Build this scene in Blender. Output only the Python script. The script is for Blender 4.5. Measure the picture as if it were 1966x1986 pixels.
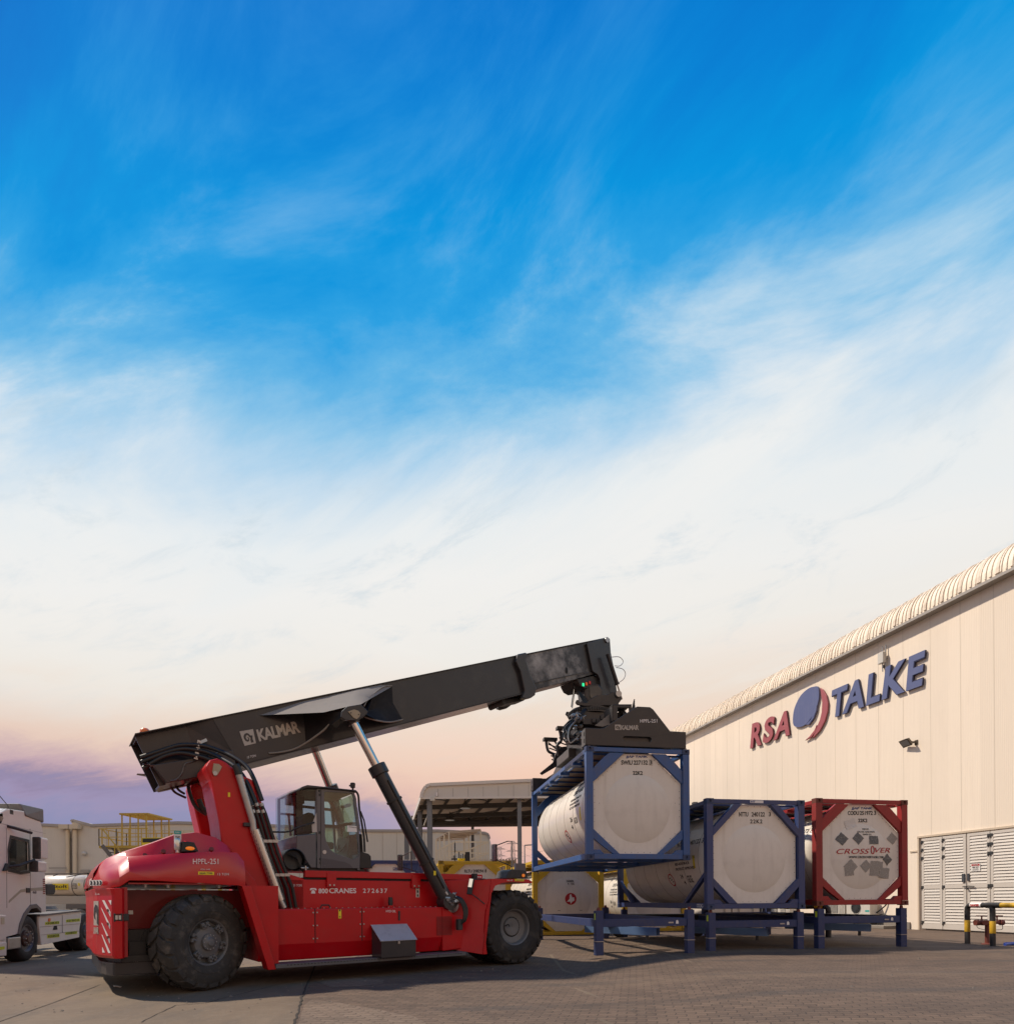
import bpy, math, random
from mathutils import Vector, Matrix, noise
from mathutils.geometry import tessellate_polygon
random.seed(7)
for o in list(bpy.data.objects): bpy.data.objects.remove(o, do_unlink=True)
sc = bpy.context.scene
col = sc.collection
PI = math.pi
# ------------------------------------------------------------------ camera
F, CX, CY, HC, ROLL = 1180.0, 983.0, 1748.0, 1.38, math.radians(0.4)
cam = bpy.data.cameras.new('camera'); camo = bpy.data.objects.new('camera', cam); col.objects.link(camo)
cam.sensor_fit = 'HORIZONTAL'; cam.sensor_width = 36.0
cam.lens = F / 1966 * 36.0
cam.shift_y = (CY - 993.0) / 1966.0
cam.clip_start = 0.1; cam.clip_end = 3000
camo.matrix_world = Matrix.Translation((0, 0, HC)) @ Matrix.Rotation(ROLL, 4, 'Y') @ Matrix.Rotation(PI/2, 4, 'X')
sc.camera = camo
sc.view_settings.view_transform = 'Standard'; sc.view_settings.look = 'None'
sc.view_settings.exposure = 0.0; sc.view_settings.gamma = 1.0
# ------------------------------------------------------------------ sun and sky
SUN_D = Vector((0.97, -0.24, -1.19)).normalized()          # direction the light travels
sun = bpy.data.lights.new('sun', 'SUN'); suno = bpy.data.objects.new('sun', sun); col.objects.link(suno)
sun.energy = 4.8; sun.angle = math.radians(2.2); sun.color = (1.0, 0.87, 0.71)
suno.rotation_euler = SUN_D.to_track_quat('-Z', 'Y').to_euler()
SUN_EL = math.asin(-SUN_D.z); SUN_AZ = math.atan2(-SUN_D.x, -SUN_D.y)
def lin(r, g, b):
    return tuple((c/255/12.92 if c/255 <= .04045 else ((c/255+.055)/1.055)**2.4) for c in (r, g, b)) + (1.0,)
SEED = 8.2
def build_world():
    w = bpy.data.worlds.new('World'); sc.world = w; w.use_nodes = True
    nt = w.node_tree; N = nt.nodes; L = nt.links; N.clear()
    def n(t, **k):
        x = N.new(t)
        for a, b in k.items(): setattr(x, a, b)
        return x
    def mth(op, a, b=None, clamp=False):
        x = n('ShaderNodeMath', operation=op, use_clamp=clamp)
        for i, v in enumerate((a, b)):
            if v is None: continue
            if isinstance(v, (int, float)): x.inputs[i].default_value = v
            else: L.new(v, x.inputs[i])
        return x.outputs[0]
    def ramp(fac, stops, interp='LINEAR'):
        r = n('ShaderNodeValToRGB'); cr = r.color_ramp; cr.interpolation = interp
        while len(cr.elements) > 1: cr.elements.remove(cr.elements[-1])
        cr.elements[0].position = stops[0][0]; cr.elements[0].color = stops[0][1]
        for p, c in stops[1:]:
            e = cr.elements.new(p); e.color = c
        L.new(fac, r.inputs[0]); return r.outputs[0]
    def mix(f, a, b):
        m = n('ShaderNodeMix', data_type='RGBA')
        for i, v in ((0, f), (6, a), (7, b)):
            if isinstance(v, (int, float)): m.inputs[i].default_value = v
            elif isinstance(v, tuple): m.inputs[i].default_value = v
            else: L.new(v, m.inputs[i])
        return m.outputs[2]
    tc = n('ShaderNodeTexCoord'); sep = n('ShaderNodeSeparateXYZ'); L.new(tc.outputs['Generated'], sep.inputs[0])
    x, y, z = sep.outputs
    # flattened coordinates so the wisps thin out towards the horizon
    den = mth('ADD', mth('MAXIMUM', z, 0.0), 0.22)
    cmb = n('ShaderNodeCombineXYZ'); L.new(mth('DIVIDE', x, den), cmb.inputs[0]); L.new(mth('DIVIDE', y, den), cmb.inputs[1])
    m0 = n('ShaderNodeMapping'); m0.inputs['Rotation'].default_value = (0, 0, math.radians(25)); L.new(cmb.outputs[0], m0.inputs[0])
    mp = n('ShaderNodeMapping'); mp.inputs['Scale'].default_value = (0.80, 1.25, 1); L.new(m0.outputs[0], mp.inputs[0])
    def noi(src, s, d, r, dist=0.0):
        k = n('ShaderNodeTexNoise'); k.inputs['Scale'].default_value = s; k.inputs['Detail'].default_value = d
        k.inputs['Roughness'].default_value = r; k.inputs['Distortion'].default_value = dist
        L.new(src, k.inputs['Vector']); return k.outputs['Fac']
    az = mth('DIVIDE', x, mth('ADD', mth('ABSOLUTE', y), 0.35))           # -1 left .. 1 right of the picture
    azc = mth('MINIMUM', mth('MAXIMUM', az, -0.8), 0.8)
    # cloud layers lie in long bands that climb gently to the right
    hl = mth('SQRT', mth('ADD', mth('ADD', mth('MULTIPLY', z, z), mth('MULTIPLY', y, y)), mth('MULTIPLY', mth('MULTIPLY', x, x), .20)))
    zf = mth('DIVIDE', z, mth('MAXIMUM', hl, .05))
    cb2 = n('ShaderNodeCombineXYZ'); L.new(mth('MULTIPLY', az, 1.25), cb2.inputs[0]); L.new(mth('SUBTRACT', mth('MULTIPLY', zf, 3.1), mth('MULTIPLY', az, .75)), cb2.inputs[1]); cb2.inputs[2].default_value = SEED
    big = noi(cb2.outputs[0], .9, 2, .5, .2)
    wisp = noi(cb2.outputs[0], 1.9, 12, .63, .5)
    fine = noi(cb2.outputs[0], 5.5, 12, .68, .5)
    z2 = mth('ADD', zf, mth('MULTIPLY', mth('SUBTRACT', big, .5), -0.12))
    z2 = mth('ADD', z2, mth('MULTIPLY', mth('SUBTRACT', wisp, .5), -0.24))
    z2 = mth('ADD', z2, mth('MULTIPLY', mth('MAXIMUM', azc, 0.0), -0.13))
    z2 = mth('ADD', z2, mth('MULTIPLY', mth('MULTIPLY', mth('MINIMUM', azc, 0.0), -0.02), ramp(z, [(.35, (0, 0, 0, 1)), (.6, (1, 1, 1, 1))])))
    base = ramp(mth('MAXIMUM', z2, 0.0), [
        (0.0, lin(206, 188, 190)), (0.06, lin(220, 178, 174)), (0.11, lin(238, 190, 170)), (0.155, lin(247, 203, 176)), (0.215, lin(246, 212, 190)), (0.29, lin(241, 222, 205)),
        (0.35, lin(241, 236, 228)), (0.44, lin(242, 241, 238)), (0.52, lin(236, 240, 241)), (0.56, lin(220, 232, 240)), (0.60, lin(192, 219, 239)),
        (0.64, lin(148, 201, 235)), (0.675, lin(98, 181, 231)), (0.712, lin(44, 162, 228)), (0.748, lin(0, 149, 223)), (0.80, lin(0, 130, 214)), (0.87, lin(0, 109, 201)), (1.0, lin(0, 84, 172))])
    # soft cloud veils
    veil = mth('MULTIPLY', ramp(wisp, [(0.47, (0, 0, 0, 1)), (0.75, (1, 1, 1, 1))], 'EASE'), ramp(zf, [(0.2, (.15,)*3+(1,)), (.38, (.9,)*3+(1,)), (.64, (.95,)*3+(1,)), (.73, (.28,)*3+(1,)), (.8, (.06,)*3+(1,))]))
    c1 = mix(mth('MULTIPLY', veil, .55), base, lin(247, 246, 243))
    gap = mth('MULTIPLY', ramp(fine, [(0.50, (0, 0, 0, 1)), (0.72, (1, 1, 1, 1))], 'EASE'), ramp(z, [(.16, (0, 0, 0, 1)), (.3, (.25,)*3+(1,)), (.5, (.45,)*3+(1,)), (.62, (0, 0, 0, 1))]))
    c1 = mix(gap, c1, lin(186, 208, 222))
    # purple and pink bands low on the left
    left = mth('MULTIPLY', ramp(mth('ADD', mth('MULTIPLY', azc, -0.5), .5), [(.46, (0, 0, 0, 1)), (.72, (1, 1, 1, 1))], 'EASE'), 1.0)
    wz = mth('ADD', z, mth('MULTIPLY', mth('SUBTRACT', fine, .5), .10))
    wz = mth('ADD', wz, mth('MULTIPLY', mth('SUBTRACT', big, .5), .06))
    dusk = ramp(wz, [(0.0, lin(92, 112, 160)), (0.085, lin(84, 106, 152)), (0.112, lin(108, 114, 156)), (0.134, lin(168, 130, 158)), (0.152, lin(146, 128, 158)), (0.176, lin(196, 166, 176)), (0.212, lin(230, 200, 184)), (0.29, lin(238, 222, 206))])
    dm = ramp(z, [(0.17, (1, 1, 1, 1)), (0.33, (0, 0, 0, 1))], 'EASE')
    c2 = mix(mth('MULTIPLY', left, dm), c1, dusk)
    # a low lilac bank behind the cab, pink above it
    mid = ramp(mth('ADD', mth('MULTIPLY', azc, -0.5), .5), [(.50, (0, 0, 0, 1)), (.58, (1, 1, 1, 1))], 'EASE')
    low = ramp(mth('ADD', z, mth('MULTIPLY', mth('SUBTRACT', fine, .5), .12)), [(0.135, (1, 1, 1, 1)), (0.18, (0, 0, 0, 1))], 'EASE')
    c2 = mix(mth('MULTIPLY', mth('MULTIPLY', mid, low), .75), c2, lin(152, 150, 186))
    sky = n('ShaderNodeTexSky', sky_type='NISHITA'); sky.sun_disc = False
    sky.sun_elevation = SUN_EL; sky.sun_rotation = SUN_AZ
    sk = n('ShaderNodeVectorMath', operation='SCALE'); L.new(sky.outputs[0], sk.inputs[0]); sk.inputs['Scale'].default_value = 0.10
    c3 = mix(0.03, c2, sk.outputs[0])
    # unseen half of the sky behind the camera, tinted warm to shape fill light
    back = ramp(mth('ADD', mth('MULTIPLY', y, .5), .5), [(.30, (1, 1, 1, 1)), (.56, (0, 0, 0, 1))], 'EASE')
    bk = n('ShaderNodeMix', data_type='RGBA'); bk.blend_type = 'MULTIPLY'; L.new(back, bk.inputs[0]); L.new(c3, bk.inputs[6]); bk.inputs[7].default_value = (1.08, .92, .77, 1)
    c3 = bk.outputs[2]
    inv = ramp(mth('ADD', z, 0.5), [(0.494, (1, 1, 1, 1)), (0.5, (0, 0, 0, 1))])
    c4 = mix(inv, c3, (0.16, 0.135, 0.11, 1))
    bg = n('ShaderNodeBackground'); L.new(c4, bg.inputs[0]); bg.inputs[1].default_value = 1.0
    out = n('ShaderNodeOutputWorld'); L.new(bg.outputs[0], out.inputs[0])
build_world()
# ------------------------------------------------------------------ measuring helpers (photo pixel -> real plane)
def ray(x, y):
    a = (x-CX)/F; b = -(y-CY)/F
    return (a*math.cos(ROLL)+b*math.sin(ROLL), 1.0, -a*math.sin(ROLL)+b*math.cos(ROLL))
def at(x, y, Y):
    r = ray(x, y); return Vector((r[0]*Y, Y, HC+r[2]*Y))
def gnd(x, y, g=0.0):
    r = ray(x, y); t = (g-HC)/r[2]; return (t*r[0], t)
class Frame:
    """a vertical reference frame: x to the viewer's right, y away, z up"""
    def __init__(s, ox, oy, ang, oz=0.0): s.o = (ox, oy); s.u = (math.cos(ang), math.sin(ang)); s.v = (-s.u[1], s.u[0]); s.a = ang; s.oz = oz
    def p(s, q, v=0.0):
        x, y = q
        ox = s.o[0]+s.v[0]*v; oy = s.o[1]+s.v[1]*v; r = ray(x, y)
        k = (ox-oy*r[0])/(s.u[1]*r[0]-s.u[0]); t = oy+s.u[1]*k
        return (k, HC+t*r[2]-s.oz)
    def pts(s, v, *q): return [s.p(a, v) for a in q]
    def mat(s): return Matrix.Translation((s.o[0], s.o[1], s.oz)) @ Matrix.Rotation(s.a, 4, 'Z')
def crop(ox, oy, k): return lambda x, y: (ox+x/k, oy+y/k)
c1 = crop(150, 1200, 3.826); c2 = crop(600, 1200, 3.826); c3 = crop(950, 1200, 3.826); c4 = crop(1400, 1050, 3.38)
c5 = crop(0, 1540, 3.826); c6 = crop(400, 1540, 3.826); c7 = crop(750, 1540, 3.826); c8 = crop(1466, 1520, 3.826)
d1 = crop(1000, 1320, 4.7825); d2 = crop(1150, 1500, 4.7825); d3 = crop(530, 1500, 8.695); d4 = crop(750, 1500, 6.377)
d5 = crop(130, 1640, 6.377); d6 = crop(0, 1540, 5.466)
def sstep(t): t = max(0, min(1, t)); return t*t*(3-2*t)
GR = 0.17
def gh(X, Y): return GR*max(sstep((X-.9)/3.2), sstep((Y-15.5)/4), sstep((-X-7)/2.3))
# ------------------------------------------------------------------ materials
MATS = {}
def mat(name, colr, rough=.5, metal=0.0, coat=0.0, dirt=0.0, dirtcol=(.16, .12, .08), dscale=3.0, bump=0.0, bscale=60, streak=0.0, var=0.0, emit=0.0, spec=.5, wave=None, brushed=0, panel=0):
    if name in MATS: return MATS[name]
    m = bpy.data.materials.new(name); m.use_nodes = True; MATS[name] = m
    nt = m.node_tree; N = nt.nodes; L = nt.links; b = N['Principled BSDF']
    b.inputs['Roughness'].default_value = rough; b.inputs['Metallic'].default_value = metal
    b.inputs['Coat Weight'].default_value = coat; b.inputs['Coat Roughness'].default_value = .08
    b.inputs['Specular IOR Level'].default_value = spec
    c = tuple(colr)+(1,)
    b.inputs['Base Color'].default_value = c
    if emit: b.inputs['Emission Color'].default_value = c; b.inputs['Emission Strength'].default_value = emit
    tc = N.new('ShaderNodeTexCoord')
    def noi(s, d=5, r=.6, sc3=None):
        k = N.new('ShaderNodeTexNoise'); k.inputs['Scale'].default_value = s; k.inputs['Detail'].default_value = d; k.inputs['Roughness'].default_value = r
        if sc3:
            mp = N.new('ShaderNodeMapping'); mp.inputs['Scale'].default_value = sc3; L.new(tc.outputs['Object'], mp.inputs[0]); L.new(mp.outputs[0], k.inputs[0])
        else: L.new(tc.outputs['Object'], k.inputs[0])
        return k.outputs['Fac']
    def rmp(f, a, b_):
        r = N.new('ShaderNodeMapRange'); r.inputs['From Min'].default_value = a; r.inputs['From Max'].default_value = b_; L.new(f, r.inputs['Value']); return r.outputs[0]
    def mx(f, a, b_, fm=1.0):
        k = N.new('ShaderNodeMix'); k.data_type = 'RGBA'
        if fm != 1.0:
            q = N.new('ShaderNodeMath'); q.operation = 'MULTIPLY'; q.inputs[1].default_value = fm; L.new(f, q.inputs[0]); f = q.outputs[0]
        L.new(f, k.inputs[0])
        for i, v in ((6, a), (7, b_)):
            if isinstance(v, tuple): k.inputs[i].default_value = v
            else: L.new(v, k.inputs[i])
        return k.outputs[2]
    cur = c
    if var: cur = mx(rmp(noi(dscale*.6, 3), .3, .7), c, tuple(min(1, x*(1-var)) for x in colr)+(1,))
    if dirt: cur = mx(rmp(noi(dscale, 8, .68), .5, .78), cur, tuple(dirtcol)+(1,), dirt)
    if streak: cur = mx(rmp(noi(1.0, 6, .6, (7, 7, .45)), .5, .8), cur, tuple(dirtcol)+(1,), streak)
    if panel:
        sx = N.new('ShaderNodeSeparateXYZ'); L.new(tc.outputs['Object'], sx.inputs[0]); fl = N.new('ShaderNodeMath'); fl.operation = 'DIVIDE'; fl.inputs[1].default_value = panel; L.new(sx.outputs[0], fl.inputs[0])
        f2 = N.new('ShaderNodeMath'); f2.operation = 'FLOOR'; L.new(fl.outputs[0], f2.inputs[0]); wn = N.new('ShaderNodeTexWhiteNoise'); wn.noise_dimensions = '1D'; L.new(f2.outputs[0], wn.inputs['W'])
        cur = mx(wn.outputs['Value'], cur, tuple(x*.86 for x in colr)+(1,), .55)
    if not isinstance(cur, tuple): L.new(cur, b.inputs['Base Color'])
    rr = noi(dscale*2.2, 6, .65); k = N.new('ShaderNodeMapRange'); k.inputs['To Min'].default_value = max(0.02, rough-.09); k.inputs['To Max'].default_value = min(1, rough+.16)
    L.new(rr, k.inputs[0]); L.new(k.outputs[0], b.inputs['Roughness'])
    h = None
    if wave:      # (scale, axis, strength)
        wv = N.new('ShaderNodeTexWave'); wv.bands_direction = wave[1]; wv.inputs['Scale'].default_value = wave[0]; wv.inputs['Distortion'].default_value = 0; wv.inputs['Detail'].default_value = 0
        L.new(tc.outputs['Object'], wv.inputs[0]); h = wv.outputs['Fac']; bump = wave[2]; dist = .02
    if bump:
        bp = N.new('ShaderNodeBump'); bp.inputs['Strength'].default_value = bump; bp.inputs['Distance'].default_value = .01
        L.new(h if h else noi(bscale, 4), bp.inputs['Height']); L.new(bp.outputs[0], b.inputs['Normal'])
    return m
RED = mat('red_paint', (.52, .001, .006), .36, 0, .16, .22, (.22, .06, .05), 3.2, bump=.03, bscale=2.2, var=.14, spec=.35)
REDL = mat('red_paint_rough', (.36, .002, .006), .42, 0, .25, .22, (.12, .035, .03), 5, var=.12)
CHAR = mat('charcoal_paint', (.034, .032, .035), .36, 0, .25, .45, (.085, .075, .068), 1.8, bump=.05, bscale=9, spec=.3)
CHARM = mat('matt_charcoal_web', (.018, .016, .017), .62, 0, 0, .4, (.06, .055, .05), 3, spec=.2)
CHARW = mat('worn_boom_steel', (.040, .037, .037), .40, .2, 0, 1.0, (.46, .43, .41), .9, bump=.15, bscale=30)
CABG = mat('slate_paint', (.062, .070, .088), .33, 0, .5, .15, (.12, .11, .1), 3)
BLK = mat('black_plastic', (.012, .012, .013), .45, 0, 0, .3, (.06, .05, .045), 6)
RUB = mat('tyre_rubber', (.024, .022, .021), .78, 0, 0, .75, (.095, .080, .066), 4, bump=.5, bscale=45)
RUBW = mat('worn_dusty_tyre', (.038, .035, .032), .8, 0, 0, .9, (.14, .12, .10), 6, bump=.6, bscale=35)
HOSE = mat('hose_rubber', (.014, .014, .014), .42)
CHR = mat('chrome_rod', (.62, .60, .58), .16, 1.0, 0, .15, (.2, .17, .15), 5)
STL = mat('galvanised_steel', (.42, .41, .40), .38, .8, 0, .5, (.2, .17, .14), 6)
RIM = mat('grey_rim_paint', (.125, .126, .13), .48, 0, .1, .45, (.10, .075, .05), 8)
TREAD = mat('chequer_plate', (.42, .40, .42), .5, .1, 0, .4, (.16, .14, .13), 7, bump=.6, bscale=45)
STEP = mat('grey_step_paint', (.10, .10, .108), .5, 0, 0, .4, (.16, .13, .1), 6)
BEIGE = mat('beige_lettering', (.46, .41, .36), .5, 0, 0, .35, (.15, .13, .12), 14)
WHT = mat('white_lettering', (.78, .74, .72), .5, 0, 0, .2, (.4, .2, .2), 18)
INK = mat('black_lettering', (.018, .018, .02), .5)
INKF = mat('faded_black_lettering', (.07, .07, .075), .6)
NAVYL = mat('navy_lettering', (.02, .05, .22), .5)
REDT = mat('red_lettering', (.42, .012, .02), .5)
YEL = mat('yellow_paint', (.62, .38, .015), .42, 0, .2, .35, (.22, .13, .04), 4)
YELS = mat('yellow_sticker', (.80, .62, .02), .45)
BLUE = mat('blue_container_paint', (.024, .090, .270), .42, 0, .1, .5, (.085, .075, .07), 6, streak=.45)
NAVY = mat('navy_container_paint', (.028, .048, .150), .46, 0, .1, .45, (.085, .075, .08), 4, streak=.4)
NAVYS = mat('navy_stand_paint', (.022, .038, .118), .5, 0, 0, .5, (.10, .08, .075), 5)
LBLUE = mat('light_blue_beam', (.12, .20, .36), .42, .1, 0, .5, (.05, .07, .13), 5)
CRED = mat('red_container_paint', (.30, .012, .014), .48, 0, .05, .6, (.13, .03, .02), 4, streak=.35)
CREDD = mat('rusty_dark_red', (.14, .03, .02), .6, 0, 0, .5, (.05, .03, .02), 9)
CAST = mat('corner_casting_steel', (.03, .035, .05), .6, 0, 0, .6, (.09, .06, .04), 14)
TANK = mat('white_tank_paint', (.74, .68, .60), .30, 0, .25, .35, (.42, .36, .30), 1.6, bump=.03, bscale=3, streak=.25)
PANEL = mat('white_end_panel', (.74, .68, .615), .42, 0, .1, .28, (.44, .38, .32), 3.0, streak=.40)
PANELD = mat('dished_end_cover', (.71, .65, .585), .34, 0, .15, .25, (.36, .32, .28), 2.4, streak=.25)
SEAM = mat('tank_seam', (.36, .31, .26), .6)
GRAT = mat('walkway_grating', (.30, .26, .21), .5, .3, 0, .6, (.12, .09, .07), 4, wave=(14, 'X', .8))
WALL = mat('cream_cladding', (.81, .70, .575), .55, 0, 0, .16, (.62, .52, .42), .8, streak=.30, panel=1.163, wave=(5.2, 'X', .35))
WALLG = mat('grey_cream_cladding', (.60, .56, .50), .6, 0, 0, .2, (.42, .36, .29), .6, streak=.25, wave=(5.2, 'X', .25))
ROOF = mat('cream_roof_sheet', (.82, .72, .59), .5, 0, 0, .3, (.55, .40, .24), 2.2, streak=.2)
ROOFD = mat('weathered_rib', (.72, .61, .49), .6, 0, 0, .5, (.30, .2, .12), 4)
FASC = mat('pale_fascia_sheet', (.60, .55, .50), .5, 0, 0, .2, (.5, .42, .36), 1)
TRIM = mat('grey_eave_trim', (.34, .31, .28), .5, 0, 0, .3, (.2, .17, .14), 3)
DSTL = mat('dark_roof_steel', (.065, .058, .055), .6, 0, 0, .3, (.12, .1, .09), 2)
GSTL = mat('grey_column_steel', (.16, .165, .18), .5, 0, 0, .3, (.24, .21, .18), 2)
SKYL = mat('underside_sheet', (.72, .60, .50), .6, 0, 0, .3, (.18, .14, .11), 2)
LOUV = mat('white_louvre_paint', (.56, .51, .455), .45, 0, 0, .2, (.4, .33, .26), 3)
DARK = mat('dark_recess', (.02, .019, .018), .8)
SIGNB = mat('navy_sign_face', (.085, .105, .235), .42, 0, .2, .3, (.16, .17, .27), 1.6, streak=.4)
SIGNR = mat('faded_red_sign_face', (.33, .07, .085), .45, 0, .2, .3, (.40, .14, .13), 1.6, streak=.3)
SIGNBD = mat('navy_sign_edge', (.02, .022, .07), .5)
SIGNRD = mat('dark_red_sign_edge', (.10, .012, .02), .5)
TRK = mat('white_truck_paint', (.74, .69, .62), .32, 0, .5, .25, (.42, .35, .28), 1.6)
TRKG = mat('grey_truck_plastic', (.13, .12, .115), .5, 0, 0, .4, (.25, .2, .16), 4)
LIME = mat('lime_reflective', (.62, .70, .03), .5)
HYD = mat('red_hydrant_paint', (.15, .035, .025), .5, 0, 0, .5, (.10, .06, .05), 12)
PYEL = mat('bollard_yellow', (.60, .36, .02), .5, 0, 0, .4, (.2, .13, .05), 8)
PBLK = mat('bollard_black', (.025, .025, .026), .55, 0, 0, .5, (.10, .08, .07), 8)
ACW = mat('white_casing', (.55, .52, .47), .5, 0, 0, .3, (.35, .3, .24), 4)
KERB = mat('concrete_plinth', (.22, .19, .16), .8, 0, 0, .5, (.12, .1, .08), 3, bump=.4, bscale=20)
GREY = mat('grey_electrical_box', (.05, .055, .065), .5)
AMB = mat('amber_lamp', (.75, .18, .01), .25, 0, .5, emit=.5)
ORG = mat('orange_lens', (.80, .16, .02), .25, 0, .5)
LRED = mat('red_lamp', (.70, .01, .005), .2, 0, .6, emit=.9)
LGRN = mat('green_signal', (.02, .75, .30), .3, emit=1.2)
LORG = mat('orange_signal', (.55, .09, .01), .3, emit=.45)
LRD2 = mat('red_signal', (.35, .01, .01), .3, emit=.35)
TEAL = mat('teal_plate', (.02, .32, .28), .5)
BRASS = mat('tan_cover_plate', (.36, .29, .20), .45, .3, 0, .4, (.15, .11, .08), 14)
STK = mat('torn_sticker_residue', (.30, .275, .25), .7, 0, 0, .9, (.56, .51, .46), 30)
STKD = mat('dark_placard_residue', (.13, .125, .12), .7, 0, 0, .9, (.40, .37, .34), 26)
SEAT = mat('dark_green_seat', (.03, .045, .035), .7)
HIVIS = mat('lime_vest_cloth', (.22, .48, .04), .8)
MIRR = mat('mirror_glass', (.85, .85, .85), .04, 1.0)
LENS = mat('clear_lamp_lens', (.55, .55, .52), .12, .6, .5)
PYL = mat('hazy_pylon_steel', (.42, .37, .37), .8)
FLOODG = mat('dark_bronze_lamp', (.11, .09, .065), .4, .4)
PIPEB = mat('beige_downpipe', (.62, .53, .40), .5, 0, 0, .3, (.4, .32, .22), 3)
def glass(name, tint, refl=.12, k=.8):
    m = bpy.data.materials.new(name); m.use_nodes = True; nt = m.node_tree; N = nt.nodes; L = nt.links; N.clear()
    o = N.new('ShaderNodeOutputMaterial'); t = N.new('ShaderNodeBsdfTransparent'); t.inputs[0].default_value = tuple(tint)+(1,)
    g = N.new('ShaderNodeBsdfGlossy'); g.inputs['Roughness'].default_value = .02
    fr = N.new('ShaderNodeFresnel'); fr.inputs[0].default_value = 1.5
    a = N.new('ShaderNodeMath'); a.operation = 'MULTIPLY_ADD'; a.inputs[1].default_value = k; a.inputs[2].default_value = refl*.4
    L.new(fr.outputs[0], a.inputs[0]); mx = N.new('ShaderNodeMixShader'); L.new(a.outputs[0], mx.inputs[0]); L.new(t.outputs[0], mx.inputs[1]); L.new(g.outputs[0], mx.inputs[2]); L.new(mx.outputs[0], o.inputs[0])
    return m
GLS = glass('green_tinted_glass', (.80, .93, .88), .06)
GLSR = glass('pale_rear_glass', (.80, .84, .84), .02, .3)
GLSD = glass('dark_cab_glass', (.30, .36, .34), .2)
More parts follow.
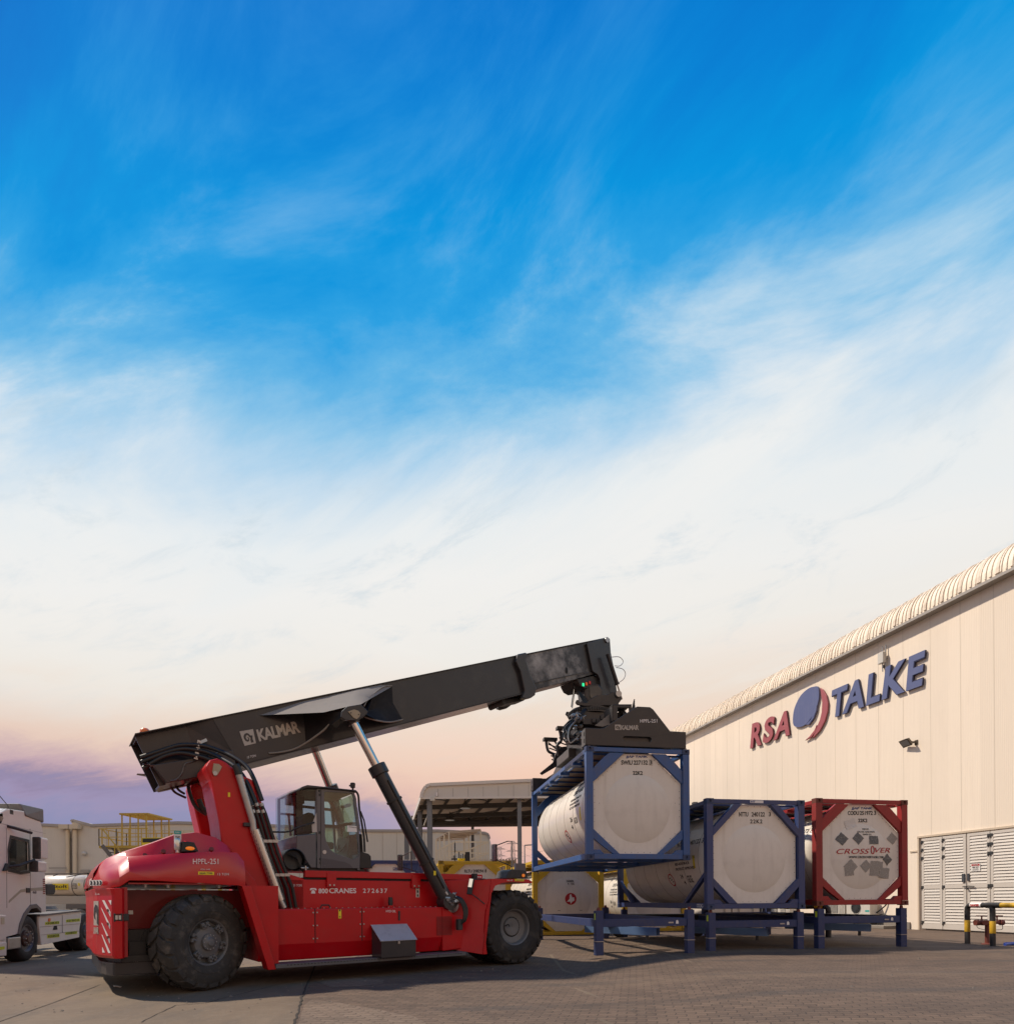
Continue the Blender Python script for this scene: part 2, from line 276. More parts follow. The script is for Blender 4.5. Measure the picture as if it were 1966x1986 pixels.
# ------------------------------------------------------------------ mesh builder
def rotm(d):
    d = Vector(d).normalized(); return d.to_track_quat('Z', 'Y').to_matrix()
class MB:
    def __init__(s): s.v = []; s.f = []
    def add(s, vs, fs):
        b = len(s.v); s.v += [tuple(p) for p in vs]; s.f += [tuple(i+b for i in f) for f in fs]; return s
    def box(s, x0, x1, y0, y1, z0, z1):
        x0, x1 = min(x0, x1), max(x0, x1); y0, y1 = min(y0, y1), max(y0, y1); z0, z1 = min(z0, z1), max(z0, z1)
        return s.add([(x0, y0, z0), (x1, y0, z0), (x1, y1, z0), (x0, y1, z0), (x0, y0, z1), (x1, y0, z1), (x1, y1, z1), (x0, y1, z1)],
                     [(0, 3, 2, 1), (4, 5, 6, 7), (0, 1, 5, 4), (1, 2, 6, 5), (2, 3, 7, 6), (3, 0, 4, 7)])
    def hexa(s, b, t):     # two quads
        return s.add(list(b)+list(t), [(0, 3, 2, 1), (4, 5, 6, 7), (0, 1, 5, 4), (1, 2, 6, 5), (2, 3, 7, 6), (3, 0, 4, 7)])
    def beam(s, p, q, w, h=None, up=(0, 0, 1)):
        h = h or w; p = Vector(p); q = Vector(q); d = (q-p).normalized(); u = Vector(up)
        if abs(d.dot(u)) > .98: u = Vector((0, 1, 0))
        a = d.cross(u).normalized()*w/2; b = a.cross(d).normalized()*h/2
        return s.hexa([p-a-b, p+a-b, p+a+b, p-a+b], [q-a-b, q+a-b, q+a+b, q-a+b])
    def cyl(s, p, q, r, r2=None, n=20, cap=True):
        r2 = r if r2 is None else r2; p = Vector(p); q = Vector(q); R = rotm(q-p); vs = []
        for i in range(n):
            a = 2*PI*i/n; e = R @ Vector((math.cos(a), math.sin(a), 0)); vs += [p+e*r, q+e*r2]
        fs = [(2*i, 2*((i+1) % n), 2*((i+1) % n)+1, 2*i+1) for i in range(n)]
        if cap: fs += [tuple(2*i for i in reversed(range(n))), tuple(2*i+1 for i in range(n))]
        return s.add(vs, fs)
    def tube(s, pts, r, n=8, smooth=0):
        P = [Vector(p) for p in pts]
        if smooth:
            Q = []
            for i in range(len(P)-1):
                p0 = P[max(i-1, 0)]; p1 = P[i]; p2 = P[i+1]; p3 = P[min(i+2, len(P)-1)]
                for k in range(smooth):
                    t = k/smooth; Q.append(.5*((2*p1)+(-p0+p2)*t+(2*p0-5*p1+4*p2-p3)*t*t+(-p0+3*p1-3*p2+p3)*t**3))
            Q.append(P[-1]); P = Q
        vs = []; ref = None
        for i, p in enumerate(P):
            d = (P[min(i+1, len(P)-1)]-P[max(i-1, 0)]).normalized()
            if ref is None: ref = d.orthogonal().normalized()
            ref = (ref-d*ref.dot(d))
            ref = ref.normalized() if ref.length > 1e-5 else d.orthogonal().normalized()
            b = d.cross(ref)
            for k in range(n):
                a = 2*PI*k/n; vs.append(p+(ref*math.cos(a)+b*math.sin(a))*r)
        m = len(P); fs = [(i*n+k, i*n+(k+1) % n, (i+1)*n+(k+1) % n, (i+1)*n+k) for i in range(m-1) for k in range(n)]
        fs += [tuple(reversed(range(n))), tuple((m-1)*n+k for k in range(n))]
        return s.add(vs, fs)
    def prism(s, poly, a0, a1, fn, holes=()):
        loops = [list(poly)]+[list(h) for h in holes]
        tri = tessellate_polygon([[Vector((p[0], p[1], 0)) for p in l] for l in loops])
        flat = [p for l in loops for p in l]; n = len(flat)
        vs = [fn(p[0], p[1], a0) for p in flat]+[fn(p[0], p[1], a1) for p in flat]
        fs = []
        def ar(t): a, b, c = (flat[i] for i in t); return (b[0]-a[0])*(c[1]-a[1])-(b[1]-a[1])*(c[0]-a[0])
        for t in tri:
            if abs(ar(t)) < 1e-12: continue
            if ar(t) < 0: t = t[::-1]
            fs += [tuple(t), tuple(i+n for i in reversed(t))]
        b = 0
        for l in loops:
            m = len(l)
            for i in range(m): fs.append((b+i, b+(i+1) % m, b+(i+1) % m+n, b+i+n))
            b += m
        return s.add(vs, fs)
    def xz(s, poly, y0, y1, holes=()): return s.prism(poly, y0, y1, lambda a, b, c: (a, c, b), holes)
    def xy(s, poly, z0, z1, holes=()): return s.prism(poly, z0, z1, lambda a, b, c: (a, b, c), holes)
    def yz(s, poly, x0, x1, holes=()): return s.prism(poly, x0, x1, lambda a, b, c: (c, a, b), holes)
    def lathe(s, prof, c=(0, 0, 0), axis='y', n=48, closed=False):
        vs = []; m = len(prof)
        for i in range(n):
            a = 2*PI*i/n; ca, sa = math.cos(a), math.sin(a)
            for r, t in prof:
                if axis == 'y': vs.append((c[0]+r*ca, c[1]+t, c[2]+r*sa))
                elif axis == 'z': vs.append((c[0]+r*ca, c[1]+r*sa, c[2]+t))
                else: vs.append((c[0]+t, c[1]+r*ca, c[2]+r*sa))
        fs = []
        for i in range(n):
            j = (i+1) % n
            for k in range(m if closed else m-1):
                l = (k+1) % m; fs.append((i*m+k, i*m+l, j*m+l, j*m+k))
        return s.add(vs, fs)
    def ball(s, c, r, n=16, sz=1.0):
        return s.lathe([(max(1e-4, r*math.sin(PI*k/8)), -r*sz*math.cos(PI*k/8)) for k in range(9)], c, 'z', n)
    def grid(s, rows):
        n = len(rows[0]); b = [p for r in rows for p in r]
        return s.add(b, [(i*n+k, i*n+k+1, (i+1)*n+k+1, (i+1)*n+k) for i in range(len(rows)-1) for k in range(n-1)])
    def xf(s, M): s.v = [tuple(M @ Vector(p)) for p in s.v]; return s
    def warp(s, fn): s.v = [tuple(fn(*p)) for p in s.v]; return s
    def build(s, name, m, parent=None, bev=0, smooth=False, ang=35, sub=0, fix=True):
        me = bpy.data.meshes.new(name); me.from_pydata(s.v, [], s.f); me.materials.append(m)
        if fix:
            import bmesh
            bm = bmesh.new(); bm.from_mesh(me); bmesh.ops.recalc_face_normals(bm, faces=bm.faces); bm.to_mesh(me); bm.free()
        if smooth or sub:
            me.shade_smooth()
            if not sub: me.set_sharp_from_angle(angle=math.radians(ang))
        o = bpy.data.objects.new(name, me); col.objects.link(o)
        if parent: o.parent = parent
        if bev:
            b = o.modifiers.new('bevel', 'BEVEL'); b.width = bev; b.segments = 2; b.limit_method = 'ANGLE'; b.angle_limit = math.radians(40)
        if sub:
            b = o.modifiers.new('subdivision', 'SUBSURF'); b.levels = sub; b.render_levels = sub
        return o
def tag(o, label=None, cat=None, group=None, kind=None):
    if label: o['label'] = label
    if cat: o['category'] = cat
    if group: o['group'] = group
    if kind: o['kind'] = kind
    return o
def thing(name, label, cat, frame=None, group=None, M=None):
    o = bpy.data.objects.new(name, None); col.objects.link(o); o.empty_display_size = .3
    o.matrix_world = M if M is not None else frame.mat()
    return tag(o, label, cat, group)
# ------------------------------------------------------------------ lettering
_tc = {}
def glyphs(s, bold=0.0, shear=0.0, sp=1.0):
    k = (s, bold, shear, sp)
    if k not in _tc:
        c = bpy.data.curves.new('t', 'FONT'); c.body = s; c.size = 1; c.offset = bold; c.shear = shear; c.space_character = sp; c.resolution_u = 4
        o = bpy.data.objects.new('t', c); col.objects.link(o); dg = bpy.context.evaluated_depsgraph_get(); me = bpy.data.meshes.new_from_object(o.evaluated_get(dg))
        vs = [tuple(v.co) for v in me.vertices]; fs = [tuple(p.vertices) for p in me.polygons]
        bpy.data.objects.remove(o); bpy.data.curves.remove(c); bpy.data.meshes.remove(me)
        xs = [v[0] for v in vs]; ys = [v[1] for v in vs]; x0, x1, y0, y1 = min(xs), max(xs), min(ys), max(ys)
        _tc[k] = ([((v[0]-x0)/(x1-x0), (v[1]-y0)/(y1-y0)) for v in vs], fs)
    return _tc[k]
def solid2d(b, pts, fs, fn, th):
    """2-D faces -> thin solid through fn(a,b,depth)"""
    n = len(pts); vs = [fn(p[0], p[1], 0.0) for p in pts]+[fn(p[0], p[1], th) for p in pts]
    ed = {}
    for f in fs:
        for i in range(len(f)):
            e = (f[i], f[(i+1) % len(f)])
            if (e[1], e[0]) in ed: del ed[(e[1], e[0])]
            else: ed[e] = 1
    F2 = [tuple(f) for f in fs]+[tuple(i+n for i in reversed(f)) for f in fs]+[(e[0], e[1], e[1]+n, e[0]+n) for e in ed]
    b.add(vs, F2); return b
def txt(b, s, q, y=0.0, th=.004, bold=0.0, shear=0.0, sp=1.0):
    """text filling the quad q = (bl, br, tr, tl) of (x,z) points on the plane y"""
    pts, fs = glyphs(s, bold, shear, sp); bl, br, tr, tl = q
    def m(a, c, d):
        x = (1-c)*((1-a)*bl[0]+a*br[0])+c*((1-a)*tl[0]+a*tr[0]); z = (1-c)*((1-a)*bl[1]+a*br[1])+c*((1-a)*tl[1]+a*tr[1])
        return (x, y-d, z)
    return solid2d(b, pts, fs, m, th)
def rq(x0, x1, z0, z1): return ((x0, z0), (x1, z0), (x1, z1), (x0, z1))
def stencil_bars(b, *a): return b
# ================================================================== GROUND
def ground_mats():
    # concrete yard
    m = bpy.data.materials.new('yard_concrete'); m.use_nodes = True; nt = m.node_tree; N = nt.nodes; L = nt.links; b = N['Principled BSDF']; b.inputs['Roughness'].default_value = .82
    tc = N.new('ShaderNodeTexCoord')
    def noi(s, d, r, sc3=(1, 1, 1), rot=0):
        mp = N.new('ShaderNodeMapping'); mp.inputs['Scale'].default_value = sc3; mp.inputs['Rotation'].default_value = (0, 0, rot); L.new(tc.outputs['Object'], mp.inputs[0])
        k = N.new('ShaderNodeTexNoise'); k.inputs['Scale'].default_value = s; k.inputs['Detail'].default_value = d; k.inputs['Roughness'].default_value = r; L.new(mp.outputs[0], k.inputs[0]); return k.outputs['Fac']
    def ramp(f, st):
        r = N.new('ShaderNodeValToRGB'); cr = r.color_ramp
        cr.elements[0].position = st[0][0]; cr.elements[0].color = st[0][1]; cr.elements[1].position = st[1][0]; cr.elements[1].color = st[1][1]
        for p, c in st[2:]: e = cr.elements.new(p); e.color = c
        L.new(f, r.inputs[0]); return r.outputs[0]
    def mix(f, a, c, k=1.0, mode='MIX'):
        q = N.new('ShaderNodeMath'); q.operation = 'MULTIPLY'; q.inputs[1].default_value = k; L.new(f, q.inputs[0])
        x = N.new('ShaderNodeMix'); x.data_type = 'RGBA'; x.blend_type = mode; L.new(q.outputs[0], x.inputs[0])
        for i, v in ((6, a), (7, c)):
            if isinstance(v, tuple): x.inputs[i].default_value = v
            else: L.new(v, x.inputs[i])
        return x.outputs[2]
    g = lambda a, k=1: (a*k, a*k, a*k, 1)
    c = ramp(noi(.55, 6, .6), [(.32, (.128, .088, .056, 1)), (.70, (.205, .148, .095, 1))])
    c = mix(ramp(noi(1.3, 8, .7, (1, .35, 1), .5), [(.48, g(0)), (.72, g(1))]), c, (.085, .068, .054, 1), .75)
    c = mix(ramp(noi(9, 6, .7), [(.5, g(0)), (.8, g(1))]), c, (.28, .23, .18, 1), .35)
    c = mix(ramp(noi(120, 3, .6), [(.4, g(0)), (.8, g(1))]), c, (.08, .065, .05, 1), .5)
    L.new(c, b.inputs['Base Color'])
    bp = N.new('ShaderNodeBump'); bp.inputs['Strength'].default_value = .35; bp.inputs['Distance'].default_value = .006; L.new(noi(70, 5, .7), bp.inputs['Height']); L.new(bp.outputs[0], b.inputs['Normal'])
    # block paving
    m2 = bpy.data.materials.new('block_paving'); m2.use_nodes = True; nt = m2.node_tree; N = nt.nodes; L = nt.links; b = N['Principled BSDF']; b.inputs['Roughness'].default_value = .85
    tc = N.new('ShaderNodeTexCoord')
    # zig-zag interlocking courses: shift the rows by a small triangle wave
    sp = N.new('ShaderNodeSeparateXYZ'); rt = N.new('ShaderNodeMapping'); rt.inputs['Rotation'].default_value = (0, 0, math.radians(12)); L.new(tc.outputs['Object'], rt.inputs[0]); L.new(rt.outputs[0], sp.inputs[0])
    def mth(op, a, c2=None):
        x = N.new('ShaderNodeMath'); x.operation = op
        for i, v in enumerate((a, c2)):
            if v is None: continue
            if isinstance(v, (int, float)): x.inputs[i].default_value = v
            else: L.new(v, x.inputs[i])
        return x.outputs[0]
    zx = mth('PINGPONG', mth('ADD', sp.outputs[0], 500.0), .0565); zy = mth('PINGPONG', mth('ADD', sp.outputs[1], 500.0), .0565)
    cb = N.new('ShaderNodeCombineXYZ'); L.new(mth('ADD', sp.outputs[0], mth('MULTIPLY', zy, .32)), cb.inputs[0]); L.new(mth('ADD', sp.outputs[1], mth('MULTIPLY', zx, .32)), cb.inputs[1])
    br = N.new('ShaderNodeTexBrick'); br.offset = .5; br.inputs['Scale'].default_value = 1.0; br.inputs['Brick Width'].default_value = .225; br.inputs['Row Height'].default_value = .1125
    br.inputs['Mortar Size'].default_value = .006; br.inputs['Mortar Smooth'].default_value = .35; br.inputs['Bias'].default_value = 0
    br.inputs['Color1'].default_value = (.150, .098, .066, 1); br.inputs['Color2'].default_value = (.098, .064, .044, 1); br.inputs['Mortar'].default_value = (.026, .018, .013, 1)
    L.new(cb.outputs[0], br.inputs[0])
    c = mix(ramp(noi(.28, 6, .62), [(.38, g(0)), (.66, g(1))]), br.outputs['Color'], (.155, .108, .076, 1), .30)
    c = mix(ramp(noi(2.6, 5, .75, (1.6, .5, 1)), [(.56, g(0)), (.66, g(1))]), c, (.050, .034, .024, 1), .45)
    c = mix(ramp(noi(.9, 8, .7, (.25, 1.3, 1), .1), [(.50, g(0)), (.70, g(1))]), c, (.056, .040, .030, 1), .60)
    c = mix(ramp(noi(14, 6, .7), [(.5, g(0)), (.8, g(1))]), c, (.20, .145, .105, 1), .3)
    c = mix(ramp(noi(.5, 3, .5, (.12, 3.0, 1), -.15), [(.55, g(0)), (.75, g(1))]), c, (.24, .165, .105, 1), .28)
    wv = N.new('ShaderNodeTexWave'); wv.wave_type = 'RINGS'; wv.inputs['Scale'].default_value = .16; wv.inputs['Distortion'].default_value = 5; wv.inputs['Detail'].default_value = 1.5; wv.inputs['Detail Scale'].default_value = .35
    mw = N.new('ShaderNodeMapping'); mw.inputs['Location'].default_value = (-9, 3, 0); L.new(tc.outputs['Object'], mw.inputs[0]); L.new(mw.outputs[0], wv.inputs[0])
    c = mix(mth('MULTIPLY', ramp(wv.outputs['Fac'], [(.90, g(0)), (.97, g(1))]), ramp(noi(.6, 4, .6), [(.42, g(0)), (.62, g(1))])), c, (.055, .047, .042, 1), .55)
    L.new(c, b.inputs['Base Color'])
    bp = N.new('ShaderNodeBump'); bp.inputs['Strength'].default_value = .8; bp.inputs['Distance'].default_value = .006; bp.invert = True
    ad = mth('ADD', br.outputs['Fac'], mth('MULTIPLY', noi(60, 4, .7), -.6)); L.new(ad, bp.inputs['Height']); L.new(bp.outputs[0], b.inputs['Normal'])
    return m, m2
CONC, PAVE = ground_mats()
def span(a, b, st):
    n = max(1, int(math.ceil((b-a)/st))); return [a+(b-a)*i/n for i in range(n)]
xs = [-700, -300, -120, -60, -30]+span(-20, 30, .7)+[30, 60, 120, 300, 700]
ys = [-60, -20, -5]+span(0, 24, .6)+[24, 30, 40, 60, 100, 200, 400, 900]
b = MB(); b.grid([[(x, y, gh(x, y)) for x in xs] for y in ys]); g0 = b.build('ground', CONC); tag(g0, kind='structure')
bl0 = gnd(572, 1986); bl1 = gnd(614, 1872)
dx = (bl1[0]-bl0[0])/(bl1[1]-bl0[1])
edge = lambda y: bl0[0]+(y-bl0[1])*dx
ys2 = span(0, 20, .5)+span(20, 60, 2)+[60]
b = MB(); rows = []
for y in ys2:
    e = edge(min(y, 12)); rows.append([(e+(60-e)*(k/70)**1.25, y, gh(e+(60-e)*(k/70)**1.25, y)+.004) for k in range(71)])
b.grid(rows); tag(b.build('pavement', PAVE), kind='structure')
# paler blocks beside the concrete edge
PAL = PAVE.copy(); PAL.name = 'paler_block_paving'; br_n = [n_ for n_ in PAL.node_tree.nodes if n_.type == 'TEX_BRICK'][0]; br_n.inputs['Color1'].default_value = (.205, .145, .102, 1); br_n.inputs['Color2'].default_value = (.165, .115, .080, 1)
for P_ in (((574, 2000), (590, 1950), (604, 1941), (640, 1943), (690, 1953), (738, 1960), (770, 1968), (800, 1972), (825, 1985), (830, 2000)), ((612, 1904), (640, 1901), (700, 1899), (745, 1902), (742, 1909), (700, 1914), (640, 1916))):
    b = MB(); Q_ = [gnd(*p) for p in P_]; b.xy(Q_, .0075, .008); b.warp(lambda x, y, z: (x, y, z+gh(x, y))); tag(b.build('pavement', PAL), kind='structure')
JNT = mat('joint_filler', (.035, .028, .022), .9)
def crack(pts, w, name='ground_joint', wob=.0, z=.004):
    P = [gnd(*p) for p in pts]; Q = []
    for i in range(len(P)-1):
        for k in range(8):
            t = k/8; Q.append((P[i][0]+(P[i+1][0]-P[i][0])*t+random.uniform(-wob, wob), P[i][1]+(P[i+1][1]-P[i][1])*t+random.uniform(-wob, wob)))
    Q.append(P[-1]); b = MB(); rows = []
    for i, q in enumerate(Q):
        a = Q[max(i-1, 0)]; c = Q[min(i+1, len(Q)-1)]; d = Vector((c[0]-a[0], c[1]-a[1])).normalized(); nn = Vector((-d.y, d.x))*w*random.uniform(.5, 1.2)/2
        rows.append([(q[0]-nn.x, q[1]-nn.y, gh(*q)+z), (q[0]+nn.x, q[1]+nn.y, gh(*q)+z)])
    b.grid(rows); tag(b.build(name, JNT), kind='structure')
crack([(-60, 2003), (100, 1947), (238, 1894), (330, 1862)], .022)
crack([(272, 1984), (340, 1951), (400, 1946), (440, 1935), (470, 1928), (560, 1905)], .016, wob=.012)
crack([(568, 1990), (578, 1965), (585, 1935), (596, 1910), (612, 1873)], .03, wob=.012, z=.009)
# ================================================================== CREAM WAREHOUSE (right)
W0 = gnd(1785, 1804, GR); WH = Frame(W0[0], W0[1], math.atan2(-.970, .2425), GR)
wh = thing('warehouse', 'cream clad warehouse with curved ribbed eaves behind the white tank containers', 'warehouse', WH)
EZ = 12.0-GR
XL, XR = -17.69, 7.0
b = MB()
b.xz([(XL, 0), (0, 0), (0, 3.50), (4.6, 3.46), (4.6, 0), (XR, 0), (XR, EZ+.35), (XL, EZ+.35)], 0, .25)
b.box(XL, XL+.2, .25, 26, 0, EZ+.6)
b.build('wall', WALL, wh)
b = MB()
for i in range(22):
    x = -9.98-1.165*6+1.163*i
    if XL+.2 < x < XR: b.box(x-.007, x+.007, -.003, .02, 3.52 if 0 < x < 4.6 else .3, EZ)
b.build('panel_joint', mat('panel_joint', (.58, .50, .40), .6), wh)
b = MB(); b.xz([(-10.4, .25), (0, .25), (0, 3.28), (-.32, 3.28)], -.012, .0)
b = MB()
b.box(-10.5, -.42, -.06, -.001, 0, .28); b.build('plinth', KERB, wh, bev=.01)
# flashing over and beside the doors
b = MB(); b.box(-.07, 4.7, -.06, .0, 3.50, 3.57); b.box(-.42, -.07, -.03, .0, 2.98, 3.04); b.box(-.07, -.01, -.05, 0, 0, 3.5); b.build('flashing', mat('cream_flashing', (.55, .45, .34), .5), wh)
RX0 = -19.6
b = MB(); R_ = 1.12
prof = [(-.30, EZ)]+[(R_-.30-R_*math.cos(a), EZ+.06+R_*math.sin(a)) for a in [PI/2*k/12 for k in range(13)]]+[(14, EZ+2.1), (26, EZ+1.2), (26, EZ+.9), (14, EZ+1.8), (.95, EZ+.9), (-.1, EZ)]
b.yz(prof, RX0, XR); rf = b.build('roof', ROOF, wh, smooth=True, ang=25)
b = MB(); x = RX0+.1; k = 0
while x < XR:
    w = .045 if k % 4 else .075
    for a0, a1 in [(PI/2*q/9, PI/2*(q+1)/9) for q in range(9)]:
        P = lambda a, r: (R_-.30-r*math.cos(a), EZ+.06+r*math.sin(a))
        (y0, z0), (y1, z1) = P(a0, R_+.002), P(a1, R_+.002); (y2, z2), (y3, z3) = P(a1, R_+.035), P(a0, R_+.035)
        b.hexa([(x-w/2, y0, z0), (x-w/2, y1, z1), (x-w/2, y2, z2), (x-w/2, y3, z3)], [(x+w/2, y0, z0), (x+w/2, y1, z1), (x+w/2, y2, z2), (x+w/2, y3, z3)])
    x += .17; k += 1
b.build('roof_rib', ROOF, rf)
b = MB(); x = RX0+.35
while x < XR:
    for a0, a1 in [(PI/2*q/9, PI/2*(q+1)/9) for q in range(9)]:
        P = lambda a, r: (R_-.30-r*math.cos(a), EZ+.06+r*math.sin(a))
        (y0, z0), (y1, z1) = P(a0, R_+.003), P(a1, R_+.003); (y2, z2), (y3, z3) = P(a1, R_+.045), P(a0, R_+.045)
        b.hexa([(x-.05, y0, z0), (x-.05, y1, z1), (x-.05, y2, z2), (x-.05, y3, z3)], [(x+.05, y0, z0), (x+.05, y1, z1), (x+.05, y2, z2), (x+.05, y3, z3)])
    x += .66
b.build('weathered_lap', ROOFD, rf)['kind'] = 'stuff'
b = MB(); b.box(RX0, XR, -.34, -.0, EZ-.10, EZ-.001); b.build('eave_trim', TRIM, rf)
# louvred doors
def louvre(x0, x1, hinge):
    z0, z1 = .06, 3.46; fr = MB(); w = .10
    fr.xz([(x0, z0), (x1, z0), (x1, z1), (x0, z1)], -.05, .0, holes=[[(x0+w, 1.70), (x1-w, 1.70), (x1-w, z1-w), (x0+w, z1-w)], [(x0+w, z0+w+.1), (x1-w, z0+w+.1), (x1-w, 1.55), (x0+w, 1.55)]])
    d = fr.build('louvre_door', LOUV, wh, bev=.006)
    s = MB()
    for a, c in ((z0+w+.1, 1.55), (1.70, z1-w)):
        n = int((c-a)/.10)
        for i in range(n):
            z = a+(c-a)*(i+.5)/n; s.hexa([(x0+w, -.056, z-.046), (x1-w, -.056, z-.046), (x1-w, -.044, z-.051), (x0+w, -.044, z-.051)], [(x0+w, -.026, z+.045), (x1-w, -.026, z+.045), (x1-w, -.012, z+.043), (x0+w, -.012, z+.043)])
    s.build('slats', LOUV, d)
    bk = MB().box(x0+w, x1-w, -.001, .02, z0+w, z1-w); bk.build('backing', DARK, d)
    for z in (.3, 1.62, 2.72, 3.03, 3.33):
        hb = MB(); xx = x0+.03 if hinge == 0 else x1-.03
        hb.box(xx-.04, xx+.05, -.075, -.051, z-.03, z+.05); hb.box(xx-.045, xx, -.08, -.051, z-.08, z-.03); hb.build('hinge', PBLK, d)
    return d
for x0, x1, h in ((.10, .93, 0), (.95, 1.83, 0), (1.87, 2.66, 1), (2.68, 3.55, 0), (3.57, 4.5, 1)): dd = louvre(x0, x1, h)
b = MB(); b.box(1.70, 1.80, -.09, -.051, 1.76, 2.06); b.box(1.90, 1.96, -.09, -.051, 1.80, 2.06); b.build('lock_box', GREY, wh, bev=.005)
b = MB(); b.tube([(1.74, -.09, 1.60), (1.95, -.10, 1.62), (2.15, -.09, 1.60)], .018); b.tube([(1.88, -.1, 1.62), (1.90, -.1, 1.50), (1.95, -.1, 1.52)], .02); b.build('bolt', PBLK, wh)
sg = thing('danger_sign', 'small white danger keep out notice on the louvred door', 'sign', M=WH.mat() @ Matrix.Translation((2.02, -.06, 2.13)))
MB().box(0, .32, -.004, 0, 0, .27).build('plate', mat('white_plate', (.7, .67, .64), .5), sg)
MB().box(.02, .30, -.008, -.0045, .185, .25).build('header', REDT, sg)
txt(txt(MB(), 'DANGER', rq(.06, .26, .20, .237), -.0085, .003, .03), 'DANGER', rq(.06, .26, .20, .237), -.0085, .003, .03).build('lettering', WHT, sg)
txt(txt(txt(MB(), 'KEEP OUT', rq(.05, .27, .115, .16), -.0045, .003, .04), 'AUTHORIZED', rq(.06, .26, .065, .09), -.0045, .003), 'PERSONNEL ONLY', rq(.05, .27, .03, .052), -.0045, .003).build('lettering', INK, sg)
# ---- big sign
sign = thing('wall_sign', 'large RSA TALKE letters with blue disc and red crescent high on cream warehouse wall', 'sign', WH)
zz = lambda z: z-GR
def letter(ch, m, me, foot, head, bs, tp):
    # foot/head = horizontal extents of the leaning letter, bs/tp = base and cap lines, measured on the wall plane
    q = tuple(WH.p(c4(x, f(x)), -.10) for x, f in ((foot[0], bs), (foot[1], bs), (head[1], tp), (head[0], tp)))
    o = txt(MB(), ch, q, -.10, .014, .03, .0).build('letter', m, sign)
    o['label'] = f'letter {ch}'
    txt(MB(), ch, q, -.03, .069, .045, .0).build('letter_edge', me, o)
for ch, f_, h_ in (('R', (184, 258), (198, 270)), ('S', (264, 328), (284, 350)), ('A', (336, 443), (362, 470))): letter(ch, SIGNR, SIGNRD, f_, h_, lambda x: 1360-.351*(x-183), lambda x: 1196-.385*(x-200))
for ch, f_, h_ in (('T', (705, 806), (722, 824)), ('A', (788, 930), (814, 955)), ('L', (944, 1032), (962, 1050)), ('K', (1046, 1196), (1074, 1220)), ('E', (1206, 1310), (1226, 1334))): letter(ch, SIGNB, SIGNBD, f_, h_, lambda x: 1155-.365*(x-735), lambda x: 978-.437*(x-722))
def smooth2(P, k=5):
    Q = []; n = len(P)
    for i in range(n):
        p0, p1, p2, p3 = [Vector(P[(i+j-1) % n]) for j in range(4)]
        for a in range(k):
            t = a/k; Q.append(tuple(.5*((2*p1)+(-p0+p2)*t+(2*p0-5*p1+4*p2-p3)*t*t+(-p0+3*p1-3*p2+p3)*t**3)))
    return Q
def wpx(*p): return [WH.p(c4(*q), -.10) for q in p]
def ell(cx, cz, a, c, t0, t1, n=28, rot=0):
    o = []
    for i in range(n+1):
        t = math.radians(t0+(t1-t0)*i/n); x = a*math.cos(t); z = c*math.sin(t); o.append((cx+x*math.cos(rot)-z*math.sin(rot), cz+x*math.sin(rot)+z*math.cos(rot)))
    return o
disc = smooth2(wpx((628, 957), (600, 953), (560, 968), (512, 1015), (477, 1085), (464, 1150), (468, 1205), (500, 1219), (545, 1202), (588, 1150), (618, 1090), (634, 1020)))
MB().xz(disc, -.10, -.03).build('disc', SIGNB, sign, bev=.012)
MB().xz(wpx((548, 1203), (582, 1170), (600, 1128), (604, 1105), (622, 1075), (618, 1110), (600, 1160), (568, 1203)), -.115, -.03).build('disc_tail', SIGNB, sign, bev=.008)
cres = wpx((641, 960), (660, 972), (682, 1010), (693, 1060), (690, 1115), (672, 1180), (640, 1240), (592, 1293), (606, 1255), (622, 1215), (640, 1170), (652, 1120), (655, 1060), (648, 1005))
MB().xz(cres, -.10, -.03).build('crescent', SIGNR, sign, bev=.012)
MB().xz(wpx((544, 1306), (575, 1278), (604, 1240), (620, 1205), (612, 1250), (585, 1285)), -.112, -.03).build('crescent_tail', SIGNR, sign, bev=.008)
# ---- floodlight
(fx, fz) = WH.p(c4(1275, 1290))
fl = thing('floodlight', 'bronze rectangular floodlight on a short arm below the blue letters', 'floodlight', M=WH.mat() @ Matrix.Translation((fx, 0, fz-GR)))
bb = MB(); bb.beam((0, -.01, 0), (-.12, -.26, .04), .06); bb.box(-.07, .06, -.03, 0, -.09, .09); bb.build('arm', FLOODG, fl)
T_ = Matrix.Translation((-.26, -.26, .02)) @ Matrix.Rotation(math.radians(-12), 4, 'Z') @ Matrix.Rotation(math.radians(38), 4, 'X') @ Matrix.Scale(.75, 4)
hd = MB(); hd.hexa([(-.34, 0, -.22), (.34, 0, -.22), (.34, 0, .22), (-.34, 0, .22)], [(-.26, .16, -.15), (.26, .16, -.15), (.26, .16, .15), (-.26, .16, .15)]); hd.xf(T_); h_ = hd.build('head', FLOODG, fl, bev=.01)
MB().box(-.26, .26, -.012, -.002, -.15, .15).xf(T_).build('lens', LENS, h_)
st = MB().xz([(fx-.05, fz-GR-.75), (fx+.02, fz-GR-.75), (fx+.03, fz-GR-.1), (fx-.06, fz-GR-.1)], -.004, -.002)
